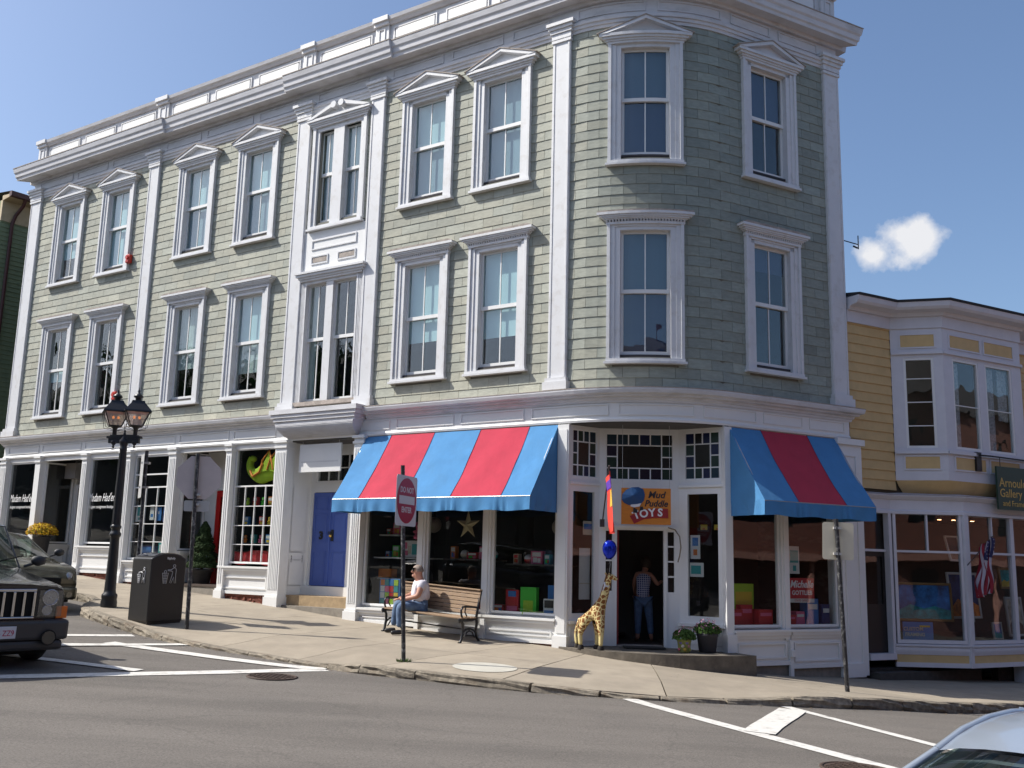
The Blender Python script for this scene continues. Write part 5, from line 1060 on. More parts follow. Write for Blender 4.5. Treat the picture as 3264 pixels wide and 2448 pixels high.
# seated man: bench frame coordinates (x along the bench, y into it, z up)
V = lambda a, b, c: tuple(Mbn @ Vector((a, b, c)))
man = empty('person', V(.45, .1, 0), 'man in white polo shirt, jeans and sunglasses sitting on the left end of the bench', 'person')
f2 = Vector((-.62, -.78, 0)); s2_ = Vector((.78, -.62, 0))   # forward, and towards his left hand side (viewer's right)
H0 = Vector((.74, .24, .53))
def U(f, s, z): p = H0+f2*f+s2_*s; return V(p.x, p.y, z)
jt = dict(pel=(*U(0, 0, .55), .12), bel=(*U(.02, 0, .70), .13), che=(*U(.04, 0, .90), .13), nec=(*U(.05, 0, 1.03), .09), hd0=(*U(.08, 0, 1.07), .088), hd1=(*U(.10, 0, 1.16), .102), hd2=(*U(.085, 0, 1.25), .095),
          shl=(*U(.04, .20, .98), .07), ell=(*U(.12, .27, .74), .055), wrl=(*U(.36, .10, .66), .04), hal=(*U(.43, .05, .655), .034),
          shr=(*U(.04, -.20, .98), .07), elr=(*U(.14, -.27, .74), .055), wrr=(*U(.36, -.08, .67), .04), har=(*U(.44, -.02, .66), .034),
          hil=(*U(.03, .10, .53), .10), knl=(*U(.44, .13, .55), .07), anl=(*U(.43, .15, .13), .045), hir=(*U(.03, -.10, .53), .10), knr=(*U(.45, -.17, .56), .07), anr=(*U(.50, -.19, .13), .045))
ed = [('pel', 'bel'), ('bel', 'che'), ('che', 'nec'), ('nec', 'hd0'), ('hd0', 'hd1'), ('hd1', 'hd2'), ('che', 'shl'), ('shl', 'ell'), ('ell', 'wrl'), ('wrl', 'hal'), ('che', 'shr'), ('shr', 'elr'), ('elr', 'wrr'), ('wrr', 'har'), ('pel', 'hil'), ('hil', 'knl'), ('knl', 'anl'), ('pel', 'hir'), ('hir', 'knr'), ('knr', 'anr')]
skin('body', jt, ed, FLESH, man)
def sub(keys, ds): return {k: (*jt[k][:3], jt[k][3]+ds) for k in keys}
sh = sub(('pel', 'bel', 'che', 'shl', 'shr'), .022); sh['pel'] = (*U(-.02, 0, .58), .19); sh['bel'] = (*U(.04, 0, .71), .235); sh['che'] = (*U(.01, 0, .88), .225)
sh['bk'] = (*U(.03, 0, 1.0), .13)
for k, e in (('shl', 'ell'), ('shr', 'elr')):
    a, b = Vector(jt[k][:3]), Vector(jt[e][:3]); p = a.lerp(b, .62); sh['s'+k] = (*p, .082); sh[k] = (*jt[k][:3], .105)
skin('polo_shirt', sh, [('pel', 'bel'), ('bel', 'che'), ('che', 'bk'), ('che', 'shl'), ('che', 'shr'), ('shl', 'sshl'), ('shr', 'sshr')], SHIRT, man)
tr = sub(('pel', 'hil', 'knl', 'hir', 'knr'), .018); tr['anl'] = (*jt['anl'][:3], .062); tr['anr'] = (*jt['anr'][:3], .062)
for kk in ('l', 'r'): a, b = Vector(jt['kn'+kk][:3]), Vector(jt['an'+kk][:3]); p = a.lerp(b, .5); tr['m'+kk] = (*p, .072)
skin('jeans', tr, [('pel', 'hil'), ('hil', 'knl'), ('knl', 'ml'), ('ml', 'anl'), ('pel', 'hir'), ('hir', 'knr'), ('knr', 'mr'), ('mr', 'anr')], JEAN, man)
for ss, ff in ((.15, .43), (-.19, .50)):
    q = dict(a=(*U(ff-.05, ss, .055), .05), b=(*U(ff+.06, ss*1.05, .05), .048), c=(*U(ff+.17, ss*1.12, .035), .038)); skin('shoe', q, [('a', 'b'), ('b', 'c')], SHOE, man)
hp = Vector(U(.10, 0, 1.20)); fwd_w = (Vector(U(1, 0, 0))-Vector(U(0, 0, 0))).normalized(); lef_w = (Vector(U(0, 1, 0))-Vector(U(0, 0, 0))).normalized()
Mh = Matrix(((fwd_w.x, lef_w.x, 0, hp.x), (fwd_w.y, lef_w.y, 0, hp.y), (fwd_w.z, lef_w.z, 1, hp.z), (0, 0, 0, 1)))
# face: nose, ears, chin, mouth; hair cap; sunglasses
blob('nose', Mh @ Matrix.Translation((.105, 0, -.02)), .02, FLESH, man, 1.1, .7, 1.1, 8); blob('chin', Mh @ Matrix.Translation((.07, 0, -.095)), .04, FLESH, man, 1, 1, .8, 8)
for s_ in (-1, 1): blob('ear', Mh @ Matrix.Translation((-.005, s_*.088, -.015)), .028, FLESH, man, .8, .35, 1.1, 8)
q = MB(); q.box(.085, .1, -.022, .022, -.062, -.055, 0, Mh); q.build('mouth', mat('lips', (.25, .09, .08), .6), man)
q = MB(); n = 14
def hairpt(u, v):
    th = pi*2*u; ph = (.02+.98*v)*pi*.56; r = .108; lim = cos(th); z_ = cos(ph); hgt = max(z_, (.42 if lim > .45 else -.3)); s__ = math.sqrt(max(0, 1-hgt*hgt)) if z_ < hgt else sin(ph)
    return Mh @ Vector((r*1.02*s__*cos(th)-.008, r*.93*s__*sin(th), r*hgt*1.0+.012))
q.grid(hairpt, 28, 12); q.build('hair', HAIR, man, fix=False)
q = MB(); q.box(.083, .104, -.075, -.008, -.005, .032, 0, Mh); q.box(.083, .104, .008, .075, -.005, .032, 0, Mh); q.box(.09, .1, -.01, .01, .012, .024, 0, Mh)
for s_ in (-1, 1): q.box(-.02, .09, s_*.083-.004, s_*.083+.004, .008, .026, 0, Mh)
q.build('sunglasses', mat('black_gloss', (.008, .008, .009), .12), man, bevel=.006)
def hand(par, wrist, palm_dir, side, up, size=.085, m=FLESH, curl=.55):
    W_ = Vector(wrist); d = Vector(palm_dir).normalized(); s = (Vector(side)-d*d.dot(Vector(side))).normalized(); n = d.cross(s)
    if n.z < 0: n = -n
    for i in range(4):
        o_ = (i-1.5)*.019; L = (.62, .75, .72, .55)[i]*size; b0 = W_+d*size*.75+s*o_; J = {'p': (*(W_+d*size*.2+s*o_*.7), .013), 'k': (*b0, .0115), 'm': (*(b0+d*L*.5-n*L*.25*curl), .010), 't': (*(b0+d*L*.72-n*L*.75*curl), .008)}; skin('finger', J, [('p', 'k'), ('k', 'm'), ('m', 't')], m, par, 1)
    J = {'p': (*(W_+d*size*.15-s*.02), .014), 'k': (*(W_+d*size*.5-s*.045), .012), 't': (*(W_+d*size*.85-s*.04-n*.01), .009)}; skin('thumb', J, [('p', 'k'), ('k', 't')], m, par, 1)
hand(man, jt['hal'][:3], (Vector(U(.3, -.12, 0))-Vector(U(0, 0, 0.04))), lef_w, 1); hand(man, jt['har'][:3], (Vector(U(.3, .10, 0))-Vector(U(0, 0, .05))), lef_w, 1)
# paper bag behind him
BAG = mat('brown_paper', (.36, .24, .14), .85, bump=.3, bscale=12)
Mg = Mbn @ Matrix.Translation((.33, .31, .46)) @ Matrix.Rotation(.35, 4, 'Z'); q = MB()
q.add([tuple(Mg @ Vector(v)) for v in ((-.12, -.06, 0), (.12, -.06, 0), (.12, .06, 0), (-.12, .06, 0), (-.125, -.05, .31), (.115, -.055, .315), (.12, .055, .305), (-.12, .05, .31), (-.11, 0, .16), (.11, 0, .16))], [(3, 2, 1, 0), (0, 1, 5, 4), (2, 3, 7, 6), (1, 2, 9), (2, 6, 9), (6, 5, 9), (5, 1, 9), (3, 0, 8), (0, 4, 8), (4, 7, 8), (7, 3, 8)])
bg_ = q.build('paper_bag', BAG, fix=False, label='brown paper carrier bag on the bench behind the seated man', cat='paper bag')
q = MB(); q.tube([Mg @ Vector((-.05+.1*k/8, -.05, .31+.08*sin(pi*k/8))) for k in range(9)], .004, 5); q.tube([Mg @ Vector((-.05+.1*k/8, .05, .30+.08*sin(pi*k/8))) for k in range(9)], .004, 5); q.build('handle', BAG, bg_)
# woman in the toy shop doorway, seen from behind
PLA = mat('blue_white_plaid', (.30, .32, .42), .9)
t_ = PLA.node_tree; b_ = t_.nodes['Principled BSDF']; g_ = t_.nodes.new('ShaderNodeNewGeometry'); sp = t_.nodes.new('ShaderNodeSeparateXYZ'); t_.links.new(g_.outputs['Position'], sp.inputs[0])
def wav(sock, f):
    a = t_.nodes.new('ShaderNodeMath'); a.operation = 'MULTIPLY'; a.inputs[1].default_value = f; t_.links.new(sock, a.inputs[0]); s_ = t_.nodes.new('ShaderNodeMath'); s_.operation = 'SINE'; t_.links.new(a.outputs[0], s_.inputs[0]); c_ = t_.nodes.new('ShaderNodeMath'); c_.operation = 'GREATER_THAN'; c_.inputs[1].default_value = .55; t_.links.new(s_.outputs[0], c_.inputs[0]); return c_.outputs[0]
mx_ = t_.nodes.new('ShaderNodeMath'); mx_.operation = 'MAXIMUM'; t_.links.new(wav(sp.outputs['Z'], 150), mx_.inputs[0]); t_.links.new(wav(sp.outputs['X'], 150), mx_.inputs[1]); cm = t_.nodes.new('ShaderNodeMixRGB'); t_.links.new(mx_.outputs[0], cm.inputs[0]); cm.inputs[1].default_value = (.04, .06, .18, 1); cm.inputs[2].default_value = (.5, .5, .6, 1); t_.links.new(cm.outputs[0], b_.inputs['Base Color'])
X_ = lambda s, o, z: (*FC(s+.02, o-.55), z)
wom = empty('person', X_(.92, -.35, .14), 'woman in sleeveless checked blouse and rolled jeans leaning in the toy shop doorway', 'person')
wj = dict(pel=(*X_(.90, -.38, 1.0), .125), bel=(*X_(.90, -.40, 1.14), .115), che=(*X_(.92, -.50, 1.36), .115), nec=(*X_(.96, -.60, 1.52), .05), hd=(*X_(.99, -.66, 1.60), .085), hd2=(*X_(.99, -.67, 1.68), .08),
          shl=(*X_(.78, -.50, 1.44), .055), ell=(*X_(.74, -.60, 1.2), .04), wrl=(*X_(.78, -.75, 1.02), .03), shr=(*X_(1.06, -.50, 1.44), .055), elr=(*X_(1.20, -.52, 1.24), .042), wrr=(*X_(1.30, -.72, 1.30), .03),
          hil=(*X_(.81, -.38, .92), .10), knl=(*X_(.80, -.36, .56), .065), anl=(*X_(.79, -.34, .22), .04), hir=(*X_(.99, -.38, .92), .10), knr=(*X_(1.03, -.38, .56), .065), anr=(*X_(1.06, -.36, .22), .04), ftl=(*X_(.77, -.46, .16), .035), ftr=(*X_(1.08, -.48, .16), .035))
we = [('pel', 'bel'), ('bel', 'che'), ('che', 'nec'), ('nec', 'hd'), ('hd', 'hd2'), ('che', 'shl'), ('shl', 'ell'), ('ell', 'wrl'), ('che', 'shr'), ('shr', 'elr'), ('elr', 'wrr'), ('pel', 'hil'), ('hil', 'knl'), ('knl', 'anl'), ('anl', 'ftl'), ('pel', 'hir'), ('hir', 'knr'), ('knr', 'anr'), ('anr', 'ftr')]
skin('body', wj, we, FLESH, wom)
wb = {k: (*wj[k][:3], wj[k][3]+.02) for k in ('pel', 'bel', 'che', 'shl', 'shr')}; wb['pel'] = (*X_(.90, -.38, .90), .16); skin('blouse', wb, [('pel', 'bel'), ('bel', 'che'), ('che', 'shl'), ('che', 'shr')], PLA, wom)
wt = {k: (*wj[k][:3], wj[k][3]+.008) for k in ('pel', 'hil', 'knl', 'hir', 'knr')}
for kk in 'lr': a, b = Vector(wj['kn'+kk][:3]), Vector(wj['an'+kk][:3]); wt['c'+kk] = (*a.lerp(b, .85), .06)
skin('jeans', wt, [('pel', 'hil'), ('hil', 'knl'), ('knl', 'cl'), ('pel', 'hir'), ('hir', 'knr'), ('knr', 'cr')], JEAN, wom)
blob('hair', Matrix.Translation(X_(.99, -.64, 1.66)), .115, mat('dark_brown_hair', (.04, .025, .018), .7), wom, 1, 1, 1.15)
hand(wom, wj['wrr'][:3], (.3, .5, .1), (1, 0, 0), 1); hand(wom, wj['wrl'][:3], (0, .5, -.4), (1, 0, 0), 1)
# ================================================================= TOY GIRAFFE, BALLOON, FLAG, HANGING SIGN
GIR = bpy.data.materials.new('giraffe_plush'); GIR.use_nodes = True; t_ = GIR.node_tree; b_ = t_.nodes['Principled BSDF']; b_.inputs['Roughness'].default_value = .95
g_ = t_.nodes.new('ShaderNodeNewGeometry')
vo = t_.nodes.new('ShaderNodeTexVoronoi'); vo.feature = 'DISTANCE_TO_EDGE'; vo.inputs['Scale'].default_value = 12.5; t_.links.new(g_.outputs['Position'], vo.inputs['Vector'])
rmp = t_.nodes.new('ShaderNodeMapRange'); rmp.inputs[1].default_value = .07; rmp.inputs[2].default_value = .11; t_.links.new(vo.outputs['Distance'], rmp.inputs[0])
spz = t_.nodes.new('ShaderNodeSeparateXYZ'); t_.links.new(g_.outputs['Position'], spz.inputs[0]); hz = t_.nodes.new('ShaderNodeMapRange'); hz.inputs[1].default_value = .34; hz.inputs[2].default_value = .40; t_.links.new(spz.outputs['Z'], hz.inputs[0])
mu = t_.nodes.new('ShaderNodeMath'); mu.operation = 'MULTIPLY'; t_.links.new(rmp.outputs[0], mu.inputs[0]); t_.links.new(hz.outputs[0], mu.inputs[1])
cm = t_.nodes.new('ShaderNodeMixRGB'); t_.links.new(mu.outputs[0], cm.inputs[0]); cm.inputs[1].default_value = (.62, .52, .25, 1); cm.inputs[2].default_value = (.20, .075, .02, 1); t_.links.new(cm.outputs[0], b_.inputs['Base Color'])
gir = empty('toy_giraffe', (1.6, 18.1, .11), 'tall plush toy giraffe standing on the doorstep with a balloon tied to it', 'toy giraffe')
gd = Vector((.86, -.50, 0)).normalized(); gs = Vector((-gd.y, gd.x, 0)); G0 = Vector((1.54, 18.13, .115))
def Gp(f, s, z): p = G0+gd*f+gs*s; return (p.x, p.y, .115+z)
gj = dict(rump=(*Gp(-.20, 0, .56), .12), mid=(*Gp(-.03, 0, .60), .125), sho=(*Gp(.13, 0, .68), .125), n1=(*Gp(.21, 0, .87), .088), n2=(*Gp(.27, 0, 1.04), .064), n3=(*Gp(.315, 0, 1.20), .05), hd=(*Gp(.345, 0, 1.30), .068), mz=(*Gp(.42, 0, 1.26), .046), ns=(*Gp(.485, 0, 1.225), .033),
          t1=(*Gp(-.27, 0, .50), .018), t2=(*Gp(-.285, 0, .30), .014))
for n_, f, s in (('bl', -.31, .09), ('br', -.15, -.09), ('fl', .06, .09), ('fr', .22, -.09)):
    k = 1 if n_[0] == 'b' else 0
    gj[n_+'0'] = (*Gp(f*.85+.01, s*.8, .46), .085); gj[n_+'1'] = (*Gp(f+(-.05 if k else .0), s, .26), .048); gj[n_+'2'] = (*Gp(f+(-.03 if k else -.01), s, .06), .038)
ge = [('rump', 'mid'), ('mid', 'sho'), ('sho', 'n1'), ('n1', 'n2'), ('n2', 'n3'), ('n3', 'hd'), ('hd', 'mz'), ('mz', 'ns'), ('rump', 't1'), ('t1', 't2')]
for n_ in ('bl', 'br', 'fl', 'fr'): ge += [('rump' if n_[0] == 'b' else 'sho', n_+'0'), (n_+'0', n_+'1'), (n_+'1', n_+'2')]
skin('body', gj, ge, GIR, gir)
HOOF = mat('dark_hoof', (.02, .015, .012), .8)
for n_ in ('bl', 'br', 'fl', 'fr'): p = Vector(gj[n_+'2'][:3]); q = MB(); q.lathe([(.056, -.062), (.058, -.03), (.046, .01)], (p.x, p.y, p.z), 12); q.build('hoof', HOOF, gir)
q = MB(); p = Vector(Gp(-.285, 0, .24)); q.lathe([(.004, .08), (.025, .02), (.03, -.03), (.004, -.08)], (p.x, p.y, p.z), 8); q.build('tail_tuft', HOOF, gir)
for s in (-1, 1):
    q = MB(); q.tube([Gp(.325, s*.03, 1.34), Gp(.31, s*.045, 1.42)], [.012, .014], 6); q.build('horn', HOOF, gir); blob('ear', Matrix.Translation(Gp(.29, s*.075, 1.33)), .032, mat('giraffe_ear', (.45, .32, .14), .9), gir, .5, 1.3, .7, 8); blob('eye', Matrix.Translation(Gp(.375, s*.045, 1.305)), .012, mat('eye_black', (.005, .005, .005), .1), gir, n=8)
q = MB()
for k in range(22): t0 = k/21; a = Vector(Gp(.15+.135*t0, 0, .87+.43*t0)); q.box(-.022, .022, -.01, .01, -.02, .02, 0, Matrix.Translation(a) @ Matrix.Rotation(-.9, 4, 'Y'))
q.build('mane', mat('giraffe_mane', (.22, .10, .03), .9), gir)
q = MB(); q.tube([Gp(.27, .05, 1.22), Gp(.24, .0, 1.16), Gp(.27, -.06, 1.12), Gp(.33, -.05, 1.10), Gp(.34, .0, 1.14)], [.012, .03, .02, .014, .008], 6); q.tube([Gp(.27, -.06, 1.12), Gp(.24, -.09, 1.02)], [.02, .006], 5); q.build('neck_ribbon', mat('pale_ribbon', (.55, .55, .6), .7), gir)
bp_ = Gp(.33, 0, 1.75); FOIL = mat('blue_foil', (.01, .03, .45), .12, .7, bump=.3, bscale=14)
bal = empty('balloon', bp_, 'shiny blue foil balloon floating above the toy giraffe beside the doorway', 'balloon')
q = MB(); n = 14; vs = []
q.grid(lambda u, v: (bp_[0]+.125*sin(pi*v)*cos(2*pi*u)*(1+.03*cos(12*pi*u)), bp_[1]+.09*sin(pi*v)*sin(2*pi*u), bp_[2]+.17*(-cos(pi*v))+.02*sin(pi*v)), 32, 16); q.build('foil_skin', FOIL, bal, fix=False)
q = MB(); q.tube([(bp_[0], bp_[1], bp_[2]-.16), Gp(.34, .01, 1.5), Gp(.33, .0, 1.36)], .003, 4); q.build('string', PICT, bal)
# long flag on a pole beside the door
fl_ = empty('shop_flag', (1.76, 18.72, 2.36), 'narrow orange-red shop flag hanging from a slanted pole left of the toy shop sign', 'flag')
pb, pt_ = Vector((1.76, 18.70, 2.37)), Vector((1.80, 17.95, 3.33))
q = MB(); q.tube([pb, pt_], .013, 8); q.tube([pt_, pt_+Vector((0, -.03, .045))], .02, 8); q.box(1.72, 1.80, 18.68, 18.80, 2.30, 2.44); q.build('flagpole', mat('dark_pole', (.05, .04, .04), .6), fl_)
FL_ = mat('orange_red_nylon', (.75, .05, .03), .7); FY = mat('yellow_print', (.75, .45, .05), .7); FP = mat('purple_band', (.10, .03, .35), .7)
def flagpt(u, v):   # u along the pole edge gathered, v downwards
    top = pt_.lerp(pb, .02+.30*u); x = top.x+.035*sin(u*9+v*2.5)+.03*v*sin(3*u); y = top.y+.03*cos(u*11+v*3); return (x+.05*v+.03*v*u, y-.1*v*(1-u), top.z-v*(1.12-.25*u))
q = MB(); q.grid(flagpt, 18, 24); q.build('flag_cloth', FL_, fl_, fix=False)
q = MB(); q.grid(lambda u, v: (lambda p: (p[0]-.004, p[1]-.008, p[2]))(flagpt(.02+.2*u, .30+.28*v)), 8, 10); q.build('flag_motif', FY, fl_, fix=False)
q = MB(); q.grid(lambda u, v: (lambda p: (p[0]-.004, p[1]-.008, p[2]))(flagpt(.02+.55*u, .10+.16*v)), 8, 6); q.build('flag_band', FP, fl_, fix=False)
# Mud Puddle Toys hanging board
t = empty('shop_sign', (2.6, 18.43, 2.7), 'hanging orange toy shop sign with a blue umbrella, above the doorway', 'shop sign')
Fs = fseg(FC(.0, .5), FC(FC.L, .5)); sA, sB, zA, zB = .385, 1.30, 2.35, 3.02
ORG = mat('orange_sign_paint', (.58, .20, .022), .6, noise=.12, nscale=6, stretch=(1, 1, 6)); MRD = mat('maroon_sign_paint', (.28, .012, .015), .5); UMB = mat('umbrella_blue', (.008, .055, .17), .5); NAVY = mat('sign_navy', (.015, .013, .02), .6); SW = mat('sign_white', (.7, .7, .72), .5)
q = MB(); q.fbox(Fs, sA, sB, zA, zB, -.02, .02); q.build('board', ORG, t)
q = MB(); 
for s_ in (sA+.02, sB-.02): x, y = Fs(s_, 0); q.tube([(x, y, zB), (x, y, 4.22)], .004, 5)
q.build('hanging_wire', STEEL, t)
q = MB(); vs = [(.54, 2.50), (.62, 2.36), (.80, 2.445), (1.0, 2.475), (1.25, 2.475), (1.245, 2.645), (1.0, 2.65), (.78, 2.62)]
q.fpoly(Fs, vs[:1]+vs[1:3]+vs[6:], .02, .032); q.fpoly(Fs, [vs[2], vs[3], vs[4], vs[5], vs[6]], .02, .032); q.build('maroon_banner', MRD, t)
for ch, s_, z_, rot in (('T', .66, 2.515, 22), ('O', .80, 2.545, 10), ('Y', .95, 2.565, 6), ('S', 1.10, 2.57, -2)): text(ch, 'sign_lettering', onface(Fs, s_, z_, .036) @ Matrix.Rotation(radians(rot), 4, 'Z'), .20, SW, t, .003, bold=.006)
text('Mud', 'sign_lettering', onface(Fs, 1.03, 2.895, .022), .175, NAVY, t, .002, .25, bold=.004); text('Puddle', 'sign_lettering', onface(Fs, 1.025, 2.735, .022), .165, NAVY, t, .002, .25, bold=.004, sx=.95)
um = [(.39, 2.80), (.40, 2.90), (.47, 2.98), (.57, 3.03), (.70, 3.04), (.79, 3.0), (.82, 2.90), (.80, 2.79), (.74, 2.72), (.66, 2.70), (.60, 2.705), (.52, 2.70), (.43, 2.745)]
q = MB(); cc_ = (.60, 2.88); vs = [(*Fs(s_, .03), z_) for s_, z_ in um]+[(*Fs(*[cc_[0]], .075), cc_[1])]+[(*Fs(s_, .02), z_) for s_, z_ in um]; n = len(um)
q.add(vs, [(i, (i+1) % n, n) for i in range(n)]+[(i, n+1+i, n+1+(i+1) % n, (i+1) % n) for i in range(n)]); q.build('umbrella', UMB, t)
q = MB(); q.fpoly(Fs, [(.55, 2.68), (.62, 2.66), (.72, 2.68), (.75, 2.74), (.66, 2.72), (.56, 2.71)], .02, .04); q.build('white_petticoat', SW, t)
q = MB(); q.fpoly(Fs, [(.60, 2.56), (.68, 2.56), (.68, 2.62), (.61, 2.66)], .03, .045); q.fpoly(Fs, [(.72, 2.60), (.79, 2.62), (.78, 2.68), (.73, 2.67)], .03, .045); q.build('boots', NAVY, t)
# white hanging sign over the blue door
t = empty('shop_sign', (*plan(-6.48, -.1), 3.8), 'blank-looking white hanging sign in front of the fanlight over the blue door', 'shop sign')
q = MB(); q.fbox(plan, -7.12, -5.85, 3.50, 4.13, -.10, -.06); q.build('board', WHITE2, t)
q = MB(); q.tube([(*plan(-7.05, -.08), 4.12), (*plan(-7.05, -.08), 4.26)], .006, 5); q.tube([(*plan(-5.93, -.08), 4.12), (*plan(-5.93, -.08), 4.26)], .006, 5); q.build('hook', STEEL, t)
q = MB(); q.fbox(plan, -7.05, -5.92, 3.722, 3.728, -.06, -.058); q.fbox(plan, -7.05, -5.92, 3.742, 3.745, -.06, -.058); q.build('faint_ruled_line', mat('faint_grey', (.4, .4, .42), .7), t)
# iron hoop beside the door
q = MB(); q.tube([(*FC(1.30, .08), 2.32), (*FC(1.42, .14), 2.28), (*FC(1.50, .2), 2.15), (*FC(1.52, .2), 1.95), (*FC(1.50, .18), 1.8), (*FC(1.47, .15), 1.68)], .012, 6); tag(q.build('bent_cane', mat('pale_cane', (.22, .18, .13), .6)), 'thin curved cane hanging right of the toy shop door frame', 'cane')
# gallery sign and flag
t = empty('gallery_sign', (*plan(10.2, 1.0), 3.4), 'dark green Arnould Gallery sign hanging from a black bracket at the right edge', 'shop sign')
GRS = mat('dark_green_sign', (.008, .035, .022), .45); GOLD = mat('gold_leaf', (.55, .38, .10), .4, .3)
q = MB(); q.fbox(plan, 9.60, 11.05, 2.94, 3.84, .90, .94); q.build('board', GRS, t); q = MB(); q.fbox(plan, 9.20, 9.36, 3.72, 4.12, .72, .78); q.build('wall_plate', BLACK, t)
q = MB(); q.tube([(*plan(9.28, .78), 4.06), (*plan(9.5, .92), 4.04), (*plan(11.0, .92), 4.02)], .018, 6)
for s_ in (9.75, 10.6): q.tube([(*plan(s_, .92), 4.04), (*plan(s_, .92), 3.84)], .008, 5)
q.build('bracket_arm', BLACK, t)
for bd, z_, sz in (('Arnould', 3.50, .27), ('Gallery', 3.28, .25), ('and Framery', 3.07, .17)): text(bd, 'sign_lettering', onface(plan, 9.66 if sz > .2 else 9.74, z_, .942), sz, GOLD, t, .002, align='LEFT')
t = empty('american_flag', (*plan(8.9, .75), 2.2), 'limp American flag on a short pole in front of the gallery window', 'flag')
fb, ft = Vector((*plan(8.72, .75), 1.75)), Vector((*plan(8.95, 1.25), 2.38)); q = MB(); q.tube([fb, ft], .011, 6); q.build('flagpole', mat('dark_pole', (.05, .04, .04), .6), t)
FR_, FW_, FB_ = mat('flag_red', (.22, .01, .025), .8), mat('flag_white', (.38, .35, .42), .8), mat('flag_blue', (.012, .014, .07), .8)
def us(u, v):   # u across the stripes, v down the fly
    a = ft.lerp(fb, .04+.34*u); return (a.x-.12*v-.055*sin(u*19+v*3)-.03*u+.03*sin(v*9+u*5), a.y+.055*cos(u*19+v*2)+.05*v, a.z-1.02*v-.10*v*(1-u))
for k in range(13):
    q = MB(); q.grid(lambda u, v, k=k: us((k+u)/13, v), 2, 14); q.build('stripe', FR_ if k % 2 == 0 else FW_, t, fix=False)
q = MB(); q.grid(lambda u, v: (lambda p: (p[0], p[1]-.012, p[2]))(us(u*.54, v*.36)), 10, 8); q.build('canton', FB_, t, fix=False)
q = MB()
for i in range(5):
    for j in range(5): p = us(.05+.1*i, .03+.07*j); q.box(p[0]-.008, p[0]+.008, p[1]-.024, p[1]-.02, p[2]-.008, p[2]+.008)
q.build('stars', FW_, t, kind='stuff')

# small iron bracket on the right corner pilaster
q = MB(); a_ = plan(6.3, .02); b_ = plan(6.75, .05); q.tube([(*a_, 8.45), (*b_, 8.42)], .012, 5); q.tube([(*b_, 8.32), (*b_, 8.62)], .012, 5); q.tube([(*plan(6.6, .05), 8.36), (*plan(6.72, .05), 8.34)], .02, 5); q.build('iron_bracket', BLACK, B)
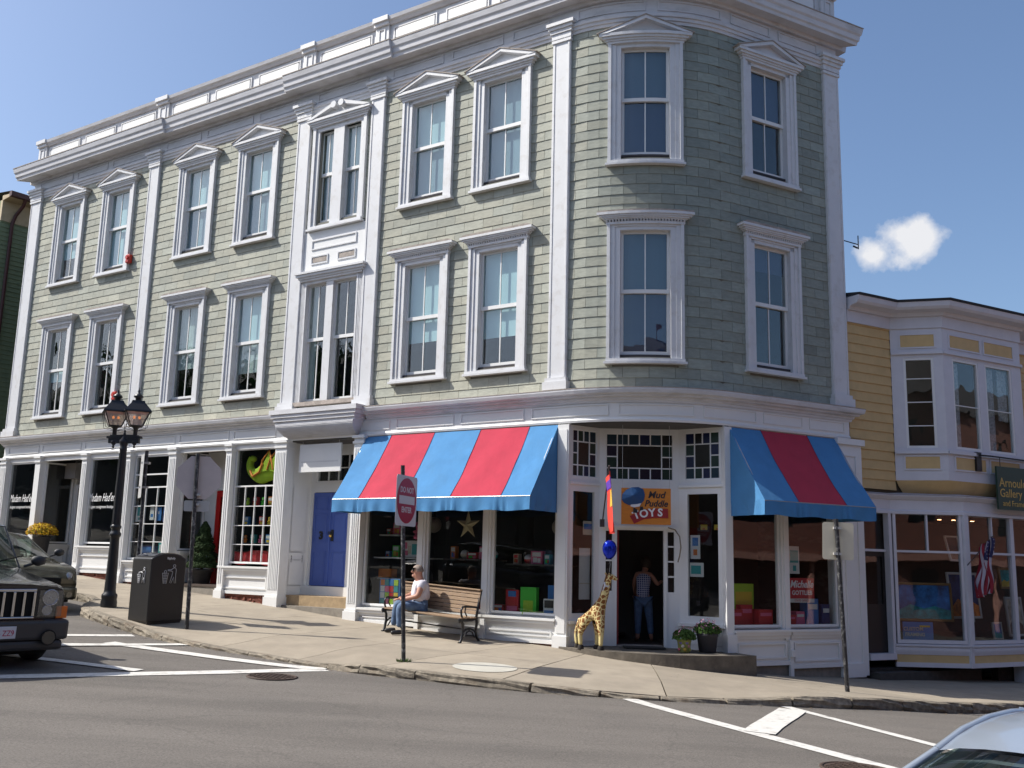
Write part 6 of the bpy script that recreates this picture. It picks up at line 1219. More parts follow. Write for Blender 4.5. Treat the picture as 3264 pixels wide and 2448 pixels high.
# ================================================================= PARKED CARS
RUB = mat('tyre_rubber', (.012, .012, .012), .85); ALU = mat('alloy_rim', (.35, .35, .36), .3, .9); CHR = mat('chrome', (.55, .55, .57), .12, 1); PLAS = mat('dark_grey_plastic', (.03, .032, .036), .6)
CGL = glass('car_glass', (.30, .38, .34), 1.4, .05); LENS = glass('lens_glass', (.85, .87, .9), 1.0, .06); BLK = mat('underbody_black', (.006, .006, .006), .9)
def car(name, label, front, fdir, col, L, Wd, H, hood_z, belt, x_cowl, x_head, x_rear_roof, x_rear, rough=.25, metal=.5, wb=(.22, .80), wr=.33, boxy=False, zoff=0, lenm=CGL, crown=.05):
    f = Vector((*fdir, 0)).normalized(); cx, cy = front[0]-f.x*L/2, front[1]-f.y*L/2; zf, zb_ = hroad(front[0]-f.x*.8, front[1]-f.y*.8), hroad(front[0]-f.x*(L-.8), front[1]-f.y*(L-.8))
    t = empty(name, (cx, cy, (zf+zb_)/2+zoff), label, 'car'); t.rotation_euler = (0, -atan2(zf-zb_, L-1.6), atan2(f.y, f.x)); t['local'] = 1
    P = mat(col[0], col[1], rough, metal, coat=.8, noise=.04, nscale=3); hw = Wd/2; x0 = L/2
    # lower body: sections along the length; local x forward
    def sec(x):
        u = (x0-x)/L; tp = 1-.16*max(0, 1-u/.10)**2-.10*max(0, (u-.93)/.07)**2 if not boxy else 1-.06*max(0, 1-u/.06)**2
        w = hw*tp
        if x > x_cowl: t_ = (x-x_cowl)/(x0-x_cowl); zt = belt+(hood_z-belt)*t_**(1.5 if not boxy else .8); zt -= (0 if not boxy else 0)+(.20 if not boxy else .02)*max(0, (t_-.86)/.14)**2
        elif x > x_rear: zt = belt
        else: t_ = (x_rear-x)/(x_rear+x0+1e-6); zt = belt-.04*t_-.12*max(0, (t_-.85)/.15)**2
        zb2 = .20+.10*max(0, 1-u/.06)+.12*max(0, (u-.92)/.08)
        cr = .05 if x > x_cowl or x < x_rear else .0
        return [(w*.86, zb2), (w*.97, zb2+.06), (w, zb2+.26), (w*.995, (zb2+zt)/2+.05), (w*.985, zt-.12), (w*.95, zt-.035), (w*.86, zt), (w*.45, zt+cr*.7), (0, zt+cr)]
    xs_ = [x0-L*v for v in (0, .006, .02, .045, .08, .12, .17, .23, .3, .38, .46, .54, .62, .7, .78, .84, .9, .94, .97, .99, 1)]
    q = MB(); vs = []; ns = 17
    for x in xs_:
        s_ = sec(x); s_ = [(-a, b) for a, b in s_]+[(a, b) for a, b in s_[::-1][1:]]; e = .0
        for a, b in s_: vs.append((x, a, b))
    n = len(xs_); q.add(vs, [(i*ns+k, i*ns+k+1, (i+1)*ns+k+1, (i+1)*ns+k) for i in range(n-1) for k in range(ns-1)], 0, 1, True); q.add(vs[:ns], [tuple(range(ns))]); q.add(vs[-ns:], [tuple(range(ns-1, -1, -1))])
    body = q.build('body', P, t)
    q = MB(); q.box(-x0+.3, x0-.3, -hw+.12, hw-.12, .16, .45); q.build('underbody', BLK, t)
    # cabin
    wb_, wt_ = hw*(.90 if not boxy else .84), hw*(.68 if not boxy else .78); zr = H; xb = x_rear
    def roofpt(u, v): x = x_head+(x_rear_roof-x_head)*u; y = wt_*(2*v-1); x += (.10*(1-(2*v-1)**2))*max(0, 1-u*4); return (x, y, zr-.035*(2*v-1)**2-crown*(2*abs(u-.4))**2.2*(1 if not boxy else .3)-.02*abs(2*v-1)**6)
    q = MB(); q.grid(roofpt, 12, 12); q.grid(lambda u, v: tuple(c_-(0, 0, .04)[i] for i, c_ in enumerate(roofpt(u, v))), 6, 6); q.build('roof', P, t)
    A_b, A_t = (x_cowl, wb_, belt+.01), roofpt(0, 1); C_b, C_t = (xb, wb_, belt+.01), roofpt(1, 1); xm = (x_cowl+xb)/2-.05
    def mir(p): return (p[0], -p[1], p[2])
    for nm, sg in (('pillar', 1), ('pillar', -1)):
        g_ = (lambda p: p) if sg == 1 else mir
        for a, b, r in ((A_b, A_t, .014), (C_b, C_t, .045), ((xm, wb_, belt), (xm+.06, roofpt(.45, 1)[1], roofpt(.45, 1)[2]), .03)):
            q = MB(); q.tube([g_(a), g_(b)], r, 6); q.build('pillar', P, t)
        q = MB(); q.tube([g_(roofpt(k/8, 1)) for k in range(9)], .015, 6); q.build('roof_rail', P, t)
        m1, m2 = g_((xm, wb_*.985, belt+.02)), g_((xm+.06, roofpt(.45, 1)[1]*.99, roofpt(.45, 1)[2]-.01))
        q = MB(); q.add([g_((A_b[0]-.05, wb_*.985, belt+.02)), m1, m2, g_((A_t[0]-.04, A_t[1]*.99, A_t[2]-.01))], [(0, 1, 2, 3)]); q.build('side_window', CGL, t)
        q = MB(); q.add([m1, g_((C_b[0]+.04, wb_*.985, belt+.02)), g_((C_t[0]+.04, C_t[1]*.99, C_t[2]-.01)), m2], [(0, 1, 2, 3)]); q.build('side_window', CGL, t)
    def shield(xb_, zb2, u, nm, out):
        q = MB(); 
        def fn(a, b): bt = (xb_+out*(.10*(1-(2*b-1)**2)), wb_*.97*(2*b-1), zb2); tp = roofpt(u, b); tp = (tp[0]+out*.05*(1-(2*b-1)**2), tp[1]*.97, tp[2]-.005); return tuple(bt[i]+(tp[i]-bt[i])*a for i in range(3))
        q.grid(fn, 6, 10); q.build(nm, CGL, t)
    shield(x_cowl, belt+.015, 0, 'windshield', 1); shield(xb, belt+.01, 1, 'rear_window', -1)
    q = MB(); q.box(xb+.2, x_cowl-.15, -hw+.15, hw-.15, .45, belt-.03)
    for yy in (-.36, .36): q.box(x_cowl-1.15, x_cowl-.95, yy-.22, yy+.22, belt-.1, H-.32); q.box(x_cowl-1.12, x_cowl-1.0, yy-.12, yy+.12, H-.32, H-.16)
    q.build('interior', mat('car_interior', (.02, .022, .02), .8), t); q = MB(); q.box(x_cowl-.45, x_cowl-.02, -hw+.16, hw-.16, belt-.08, belt+.0); q.tube([(x_cowl-.5+.02*sin(k*pi/8), .36+.18*cos(k*pi/8), belt+.0+.16*sin(k*pi/8)) for k in range(17)], .014, 6); q.build('dashboard', PLAS, t)
    for w_ in wb:
        for sg in (-1, 1):
            x = x0-L*w_; yy = sg*(hw-.10); Mw = Matrix.Translation((x, yy, wr)) @ Matrix.Rotation(pi/2, 4, 'X')
            wh = empty('wheel', (x, yy, wr), parent=t); wh['local'] = 1; wh.matrix_parent_inverse = Matrix.Identity(4); Ml_ = Matrix.Rotation(pi/2*sg, 4, 'X')
            q = MB(); q.lathe([(wr*.62, -.11), (wr*.9, -.115), (wr, -.08), (wr, .08), (wr*.9, .115), (wr*.62, .11)], (0, 0, 0), 24, M=Ml_); q.build('tyre', RUB, wh)
            q = MB(); q.lathe([(wr*.62, -.105), (wr*.60, -.08), (.05, -.07), (.0, -.085)], (0, 0, 0), 20, M=Ml_)
            for k in range(5): a = 2*pi*k/5; q.tube([Ml_ @ Vector((0, 0, -.10)), Ml_ @ Vector((wr*.6*cos(a), wr*.6*sin(a), -.105))], .022, 5)
            q.build('rim', ALU, wh)
            q = MB(); ns_ = 16; q.add([(x+wr*1.16*cos(pi*k/ns_), sg*(hw*1.003), wr*.9+wr*1.1*sin(pi*k/ns_)) for k in range(ns_+1)]+[(x-wr*1.16, sg*hw*1.003, .22), (x+wr*1.16, sg*hw*1.003, .22)], [tuple(range(ns_+3))]); q.build('wheel_arch', BLK, t)
    for sg in (-1, 1):
        mr = empty('door_mirror', (x_cowl-.12, sg*(hw+.02), belt+.02), parent=t); mr['local'] = 1; mr.matrix_parent_inverse = Matrix.Identity(4)
        q = MB(); q.lathe([(.02, -.08), (.085, -.05), (.10, 0), (.085, .05), (.02, .075)], (0, sg*.14, .09), 12, sx=.75, sy=1.15); q.tube([(0, -.06*sg, .0), (0, .12*sg, .06)], .022, 6); q.build('mirror_housing', PLAS, mr)
    return t, P, hw, x0
def lamp_round(t, x, y, z, r, m, depth=.05, name='lamp'): q = MB(); q.lathe([(.0, -.02), (r*.8, -.01), (r, .02), (r*1.04, .04)], (0, 0, 0), 20, M=Matrix.Translation((x, y, z)) @ Matrix.Rotation(pi/2, 4, 'Y')); return q.build(name, m, t)
# dark SUV at the left edge, facing the camera
t, P, hw, x0 = car('parked_suv', 'dark grey boxy SUV with chrome slatted grille facing the camera at the left edge', (-6.79, 13.47), (.74, -.67), ('suv_grey_paint', (.028, .031, .034)), 4.75, 1.90, 1.86, 1.12, 1.22, .95, .35, -1.95, -2.15, wb=(.165, .78), wr=.38, boxy=True)
FX = x0+.012
q = MB(); q.box(FX-.05, FX+.03, -.48, .48, .68, .71); q.box(FX-.05, FX+.03, -.48, .48, 1.04, 1.08)
for k in range(8): y = -.475+k*.1335; q.box(FX-.05, FX+.035, y-.018, y+.018, .71, 1.04)
q.build('grille_surround', CHR, t, bevel=.008)
q = MB(); q.box(FX-.04, FX+.0, -.46, .46, .70, 1.05); q.build('grille_mesh', BLK, t)
for sg in (-1, 1):
    h_ = empty('headlight', (FX, sg*.68, .89), parent=t); h_['local'] = 1; h_.matrix_parent_inverse = Matrix.Identity(4)
    q = MB(); q.box(-.06, -.03, -.155, .155, -.18, .17); q.build('headlight_bowl', mat('lamp_bowl_grey', (.22, .22, .23), .3, .6), h_); 
    q = MB(); q.lathe([(.0, -.02), (.03, -.018), (.075, .005), (.092, .035), (.108, .045), (.112, .03)], (0, 0, 0), 20, M=Matrix.Translation((-.01, 0, .07)) @ Matrix.Rotation(pi/2, 4, 'Y')); q.lathe([(.0, -.01), (.025, -.008), (.052, .02), (.066, .045), (.072, .03)], (0, 0, 0), 16, M=Matrix.Translation((-.01, sg*-.03, -.10)) @ Matrix.Rotation(pi/2, 4, 'Y')); q.build('reflector', CHR, h_); blob('bulb', Matrix.Translation(Vector(h_.location)*0+Vector((.0, 0, .07))), .022, mat('bulb_glass', (.7, .7, .72), .2), h_, n=8)
    q = MB(); q.box(.03, .045, -.16, .16, -.18, .17); q.build('headlight_lens', LENS, h_)
    q = MB(); q.box(x0-.16, FX+.02, sg*.845-.06, sg*.845+.085*1, .68, .84); q.build('turn_signal', mat('amber_lens', (.75, .17, .02), .25), t)
BMP = mat('suv_bumper_grey', (.055, .053, .053), .5, .2)
q = MB(); q.box(x0-.3, x0+.13, -.95, .95, .40, .67); q.box(x0-.2, x0+.10, -.90, .90, .26, .40); q.build('front_bumper', BMP, t, bevel=.045)
q = MB(); q.box(x0-.02, x0+.115, -.6, .6, .625, .67); q.build('bumper_step', P, t)
for sg in (-1, 1): lamp_round(t, x0+.135, sg*.66, .44, .085, LENS, name='fog_lamp'); lamp_round(t, x0+.128, sg*.66, .44, .10, BLK, name='fog_lamp_recess')
q = MB(); q.box(x0+.13, x0+.145, -.075, .235, .44, .60); pl_ = q.build('number_plate', mat('plate_white', (.62, .62, .66), .5), t, bevel=.006); pl_['local'] = 1
text('56 ZZ9', 'plate_lettering', Matrix.Translation((x0+.147, .08, .51)) @ Matrix.Rotation(pi/2, 4, 'Z') @ Matrix.Rotation(pi/2, 4, 'X'), .105, mat('plate_red', (.45, .02, .08), .5), pl_, .001, sx=.8)
for yy in (-.6, .6): q = MB(); q.box(-1.8, .2, yy-.02, yy+.02, 1.86, 1.90); q.build('roof_rack_rail', PLAS, t)
q = MB(); q.box(.98, x0-.05, -.80, -.79, 1.235, 1.24); q.build('bonnet_seam', BLK, t)
for yy in (-.45, .25): q = MB(); q.tube([(.99, yy, 1.26), (.90, yy+.35, 1.34), (.84, yy+.62, 1.40)], .010, 5); q.build('wiper', BLK, t)
q = MB(); q.box(x0+.0, x0+.02, -.62, .62, 1.095, 1.12); q.build('bonnet_lip', P, t)
# olive sedan behind it
t, P, hw, x0 = car('parked_sedan', 'dusty olive grey sedan parked behind the SUV with its nose at the kerb', (-9.26, 19.98), (.78, -.63), ('sedan_olive_paint', (.085, .08, .055)), 4.6, 1.80, 1.46, .84, .98, .95, .25, -1.2, -1.75, wr=.32)
q = MB(); q.box(x0-.25, x0+.06, -.78, .78, .24, .50); q.build('front_bumper', P, t, bevel=.06)
q = MB(); q.box(x0-.02, x0+.03, -.42, .42, .55, .68); q.build('grille', BLK, t, bevel=.01); q = MB(); q.box(x0+.03, x0+.07, -.5, .5, .27, .38); q.build('lower_intake', BLK, t)
for sg in (-1, 1):
    q = MB(); q.lathe([(.0, .02), (.09, .0), (.13, -.06), (.12, -.14)], (0, 0, 0), 16, M=Matrix.Translation((x0-.04, sg*.66, .66)) @ Matrix.Rotation(sg*.5, 4, 'Z') @ Matrix.Rotation(pi/2, 4, 'Y')); q.build('headlight', mat('headlight_clear', (.4, .4, .4), .12, .6), t); lamp_round(t, x0+.055, sg*.58, .34, .06, LENS, name='fog_lamp')
# silver car in the foreground on the right
t, P, hw, x0 = car('parked_silver_car', 'pale silver blue car roof and windscreen in the bottom right foreground', (2.04-.80*2.2, 3.13-.60*2.2), (-.80, -.60), ('silver_blue_paint', (.36, .41, .48)), 4.4, 1.72, 1.465, .80, .95, 1.15, .35, -1.0, -1.7, rough=.3, metal=.35, wr=.31, crown=.15)
q = MB(); q.box(x0-.25, x0+.05, -.75, .75, .24, .50); q.build('front_bumper', P, t, bevel=.06)
for sg in (-1, 1): lamp_round(t, x0+.0, sg*.6, .6, .1, CHR, name='headlight')
q = MB(); q.box(.44, .48, -.09, .09, 1.14, 1.20); q.build('rear_view_mirror', PLAS, t)
# ================================================================= PLANTS
def leaves(name, fn, n, size, m, parent, seed=1, up=.3, thick=False):
    R = random.Random(seed); vs = []; fs = []; tn = []
    for i in range(n):
        p, nrm = fn(R); p = Vector(p); nrm = (Vector(nrm)+Vector((R.gauss(0, .5), R.gauss(0, .5), R.gauss(up, .4)))).normalized(); a = nrm.orthogonal().normalized(); a = Matrix.Rotation(R.uniform(0, 6.3), 3, nrm) @ a; b = nrm.cross(a); s = size*R.uniform(.6, 1.3)
        k = len(vs); vs += [p-a*s*.5, p+b*s*.35, p+a*s*.5, p-b*s*.35]; fs.append((k, k+1, k+2, k+3)); tn.append(R.uniform(.65, 1.35))
    q = MB(); q.add(vs, fs); q.t = tn; q.f = [list(f) for f in fs]; return q.build(name, m, parent, fix=False)
def leafmat(name, col): return mat(name, col, .85, tone=True, noise=.2, nscale=12, spec=.15)
GREEN = leafmat('green_leaf', (.055, .105, .025)); DKG = leafmat('dark_conifer', (.032, .055, .02)); YF = leafmat('yellow_mum', (.62, .40, .03)); PINKF = leafmat('pink_bloom', (.62, .30, .38))
POT = mat('dark_pot', (.03, .03, .034), .7, noise=.3, nscale=8)
# tall planter of yellow mums in the first doorway
px, py = plan(-16.88, -.02); pz = 1.22
t = empty('flower_planter', (px, py, pz), 'tall dark planter of yellow and rust chrysanthemums in the boutique doorway', 'planter')
q = MB(); q.lathe([(.12, 0), (.15, .02), (.22, .72), (.24, .74), (.24, .78), (.2, .78), (.19, .7)], (px, py, pz), 20); q.build('pot', POT, t)
def dome(R, r=.42, h=.30, c=(px, py, pz+.86)):
    th = R.uniform(0, 2*pi); ph = math.acos(R.uniform(-.15, 1)); rr_ = R.uniform(.75, 1.0); d = (sin(ph)*cos(th), sin(ph)*sin(th), cos(ph)); return (c[0]+d[0]*r*rr_, c[1]+d[1]*r*rr_, c[2]+d[2]*h*rr_), d
leaves('foliage', lambda R: dome(R, .38, .19), 900, .05, GREEN, t, 2); leaves('blooms', lambda R: dome(R), 1500, .045, YF, t, 5); leaves('rust_blooms', lambda R: dome(R, .43), 300, .045, leafmat('rust_mum', (.35, .10, .02)), t, 8)
# clipped conical evergreen in a pot by the red door
px2, py2 = plan(-10.62, -.45); pz2 = .89
t = empty('evergreen_shrub', (px2, py2, pz2), 'conical dwarf spruce in a dark pot beside the red door', 'shrub')
q = MB(); q.lathe([(.17, 0), (.19, .02), (.25, .30), (.28, .31), (.28, .36), (.24, .36)], (px2, py2, pz2), 18); q.build('pot', POT, t)
q = MB(); q.tube([(px2, py2, pz2+.3), (px2, py2, pz2+1.3)], [.03, .012], 8); q.build('trunk', mat('bark', (.06, .04, .03), .9), t)
def cone(R):
    z = R.random()**1.3; th = R.uniform(0, 2*pi); r = (.36*(1-z)**.75+.03)*(1+.12*sin(th*5+z*22)+.10*sin(z*31))*R.uniform(.7, 1.0)
    return (px2+r*cos(th), py2+r*sin(th), pz2+.40+z*1.12), (cos(th), sin(th), .5)
leaves('foliage', cone, 14000, .042, DKG, t, 4)
# two pots of flowers on the corner step
for s_, o_, r, hh, lab, pm, sd, fr in ((2.16, .08, .125, .23, 'small painted flower pot with trailing green leaves on the right end of the stone step', mat('splashy_painted_pot', (.35, .38, .12), .6), 11, .25), (2.62, .02, .19, .34, 'large round dark pot of pink flowers on the step beside the painted pot', mat('slate_pot', (.055, .055, .065), .7), 12, .3)):
    x, y = plan(s_, o_); z = .112; t = empty('flower_pot', (x, y, z), lab, 'flower pot')
    q = MB(); q.lathe([(r*.72, 0), (r*.8, .01), (r*.98, hh*.8), (r*1.04, hh*.82), (r*1.04, hh), (r*.9, hh), (r*.85, hh*.8)], (x, y, z), 20); q.build('pot', pm, t)
    def dm(R, rr_=fr*.85, h=.16, c=(x, y, z+hh+.02)): return dome(R, rr_, h, c)
    leaves('foliage', dm, 900, .05, GREEN, t, sd)
    leaves('blooms', lambda R, c=(x, y, z+hh+.08): dome(R, fr*.8, .17, c), 26 if r < .15 else 70, .045, PINKF, t, sd+3)
    if r < .15:
        R = random.Random(4)
        for k, (c_, nm) in enumerate((((.45, .10, .12), 'red'), ((.25, .2, .55), 'violet'), ((.6, .55, .5), 'cream'), ((.5, .35, .05), 'orange'), ((.3, .2, .5), 'violet'), ((.6, .3, .3), 'pink'), ((.5, .5, .1), 'lemon'))):
            a = -2.6+k*.33; q = MB(); rr_ = r*.98; zz = z+.05+.09*((k*2) % 3)/1.5; q.lathe([(.0, .0), (.03, .004), (.028, .008), (0, .012)], (0, 0, 0), 10, M=Matrix.Translation((x+rr_*.9*cos(a), y+rr_*.9*sin(a), zz)) @ Matrix.Rotation(a, 4, 'Z') @ Matrix.Rotation(pi/2, 4, 'Y')); q.build('painted_spot', mat('pot_spot_'+nm, c_, .6), t)
# ================================================================= GOODS IN THE WINDOWS
def cm_(n, c, r=.5): return mat('goods_'+n, c, r)
GC = dict(red=(.45, .02, .025), green=(.06, .45, .04), blue=(.03, .16, .42), teal=(.03, .28, .28), yellow=(.6, .42, .04), pink=(.6, .12, .22), white=(.6, .6, .58), orange=(.55, .16, .02), purple=(.18, .06, .32), lime=(.33, .50, .03), brown=(.16, .09, .05), black=(.02, .02, .02), cream=(.5, .45, .35), navy=(.015, .03, .12))
GROUPB = None
def gbox(F, s, o, z, w, h, d, c, label, name='toy_box', cat='box', face=None, rot=0, group=None):
    x, y = F(s, o); x2, y2 = F(s+.01, o); an = atan2(y2-y, x2-x)+rot; t = empty(name, (x, y, z), label, cat, group); M = Matrix.Translation((x, y, z)) @ Matrix.Rotation(an, 4, 'Z')
    q = MB(); q.box(-w/2, w/2, -d/2, d/2, 0, h, 0, M); q.build('carton', cm_(c, GC[c]), t, bevel=.004)
    for i, (cc_, x0_, x1_, z0_, z1_) in enumerate(face or ()): q = MB(); q.box(-w/2+w*x0_, -w/2+w*x1_, -d/2-.004-.0006*i, -d/2-.001, h*z0_, h*z1_, 0, M); q.build('printed_panel', cm_(cc_, GC[cc_]), t)
    return t
R9 = random.Random(21); cols9 = list(GC)
patch = [(R9.choice(['red', 'yellow', 'teal', 'lime', 'orange', 'blue', 'white', 'pink']), .05+i*.225, .05+i*.225+.2, .05+j*.235, .05+j*.235+.21) for i in range(4) for j in range(4)]
gbox(plan, -4.42, -.28, .64, .55, .56, .08, 'blue', 'blue-edged game box of many coloured squares, lower left of the toy shop window', face=patch)
gbox(plan, -4.0, -.45, 1.66, .52, .34, .08, 'white', 'white and pink craft kit on the upper shelf left of the sign pole', face=[('pink', .05, .25, .5, .9), ('pink', .05, .3, .1, .4), ('teal', .5, .9, .15, .8), ('cream', .3, .45, .2, .7)])
gbox(plan, -.98, -.3, .64, .36, .50, .1, 'green', 'bright green toy case standing in the toy shop window', face=[('lime', .2, .8, .1, .5)]); gbox(plan, -1.38, -.35, .64, .3, .44, .1, 'red', 'red toy case leaning beside the bright green one', face=[('pink', .1, .9, .1, .3), ('blue', .2, .8, .7, .95)])
gbox(plan, -.55, -.42, .64, .13, .55, .1, 'blue', 'slim blue and yellow box upright at the right end of the window', face=[('yellow', .1, .9, .1, .3)]); gbox(plan, -.48, -.22, .64, .24, .30, .06, 'white', 'black and white picture box at the right end of the toy window', face=[('black', .08, .92, .45, .92), ('blue', .08, .92, .1, .3)])
gbox(plan, -.8, -.18, .64, .42, .05, .2, 'lime', 'flat lime game lying in front of the bright green case', face=[('white', .1, .9, .1, .9)], rot=.3)
gbox(plan, -4.75, -.55, 1.22, .35, .18, .2, 'orange', 'orange carton above the game box of coloured squares')
gbox(plan, -3.35+1.1, -.45, .64, .5, .12, .25, 'red', 'low red tray under the white plush seals in the middle window')
# shelves in the toy windows
SHELF = mat('white_shelf', (.4, .4, .4), .5); 
for i, (s0, s1, z_) in enumerate(((-4.95, -3.55, 1.62), (-4.95, -4.3, 1.18), (-4.95, -4.4, 2.1), (-3.2, -1.95, 1.62), (-1.65, -.3, 1.55))):
    q = MB(); q.fbox(plan, s0, s1, z_, z_+.03, -.95, -.45 if i else -.3); q.build('shelf', SHELF if i < 3 else mat('dark_shelf', (.08, .07, .06), .6), B)
def plush(F, s, o, z, c, label, sc=1.0, cat='soft toy'):
    x, y = F(s, o); t = empty('soft_toy', (x, y, z), label, cat); m_ = mat('plush_'+c, GC[c], .95); T_ = lambda a, b, d: Matrix.Translation((x+a*sc, y+b*sc, z+d*sc))
    J = dict(b=(x, y, z+.09*sc, .09*sc), c=(x, y, z+.18*sc, .07*sc), h=(x, y, z+.30*sc, .075*sc), a=(x-.11*sc, y-.05*sc, z+.16*sc, .03*sc), a2=(x+.11*sc, y-.05*sc, z+.16*sc, .03*sc), l=(x-.08*sc, y-.12*sc, z+.04*sc, .04*sc), l2=(x+.08*sc, y-.12*sc, z+.04*sc, .04*sc), e=(x-.06*sc, y, z+.375*sc, .025*sc), e2=(x+.06*sc, y, z+.375*sc, .025*sc))
    skin('body', J, [('b', 'c'), ('c', 'h'), ('c', 'a'), ('c', 'a2'), ('b', 'l'), ('b', 'l2'), ('h', 'e'), ('h', 'e2')], m_, t, 1)
    blob('muzzle', T_(0, -.075, .285), .03*sc, mat('plush_cream', GC['cream'], .9), t, n=8)
    for e in (-1, 1): blob('eye', T_(e*.03, -.07, .325), .008*sc, HOOF, t, n=6)
plush(plan, -3.85, -.42, 2.02, 'pink', 'pink plush toy sitting on the white craft kit'); plush(plan, -3.0, -.4, .66, 'white', 'white plush seal-like toy, left one in the middle window', 1.1); plush(plan, -2.6, -.4, .66, 'white', 'white plush toy with pale head, right one in the middle window', 1.0)
i = 0
for s0, n_, z_, pos in ((-4.85, 3, 1.65, 'upper shelf, left toy window'), (-3.1, 5, 1.65, 'shelf, middle toy window'), (-1.55, 5, 1.58, 'shelf, right toy window'), (-4.85, 2, 2.13, 'top shelf, left toy window'), (-3.15, 6, .645, 'deck, middle toy window'), (-1.6, 1, .645, 'deck, right toy window')):
    for k in range(n_):
        c = ['blue', 'orange', 'teal', 'yellow', 'pink', 'purple', 'red', 'green', 'cream'][(i*5+k*2) % 9]; w = .12+.07*((i*3+k) % 3)
        if z_ == 1.65 and s0 < -4 and k == 2: continue
        if k % 3 == 1 and n_ > 3:
            bx_, by_ = plan(s0+.1+k*.24, -.6); tb_ = empty('toy_ball', (bx_, by_, z_+.09), 'small %s and white toy ball, %s on the %s' % (c, ['first', 'second', 'third', 'fourth', 'fifth', 'sixth'][k], pos), 'ball'); q = MB(); q.lathe([(.09*sin(pi*j/10)+.0005, -.09*cos(pi*j/10)) for j in range(6)], (bx_, by_, z_+.09), 14); q.build('lower_half', cm_(c, GC[c]), tb_); q = MB(); q.lathe([(.09*sin(pi*j/10)+.0005, -.09*cos(pi*j/10)) for j in range(5, 11)], (bx_, by_, z_+.09), 14); q.build('upper_half', cm_('white', GC['white']), tb_); i += 1; continue
        gbox(plan, s0+.08+k*(.24 if n_ > 3 else .22), -.6, z_, w, .13+.06*((k+i) % 3), .12, c, 'small %s toy box, %s on the %s' % (c, ['first', 'second', 'third', 'fourth', 'fifth', 'sixth'][k], pos), face=[('white' if c != 'cream' else 'red', .12, .88, .58, .9), (cols9[(k*3+i) % 9], .2, .55, .12, .5), (cols9[(k+i*2+4) % 9], .6, .85, .1, .45)]); i += 1
# paper star lamp and round lamps hanging in the toy windows
def hang(s, o, z, label, cat, fn):
    x, y = plan(s, o); t = empty(cat.replace(' ', '_'), (x, y, z), label, cat); fn(t, x, y, z); q = MB(); q.tube([(x, y, z+.2), (x, y, 4.2)], .004, 4); q.build('cord', BLACK, t)
STAR = mat('paper_star', (.50, .42, .25), .8)
def star(t, x, y, z):
    ex_ = Vector((*(Vector(plan(-2, 0))-Vector(plan(-3, 0))).to_2d(), 0)).normalized(); n_ = Vector((ex_.y, -ex_.x, 0)); q = MB(); vs = [Vector((x, y, z))+n_*.08, Vector((x, y, z))-n_*.08]
    for k in range(10): a = pi/2+pi*k/5; r = .30 if k % 2 == 0 else .11; vs.append(Vector((x, y, z))+ex_*r*cos(a)+Vector((0, 0, r*sin(a))))
    q.add(vs, [(0, 2+k, 2+(k+1) % 10) for k in range(10)]+[(1, 2+(k+1) % 10, 2+k) for k in range(10)]); q.build('star_shade', STAR, t)
hang(-2.45, -.25, 2.32, 'five-pointed paper star hanging in the middle toy shop window', 'paper star', star)
def globe(t, x, y, z): q = MB(); q.lathe([(.17*sin(pi*k/12)+.001, -.17*cos(pi*k/12)) for k in range(13)], (x, y, z), 18); q.build('globe_shade', mat('globe_shade', (.30, .26, .22), .5), t)
hang(-.55, -.7, 2.3, 'dim round globe lamp behind the right toy window', 'globe lamp', globe); hang(-3.75, -.8, 2.35, 'dim amber globe lamp behind the left toy window', 'globe lamp', globe)
# posters and notices
def poster(F, s, z, w, h, o, c, label, face=(), name='poster', cat='poster'):
    t = empty(name, (*F(s, o), z), label, cat); q = MB(); q.fbox(F, s-w/2, s+w/2, z, z+h, o-.004, o); q.build('sheet', cm_(c, GC[c], .7), t)
    for i, (cc_, a, b, c0, c1) in enumerate(face): q = MB(); q.fbox(F, s-w/2+w*a, s-w/2+w*b, z+h*c0, z+h*c1, o, o+.0015+.0005*i); q.build('print', cm_(cc_, GC[cc_], .7), t)
    return t
IN = -.085
poster(plan, -12.72, 2.40, .34, .42, IN, 'white', 'white poster with teal shape in the small-paned window', [('teal', .15, .6, .35, .9), ('teal', .3, .8, .1, .25)])
poster(plan, -12.25, 2.44, .16, .38, IN, 'white', 'narrow white leaflet beside the teal-shaped poster', [('blue', .2, .8, .2, .4)]); poster(plan, -11.98, 2.42, .2, .34, IN, 'blue', 'bright blue leaflet in the small-paned window', [('white', .4, .6, .5, .7)]); poster(plan, -11.7, 2.40, .24, .4, IN, 'navy', 'dark navy poster at the right side of the small-paned window', [('blue', .1, .9, .5, .9)])
poster(FL, .53, 2.15, .24, .26, -.09, 'cream', 'pale notice taped inside the narrow window left of the door', [('blue', .1, .9, .4, .8)]); q = None
poster(FL, .5, .95, .26, .95, -.14, 'white', 'tall white hanging sheet inside the narrow window left of the door', [('cream', 0, 1, .3, .32)])
poster(FR, .30, 1.75, .20, .44, -.065, 'white', 'tall white notice with blue block in the window right of the door', [('blue', .2, .8, .55, .9), ('orange', .3, .7, .15, .4)]); poster(FR, .33, 1.42, .28, .26, -.06, 'white', 'wide pale green notice below the tall one, right of the door', [('teal', .08, .8, .2, .8)])
for k, s_ in enumerate((.32, .60)): poster(FR, s_, 2.30, .14, .10, -.4, 'yellow', 'small yellow bird cut-out, %s of two in the window' % ('left' if k == 0 else 'right'), [('orange', .3, .7, .0, .4)], 'paper_bird', 'paper bird')
poster(plan, 4.80, 1.52, .28, .52, IN, 'white', 'white notice with green picture in the right-hand shop window', [('teal', .15, .9, .4, .85), ('teal', .4, .7, .1, .3)])
t = poster(plan, 4.98, .98, .66, .46, IN, 'red', 'red and white Michelle election poster low in the right-hand shop window', [('white', 0, 1, 0, .16)], 'election_poster')
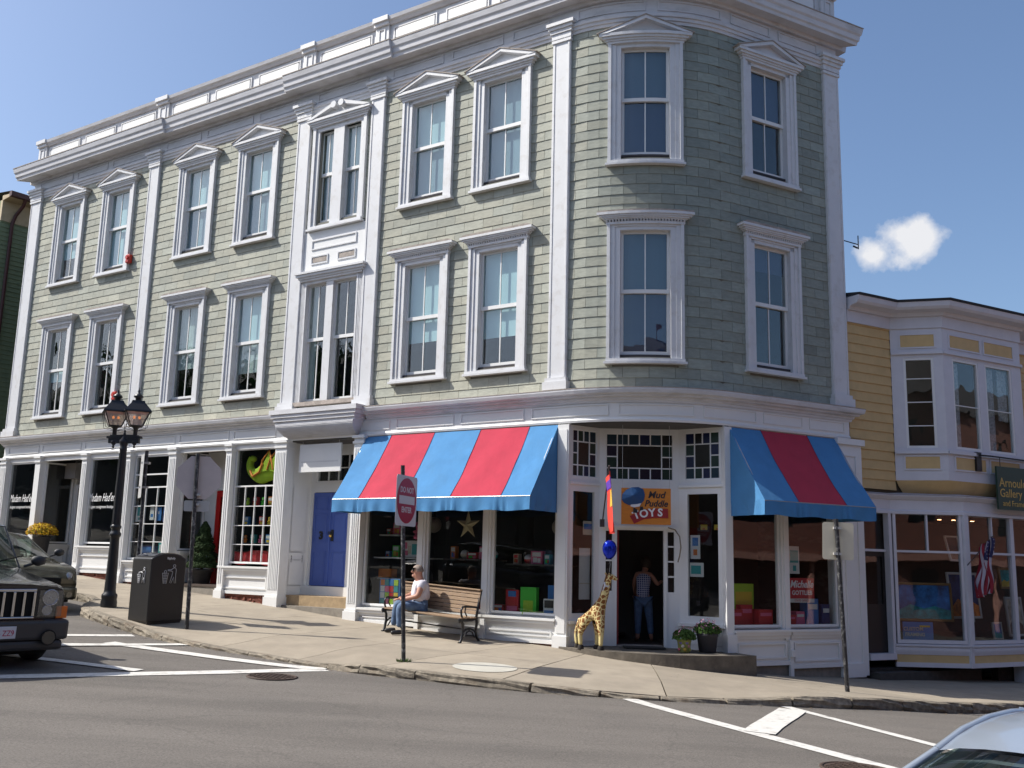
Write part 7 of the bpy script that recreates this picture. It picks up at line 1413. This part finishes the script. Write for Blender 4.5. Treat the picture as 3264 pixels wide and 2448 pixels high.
text('Michelle', 'poster_lettering', onface(plan, 4.98, 1.32, IN+.004), .19, MADF, t, .001, .3, sx=.95, bold=.003); text('GOTTLIEB', 'poster_lettering', onface(plan, 4.99, 1.16, IN+.004), .115, MADF, t, .001, bold=.002); text('STATE OFFICE', 'poster_lettering', onface(plan, 4.98, 1.016, IN+.004), .06, cm_('red', GC['red']), t, .001)
for k, (s_, w, c, o_) in enumerate(((3.42, .36, 'red', -.3), (3.8, .3, 'red', -.42), (4.15, .34, 'red', -.28), (4.8, .26, 'red', -.3), (5.1, .22, 'pink', -.35), (5.4, .3, 'blue', -.32), (5.68, .2, 'navy', -.25))):
    gbox(plan, s_, o_, .545, w, (.30, .38, .3, .2, .26, .5, .4)[k], .2, c, ('bright red toy carton at the left end of the right shop window', 'deep red toy carton second in the right shop window', 'red toy carton third from the left in the right window', 'low red toy carton beneath the election poster', 'pink toy bag right of the low red carton', 'blue and white toy package near the right end of the window', 'navy toy package beside the white corner column')[k], face=[('white' if k > 3 else 'pink', .1, .9, .6, .8)])
gbox(plan, 3.85, -.6, .56, .5, .75, .3, 'lime', 'tall green and yellow toy standing behind the red cartons', face=[('yellow', .1, .9, .4, .8)])
# goods of the middle shop: dragon kite, shelves of small toys, red cloth
LIME = mat('lime_plush', (.38, .55, .02), .8); OR2 = mat('orange_trim', (.75, .25, .03), .7)
dx = lambda s, z, o=-.24: (*plan(s, o), z)
t = empty('dragon_toy', dx(-8.4, 3.6), 'large lime green dragon with orange wing edges filling the top of a shop window', 'dragon toy')
J = dict(b=(*dx(-8.30, 3.58), (.12, .27)), b2=(*dx(-8.02, 3.66), (.12, .32)), c=(*dx(-8.62, 3.47), (.11, .20)), n=(*dx(-8.86, 3.56), .12), n2=(*dx(-8.95, 3.74), .095), h=(*dx(-8.88, 3.92), .09), m=(*dx(-8.74, 3.86), .06))
skin('body', J, [('b', 'b2'), ('b', 'c'), ('c', 'n'), ('n', 'n2'), ('n2', 'h'), ('h', 'm')], LIME, t, 2)
for (a, b, c_) in (((-8.45, 3.55), (-8.15, 4.06), (-8.0, 3.6)), ((-8.2, 3.6), (-7.88, 4.08), (-7.8, 3.5))):
    q = MB(); q.fpoly(plan, [a, c_, b], -.11, -.10); q.build('wing', LIME, t); q = MB(); q.tube([dx(a[0], a[1], -.10), dx((a[0]+b[0])/2-.06, (a[1]+b[1])/2+.03, -.10), dx(b[0], b[1], -.10), dx(c_[0], c_[1], -.10)], .022, 6); q.build('wing_edge', OR2, t)
blob('eye', Matrix.Translation(dx(-8.84, 3.95, -.15)), .02, HOOF, t, n=8); q = MB(); q.tube([dx(-8.8, 3.60, -.13), dx(-8.68, 3.45, -.11), dx(-8.45, 3.55, -.10), dx(-8.35, 3.75, -.10)], .03, 6); q.build('belly_stripe', OR2, t)
for j, z_ in enumerate((1.9, 2.32, 2.78)): q = MB(); q.fbox(plan, -9.12, -7.84, z_-.02, z_, -.6, -.16); q.build('glass_shelf', glass('shelf_glass', (.8, .9, .88), .6, .03), B)
nm = ['first', 'second', 'third', 'fourth', 'fifth']; cl = [['lime', 'red', 'green', 'orange', 'teal'], ['blue', 'navy', 'red', 'yellow', 'purple'], ['orange', 'teal', 'pink', 'blue', 'yellow']]
for j, z_ in enumerate((2.78, 2.32, 1.9)):
    for k in range(5):
        s_ = -8.98+k*.26; c = cl[j][k]; lab = 'small %s toy, %s on the %s shelf below the green dragon' % (c, nm[k], ['top', 'middle', 'lowest'][j])
        if (j+k) % 2 == 0: plush(plan, s_, -.3, z_, c, lab, .5, 'toy')
        else: gbox(plan, s_, -.32, z_, .15, .20, .08, c, lab, 'toy_package', 'toy', face=[('white', .1, .9, .55, .9), ('yellow' if c != 'yellow' else 'blue', .2, .8, .1, .4)])
q = MB(); q.grid(lambda u, v: (*plan(-9.14+1.3*u, -.14-.01*sin(u*40)), 1.70-.28*v-.03*sin(u*9)), 60, 4); q.grid(lambda u, v: (*plan(-9.14+1.3*u, -.14-.5*v), 1.70-.03*sin(u*9)), 30, 3); tag(q.build('display_cloth', cm_('red', GC['red']), fix=False), 'red cloth draped along the bottom of the window under the dragon', 'cloth')
q = MB(); q.fbox(plan, -12.95, -11.6, 1.4, 1.44, -.7, -.1); q.build('display_deck', WHITE2, B)
gbox(plan, -12.5, -.3, 1.45, .5, .34, .2, 'navy', 'dark blue toy carton low in the small-paned window', face=[('blue', .1, .9, .5, .9)]); gbox(plan, -11.9, -.35, 1.45, .4, .42, .2, 'teal', 'teal toy carton low in the small-paned window', face=[('white', .1, .5, .5, .9)])
# colourful kites hanging in the doorway window of the middle shop
for k, (c, a, z_, w, hh) in enumerate((('purple', .55, 1.75, .3, 1.3), ('navy', .75, 2.2, .4, 1.2), ('red', .3, 2.35, .1, .25), ('red', .45, 1.8, .16, .3), ('teal', .35, 2.7, .22, .6))):
    q = MB(); q.grid(lambda u, v: (*G3(min(a+w*(u-.5), .92), -.25-.05*sin(u*8+k)), z_+hh*v+.08*sin(u*5+v*4+k)), 8, 8); tag(q.build('windsock', cm_(c, GC[c], .8), fix=False), '%s %s windsock hanging behind the doorway window of the middle shop' % (['large violet', 'dark navy', 'short scarlet', 'curled crimson', 'pale teal'][k], ''.join(['streamer', 'streamer', 'ribbon', 'ribbon', 'streamer'][k])), 'windsock')
t = empty('hanging_sign', (*plan(-9.75, -.5), 3.6), 'small brown carved sign hanging in the recess above the red door', 'shop sign')
q = MB(); q.fpoly(plan, [(-9.95, 3.72), (-9.95, 3.78), (-9.55, 3.78), (-9.55, 3.72), (-9.65, 3.6), (-9.65, 3.2), (-9.85, 3.2), (-9.85, 3.6)], -.5, -.46); q.build('board', mat('carved_brown', (.14, .055, .035), .7), t)
for s_ in (-9.9, -9.6): q = MB(); q.tube([(*plan(s_, -.48), 3.78), (*plan(s_, -.48), 4.2)], .006, 4); q.build('chain', BLACK, t)
# boutique mannequins' clothes
for s_, c, lab in ((-14.1, 'orange', 'rust coloured jacket hanging in the boutique window'), (-18.2, 'navy', 'dark dress hanging in the far left boutique window')):
    x, y = plan(s_, -.7); q = MB(); q.lathe([(.05, .62), (.17, .55), (.16, .3), (.13, .12), (.2, -.5)], (x, y, 2.4), 14, sy=.55); t = q.build('garment', mat('garment_'+c, tuple(v*.5 for v in GC[c]), .9)); tag(t, lab, 'garment')
# gallery pictures
GFR = mat('gilt_frame', (.22, .13, .045), .45, .3); WFR = mat('white_frame', (.42, .41, .38), .5)
def picture(F, s, o, z, w, h, fr, c1, label, lean=.1, c2='teal', fw_=.05):
    x, y = F(s, o); x2, y2 = F(s+.01, o); an = atan2(y2-y, x2-x); t = empty('framed_picture', (x, y, z), label, 'picture'); M = Matrix.Translation((x, y, z)) @ Matrix.Rotation(an, 4, 'Z') @ Matrix.Rotation(-lean, 4, 'X')
    q = MB(); q.box(-w/2, w/2, -.02, .02, 0, fw_, 0, M); q.box(-w/2, w/2, -.02, .02, h-fw_, h, 0, M); q.box(-w/2, -w/2+fw_, -.02, .02, fw_, h-fw_, 0, M); q.box(w/2-fw_, w/2, -.02, .02, fw_, h-fw_, 0, M); q.build('frame', fr, t, bevel=.006)
    q = MB(); q.box(-w/2+fw_, w/2-fw_, -.004, .004, fw_, h-fw_, 0, M); q.build('canvas', mat('art_'+c1, GC[c1], .6, noise=.7, nscale=5), t)
    q = MB(); ww, hh = w-2*fw_, h-2*fw_; zs = [fw_+hh*v for v in (.0, .0, .25, .38, .30, .42, .22)]; xs2 = [-ww/2, ww/2, ww/2, ww*.2, 0, -ww*.25, -ww/2]; vs = [M @ Vector((a, -.0055, b)) for a, b in zip(xs2, zs)]; q.add(vs, [tuple(range(7))]); q.build('painted_shore', mat('art_'+c2, GC[c2], .6, noise=.6, nscale=9), t, fix=False)
picture(FG1, .78, -.35, .62, 1.20, .78, GFR, 'blue', 'large gilt framed seascape in the left gallery window'); gbox(FG1, .55, -.18, .25, .62, .36, .03, 'blue', 'blue CUSTOM FRAMING notice at the foot of the gallery window', 'framing_notice', 'notice', face=[('yellow', .55, .9, .72, .82)])
fn = bpy.data.objects['framing_notice']; text('CUSTOM', 'notice_lettering', onface(FG1, .45, .47, -.150), .10, cm_('cream', GC['cream']), fn, .001, bold=.002); text('FRAMING', 'notice_lettering', onface(FG1, .48, .36, -.150), .095, cm_('cream', GC['cream']), fn, .001, bold=.002)
picture(FG2, .55, -.45, .68, .95, .95, WFR, 'navy', 'blue abstract in a pale frame in the middle of the gallery window', c2='orange'); picture(FG2, .35, -.25, .62, .32, .50, WFR, 'teal', 'small white framed print in front of the blue abstract', c2='white')
picture(FG2, .40, -.5, 1.85, .42, .55, WFR, 'black', 'tilted empty white frame hanging high in the gallery window', .25, 'brown', .04); picture(FG2, 1.18, -.2, .27, .30, .35, WFR, 'blue', 'small print standing low beside the window bar', c2='teal', fw_=.03)
picture(FG2, 1.82, -.2, .32, .55, .82, WFR, 'cream', 'framed figure drawing at the right edge of the gallery window', c2='brown'); picture(FG2, 1.8, -.35, 1.3, .5, .45, GFR, 'teal', 'little gilt framed landscape above the figure drawing', c2='yellow')
SPOT = mat('lit_spotlight', (1, .6, .3), .5, emis=(1, .5, .22), emstr=9)
for k, (F, s_) in enumerate(((FG1, 1.18), (FG2, .16), (FG2, .75))):
    x, y = F(s_, -.35); t = empty('spotlight', (x, y, 2.7), '%s of the three small lit spotlights behind the gallery glass' % ('leftmost', 'middle', 'rightmost')[k], 'spotlight', 'spotlights in the gallery ceiling')
    q = MB(); q.lathe([(.02, .06), (.045, .05), (.055, -.02), (.04, -.02)], (x, y, 2.72), 12); q.build('housing', BLACK, t); q = MB(); q.lathe([(.0, 0), (.04, .0), (.035, .01), (0, .012)], (x, y, 2.695), 12); q.build('bulb', SPOT, t)
# ================================================================= ACROSS THE STREET (out of view: added for the glass, raised to block low sky light)
def block(name, label, A, Bp, depth, H, wallc, cat='building', cols=6, rows=2, base=0, win=(.9, 1.5)):
    F = fseg(A, Bp); t = empty(name, (*F(F.L/2, 0), base), label, cat); m_ = mat(name+'_wall', wallc, .8, noise=.15, nscale=3); ops_ = []; st = F.L/cols
    for r in range(rows):
        for c in range(cols): s_ = st*(c+.5); z_ = base+1.2+r*3.3; ops_.append((s_-win[0]/2, s_+win[0]/2, z_, z_+win[1]))
    q = MB(); wall_open(q, F, 0, F.L, base-2, base+H, -.2, 0, ops_); q.build('wall', m_, t)
    q = MB(); q.fbox(F, 0, F.L, base-2, base+H, -depth, -depth+.2); q.fbox(F, 0, .2, base-2, base+H, -depth+.2, -.2); q.fbox(F, F.L-.2, F.L, base-2, base+H, -depth+.2, -.2); q.build('rear_wall', m_, t)
    q = MB(); q.sweep(F, -.3, F.L+.3, [(.3, base+H), (-depth/2, base+H+2.6), (-depth-.3, base+H), (-depth/2, base+H+.1)]); q.build('roof', mat('slate_roof', (.06, .055, .055), .9), t)
    for a, b, c, d in ops_: q = MB(); q.fbox(F, a, b, c, d, -.15, -.12); q.build('window', mat('dark_window', (.02, .025, .03), .1), t)
    for s_ in (F.L*.2, F.L*.8): q = MB(); q.fbox(F, s_-.5, s_+.5, base+H+.2, base+H+3.4, -depth/2-.5, -depth/2+.5); q.build('chimney', mat('chimney_brick', (.2, .08, .06), .9), t)
    return F, t
# fseg puts the facade on the right-hand side going A -> B, so these run right-to-left as seen from the corner
F, t = block('pink_building', 'coral pink house with a pillared porch across the right-hand street', (49, 20.6), (14.2, 1.6), 9, 10.5, (.23, .105, .08), base=-1.0, rows=3, cols=9)  # house mirrored in the glass; height raised to block low sky light
for k in range(8): q = MB(); x, y = F(2+k*2.6, 1.6); q.lathe([(.16, 0), (.13, .3), (.11, 2.8), (.17, 3.0)], (x, y, -1), 12); q.build('porch_column', mat('porch_coral', (.55, .28, .22), .7), t)
q = MB(); q.fbox(F, 1, F.L-1, 2.0, 2.3, -.1, 2.0); q.build('porch_roof', mat('porch_coral', (.55, .28, .22), .7), t)
block('unseen_brick_building', 'brick building behind the photographer', (12.5, -8.5), (-10, -8.8), 8, 10.5, (.20, .10, .07), base=-.3, rows=3)
block('brown_building', 'dark brown clapboard building across the left-hand street', (-13, -4), (-40, 13.5), 9, 7.0, (.12, .105, .085), base=1.2)
block('shingle_building', 'weathered grey building farther up the left-hand street', (-41.5, 14.5), (-72, 34.5), 9, 9.5, (.10, .10, .09), base=3.2, cols=8)
def tree(x, y, H, R_, seed):
    z = max(hroad(x, y), -1); t = empty('maple_tree', (x, y, z), None, 'tree', 'street trees across the road'); rnd = random.Random(seed); q = MB(); q.tube([(x, y, z), (x+.1, y, z+H*.3), (x, y+.15, z+H*.6), (x, y, z+H*.85)], [.28, .22, .14, .05], 8)
    for k in range(8): a = k*.8; z0 = z+H*(.35+.05*k); q.tube([(x, y, z0), (x+R_*.45*cos(a), y+R_*.45*sin(a), z0+H*.14), (x+R_*.8*cos(a), y+R_*.8*sin(a), z0+H*.2)], [.1, .06, .02], 6)
    q.build('trunk', mat('bark', (.06, .04, .03), .9), t)
    cl_ = [(rnd.gauss(0, R_*.45), rnd.gauss(0, R_*.45), rnd.uniform(.4, 1.0)*H, rnd.uniform(.7, 1.3)*R_*.32) for _ in range(26)]
    def fn(R): c = R.choice(cl_); d = Vector((R.gauss(0, 1), R.gauss(0, 1), R.gauss(0, 1))).normalized(); r = c[3]*R.uniform(.5, 1); return (x+c[0]+d.x*r, y+c[1]+d.y*r, z+c[2]+d.z*r*.8), d
    leaves('crown', fn, 5200, .26, GREEN, t, seed); return t
for k, (x, y, H, r) in enumerate(((-33, 16, 11, 4), (-42, 24, 12, 4.5), (-52, 34, 12, 5), (-24, 8, 9, 3.2), (8, -5.5, 8, 2.6))):
    t = tree(x, y, H, r, k+40); t['label'] = ('leafy maple across the left street, nearest the brown building end', 'broad maple farther up the left street', 'farthest maple up the left street', 'smaller maple before the brown building', 'young maple in front of the brick building')[k]
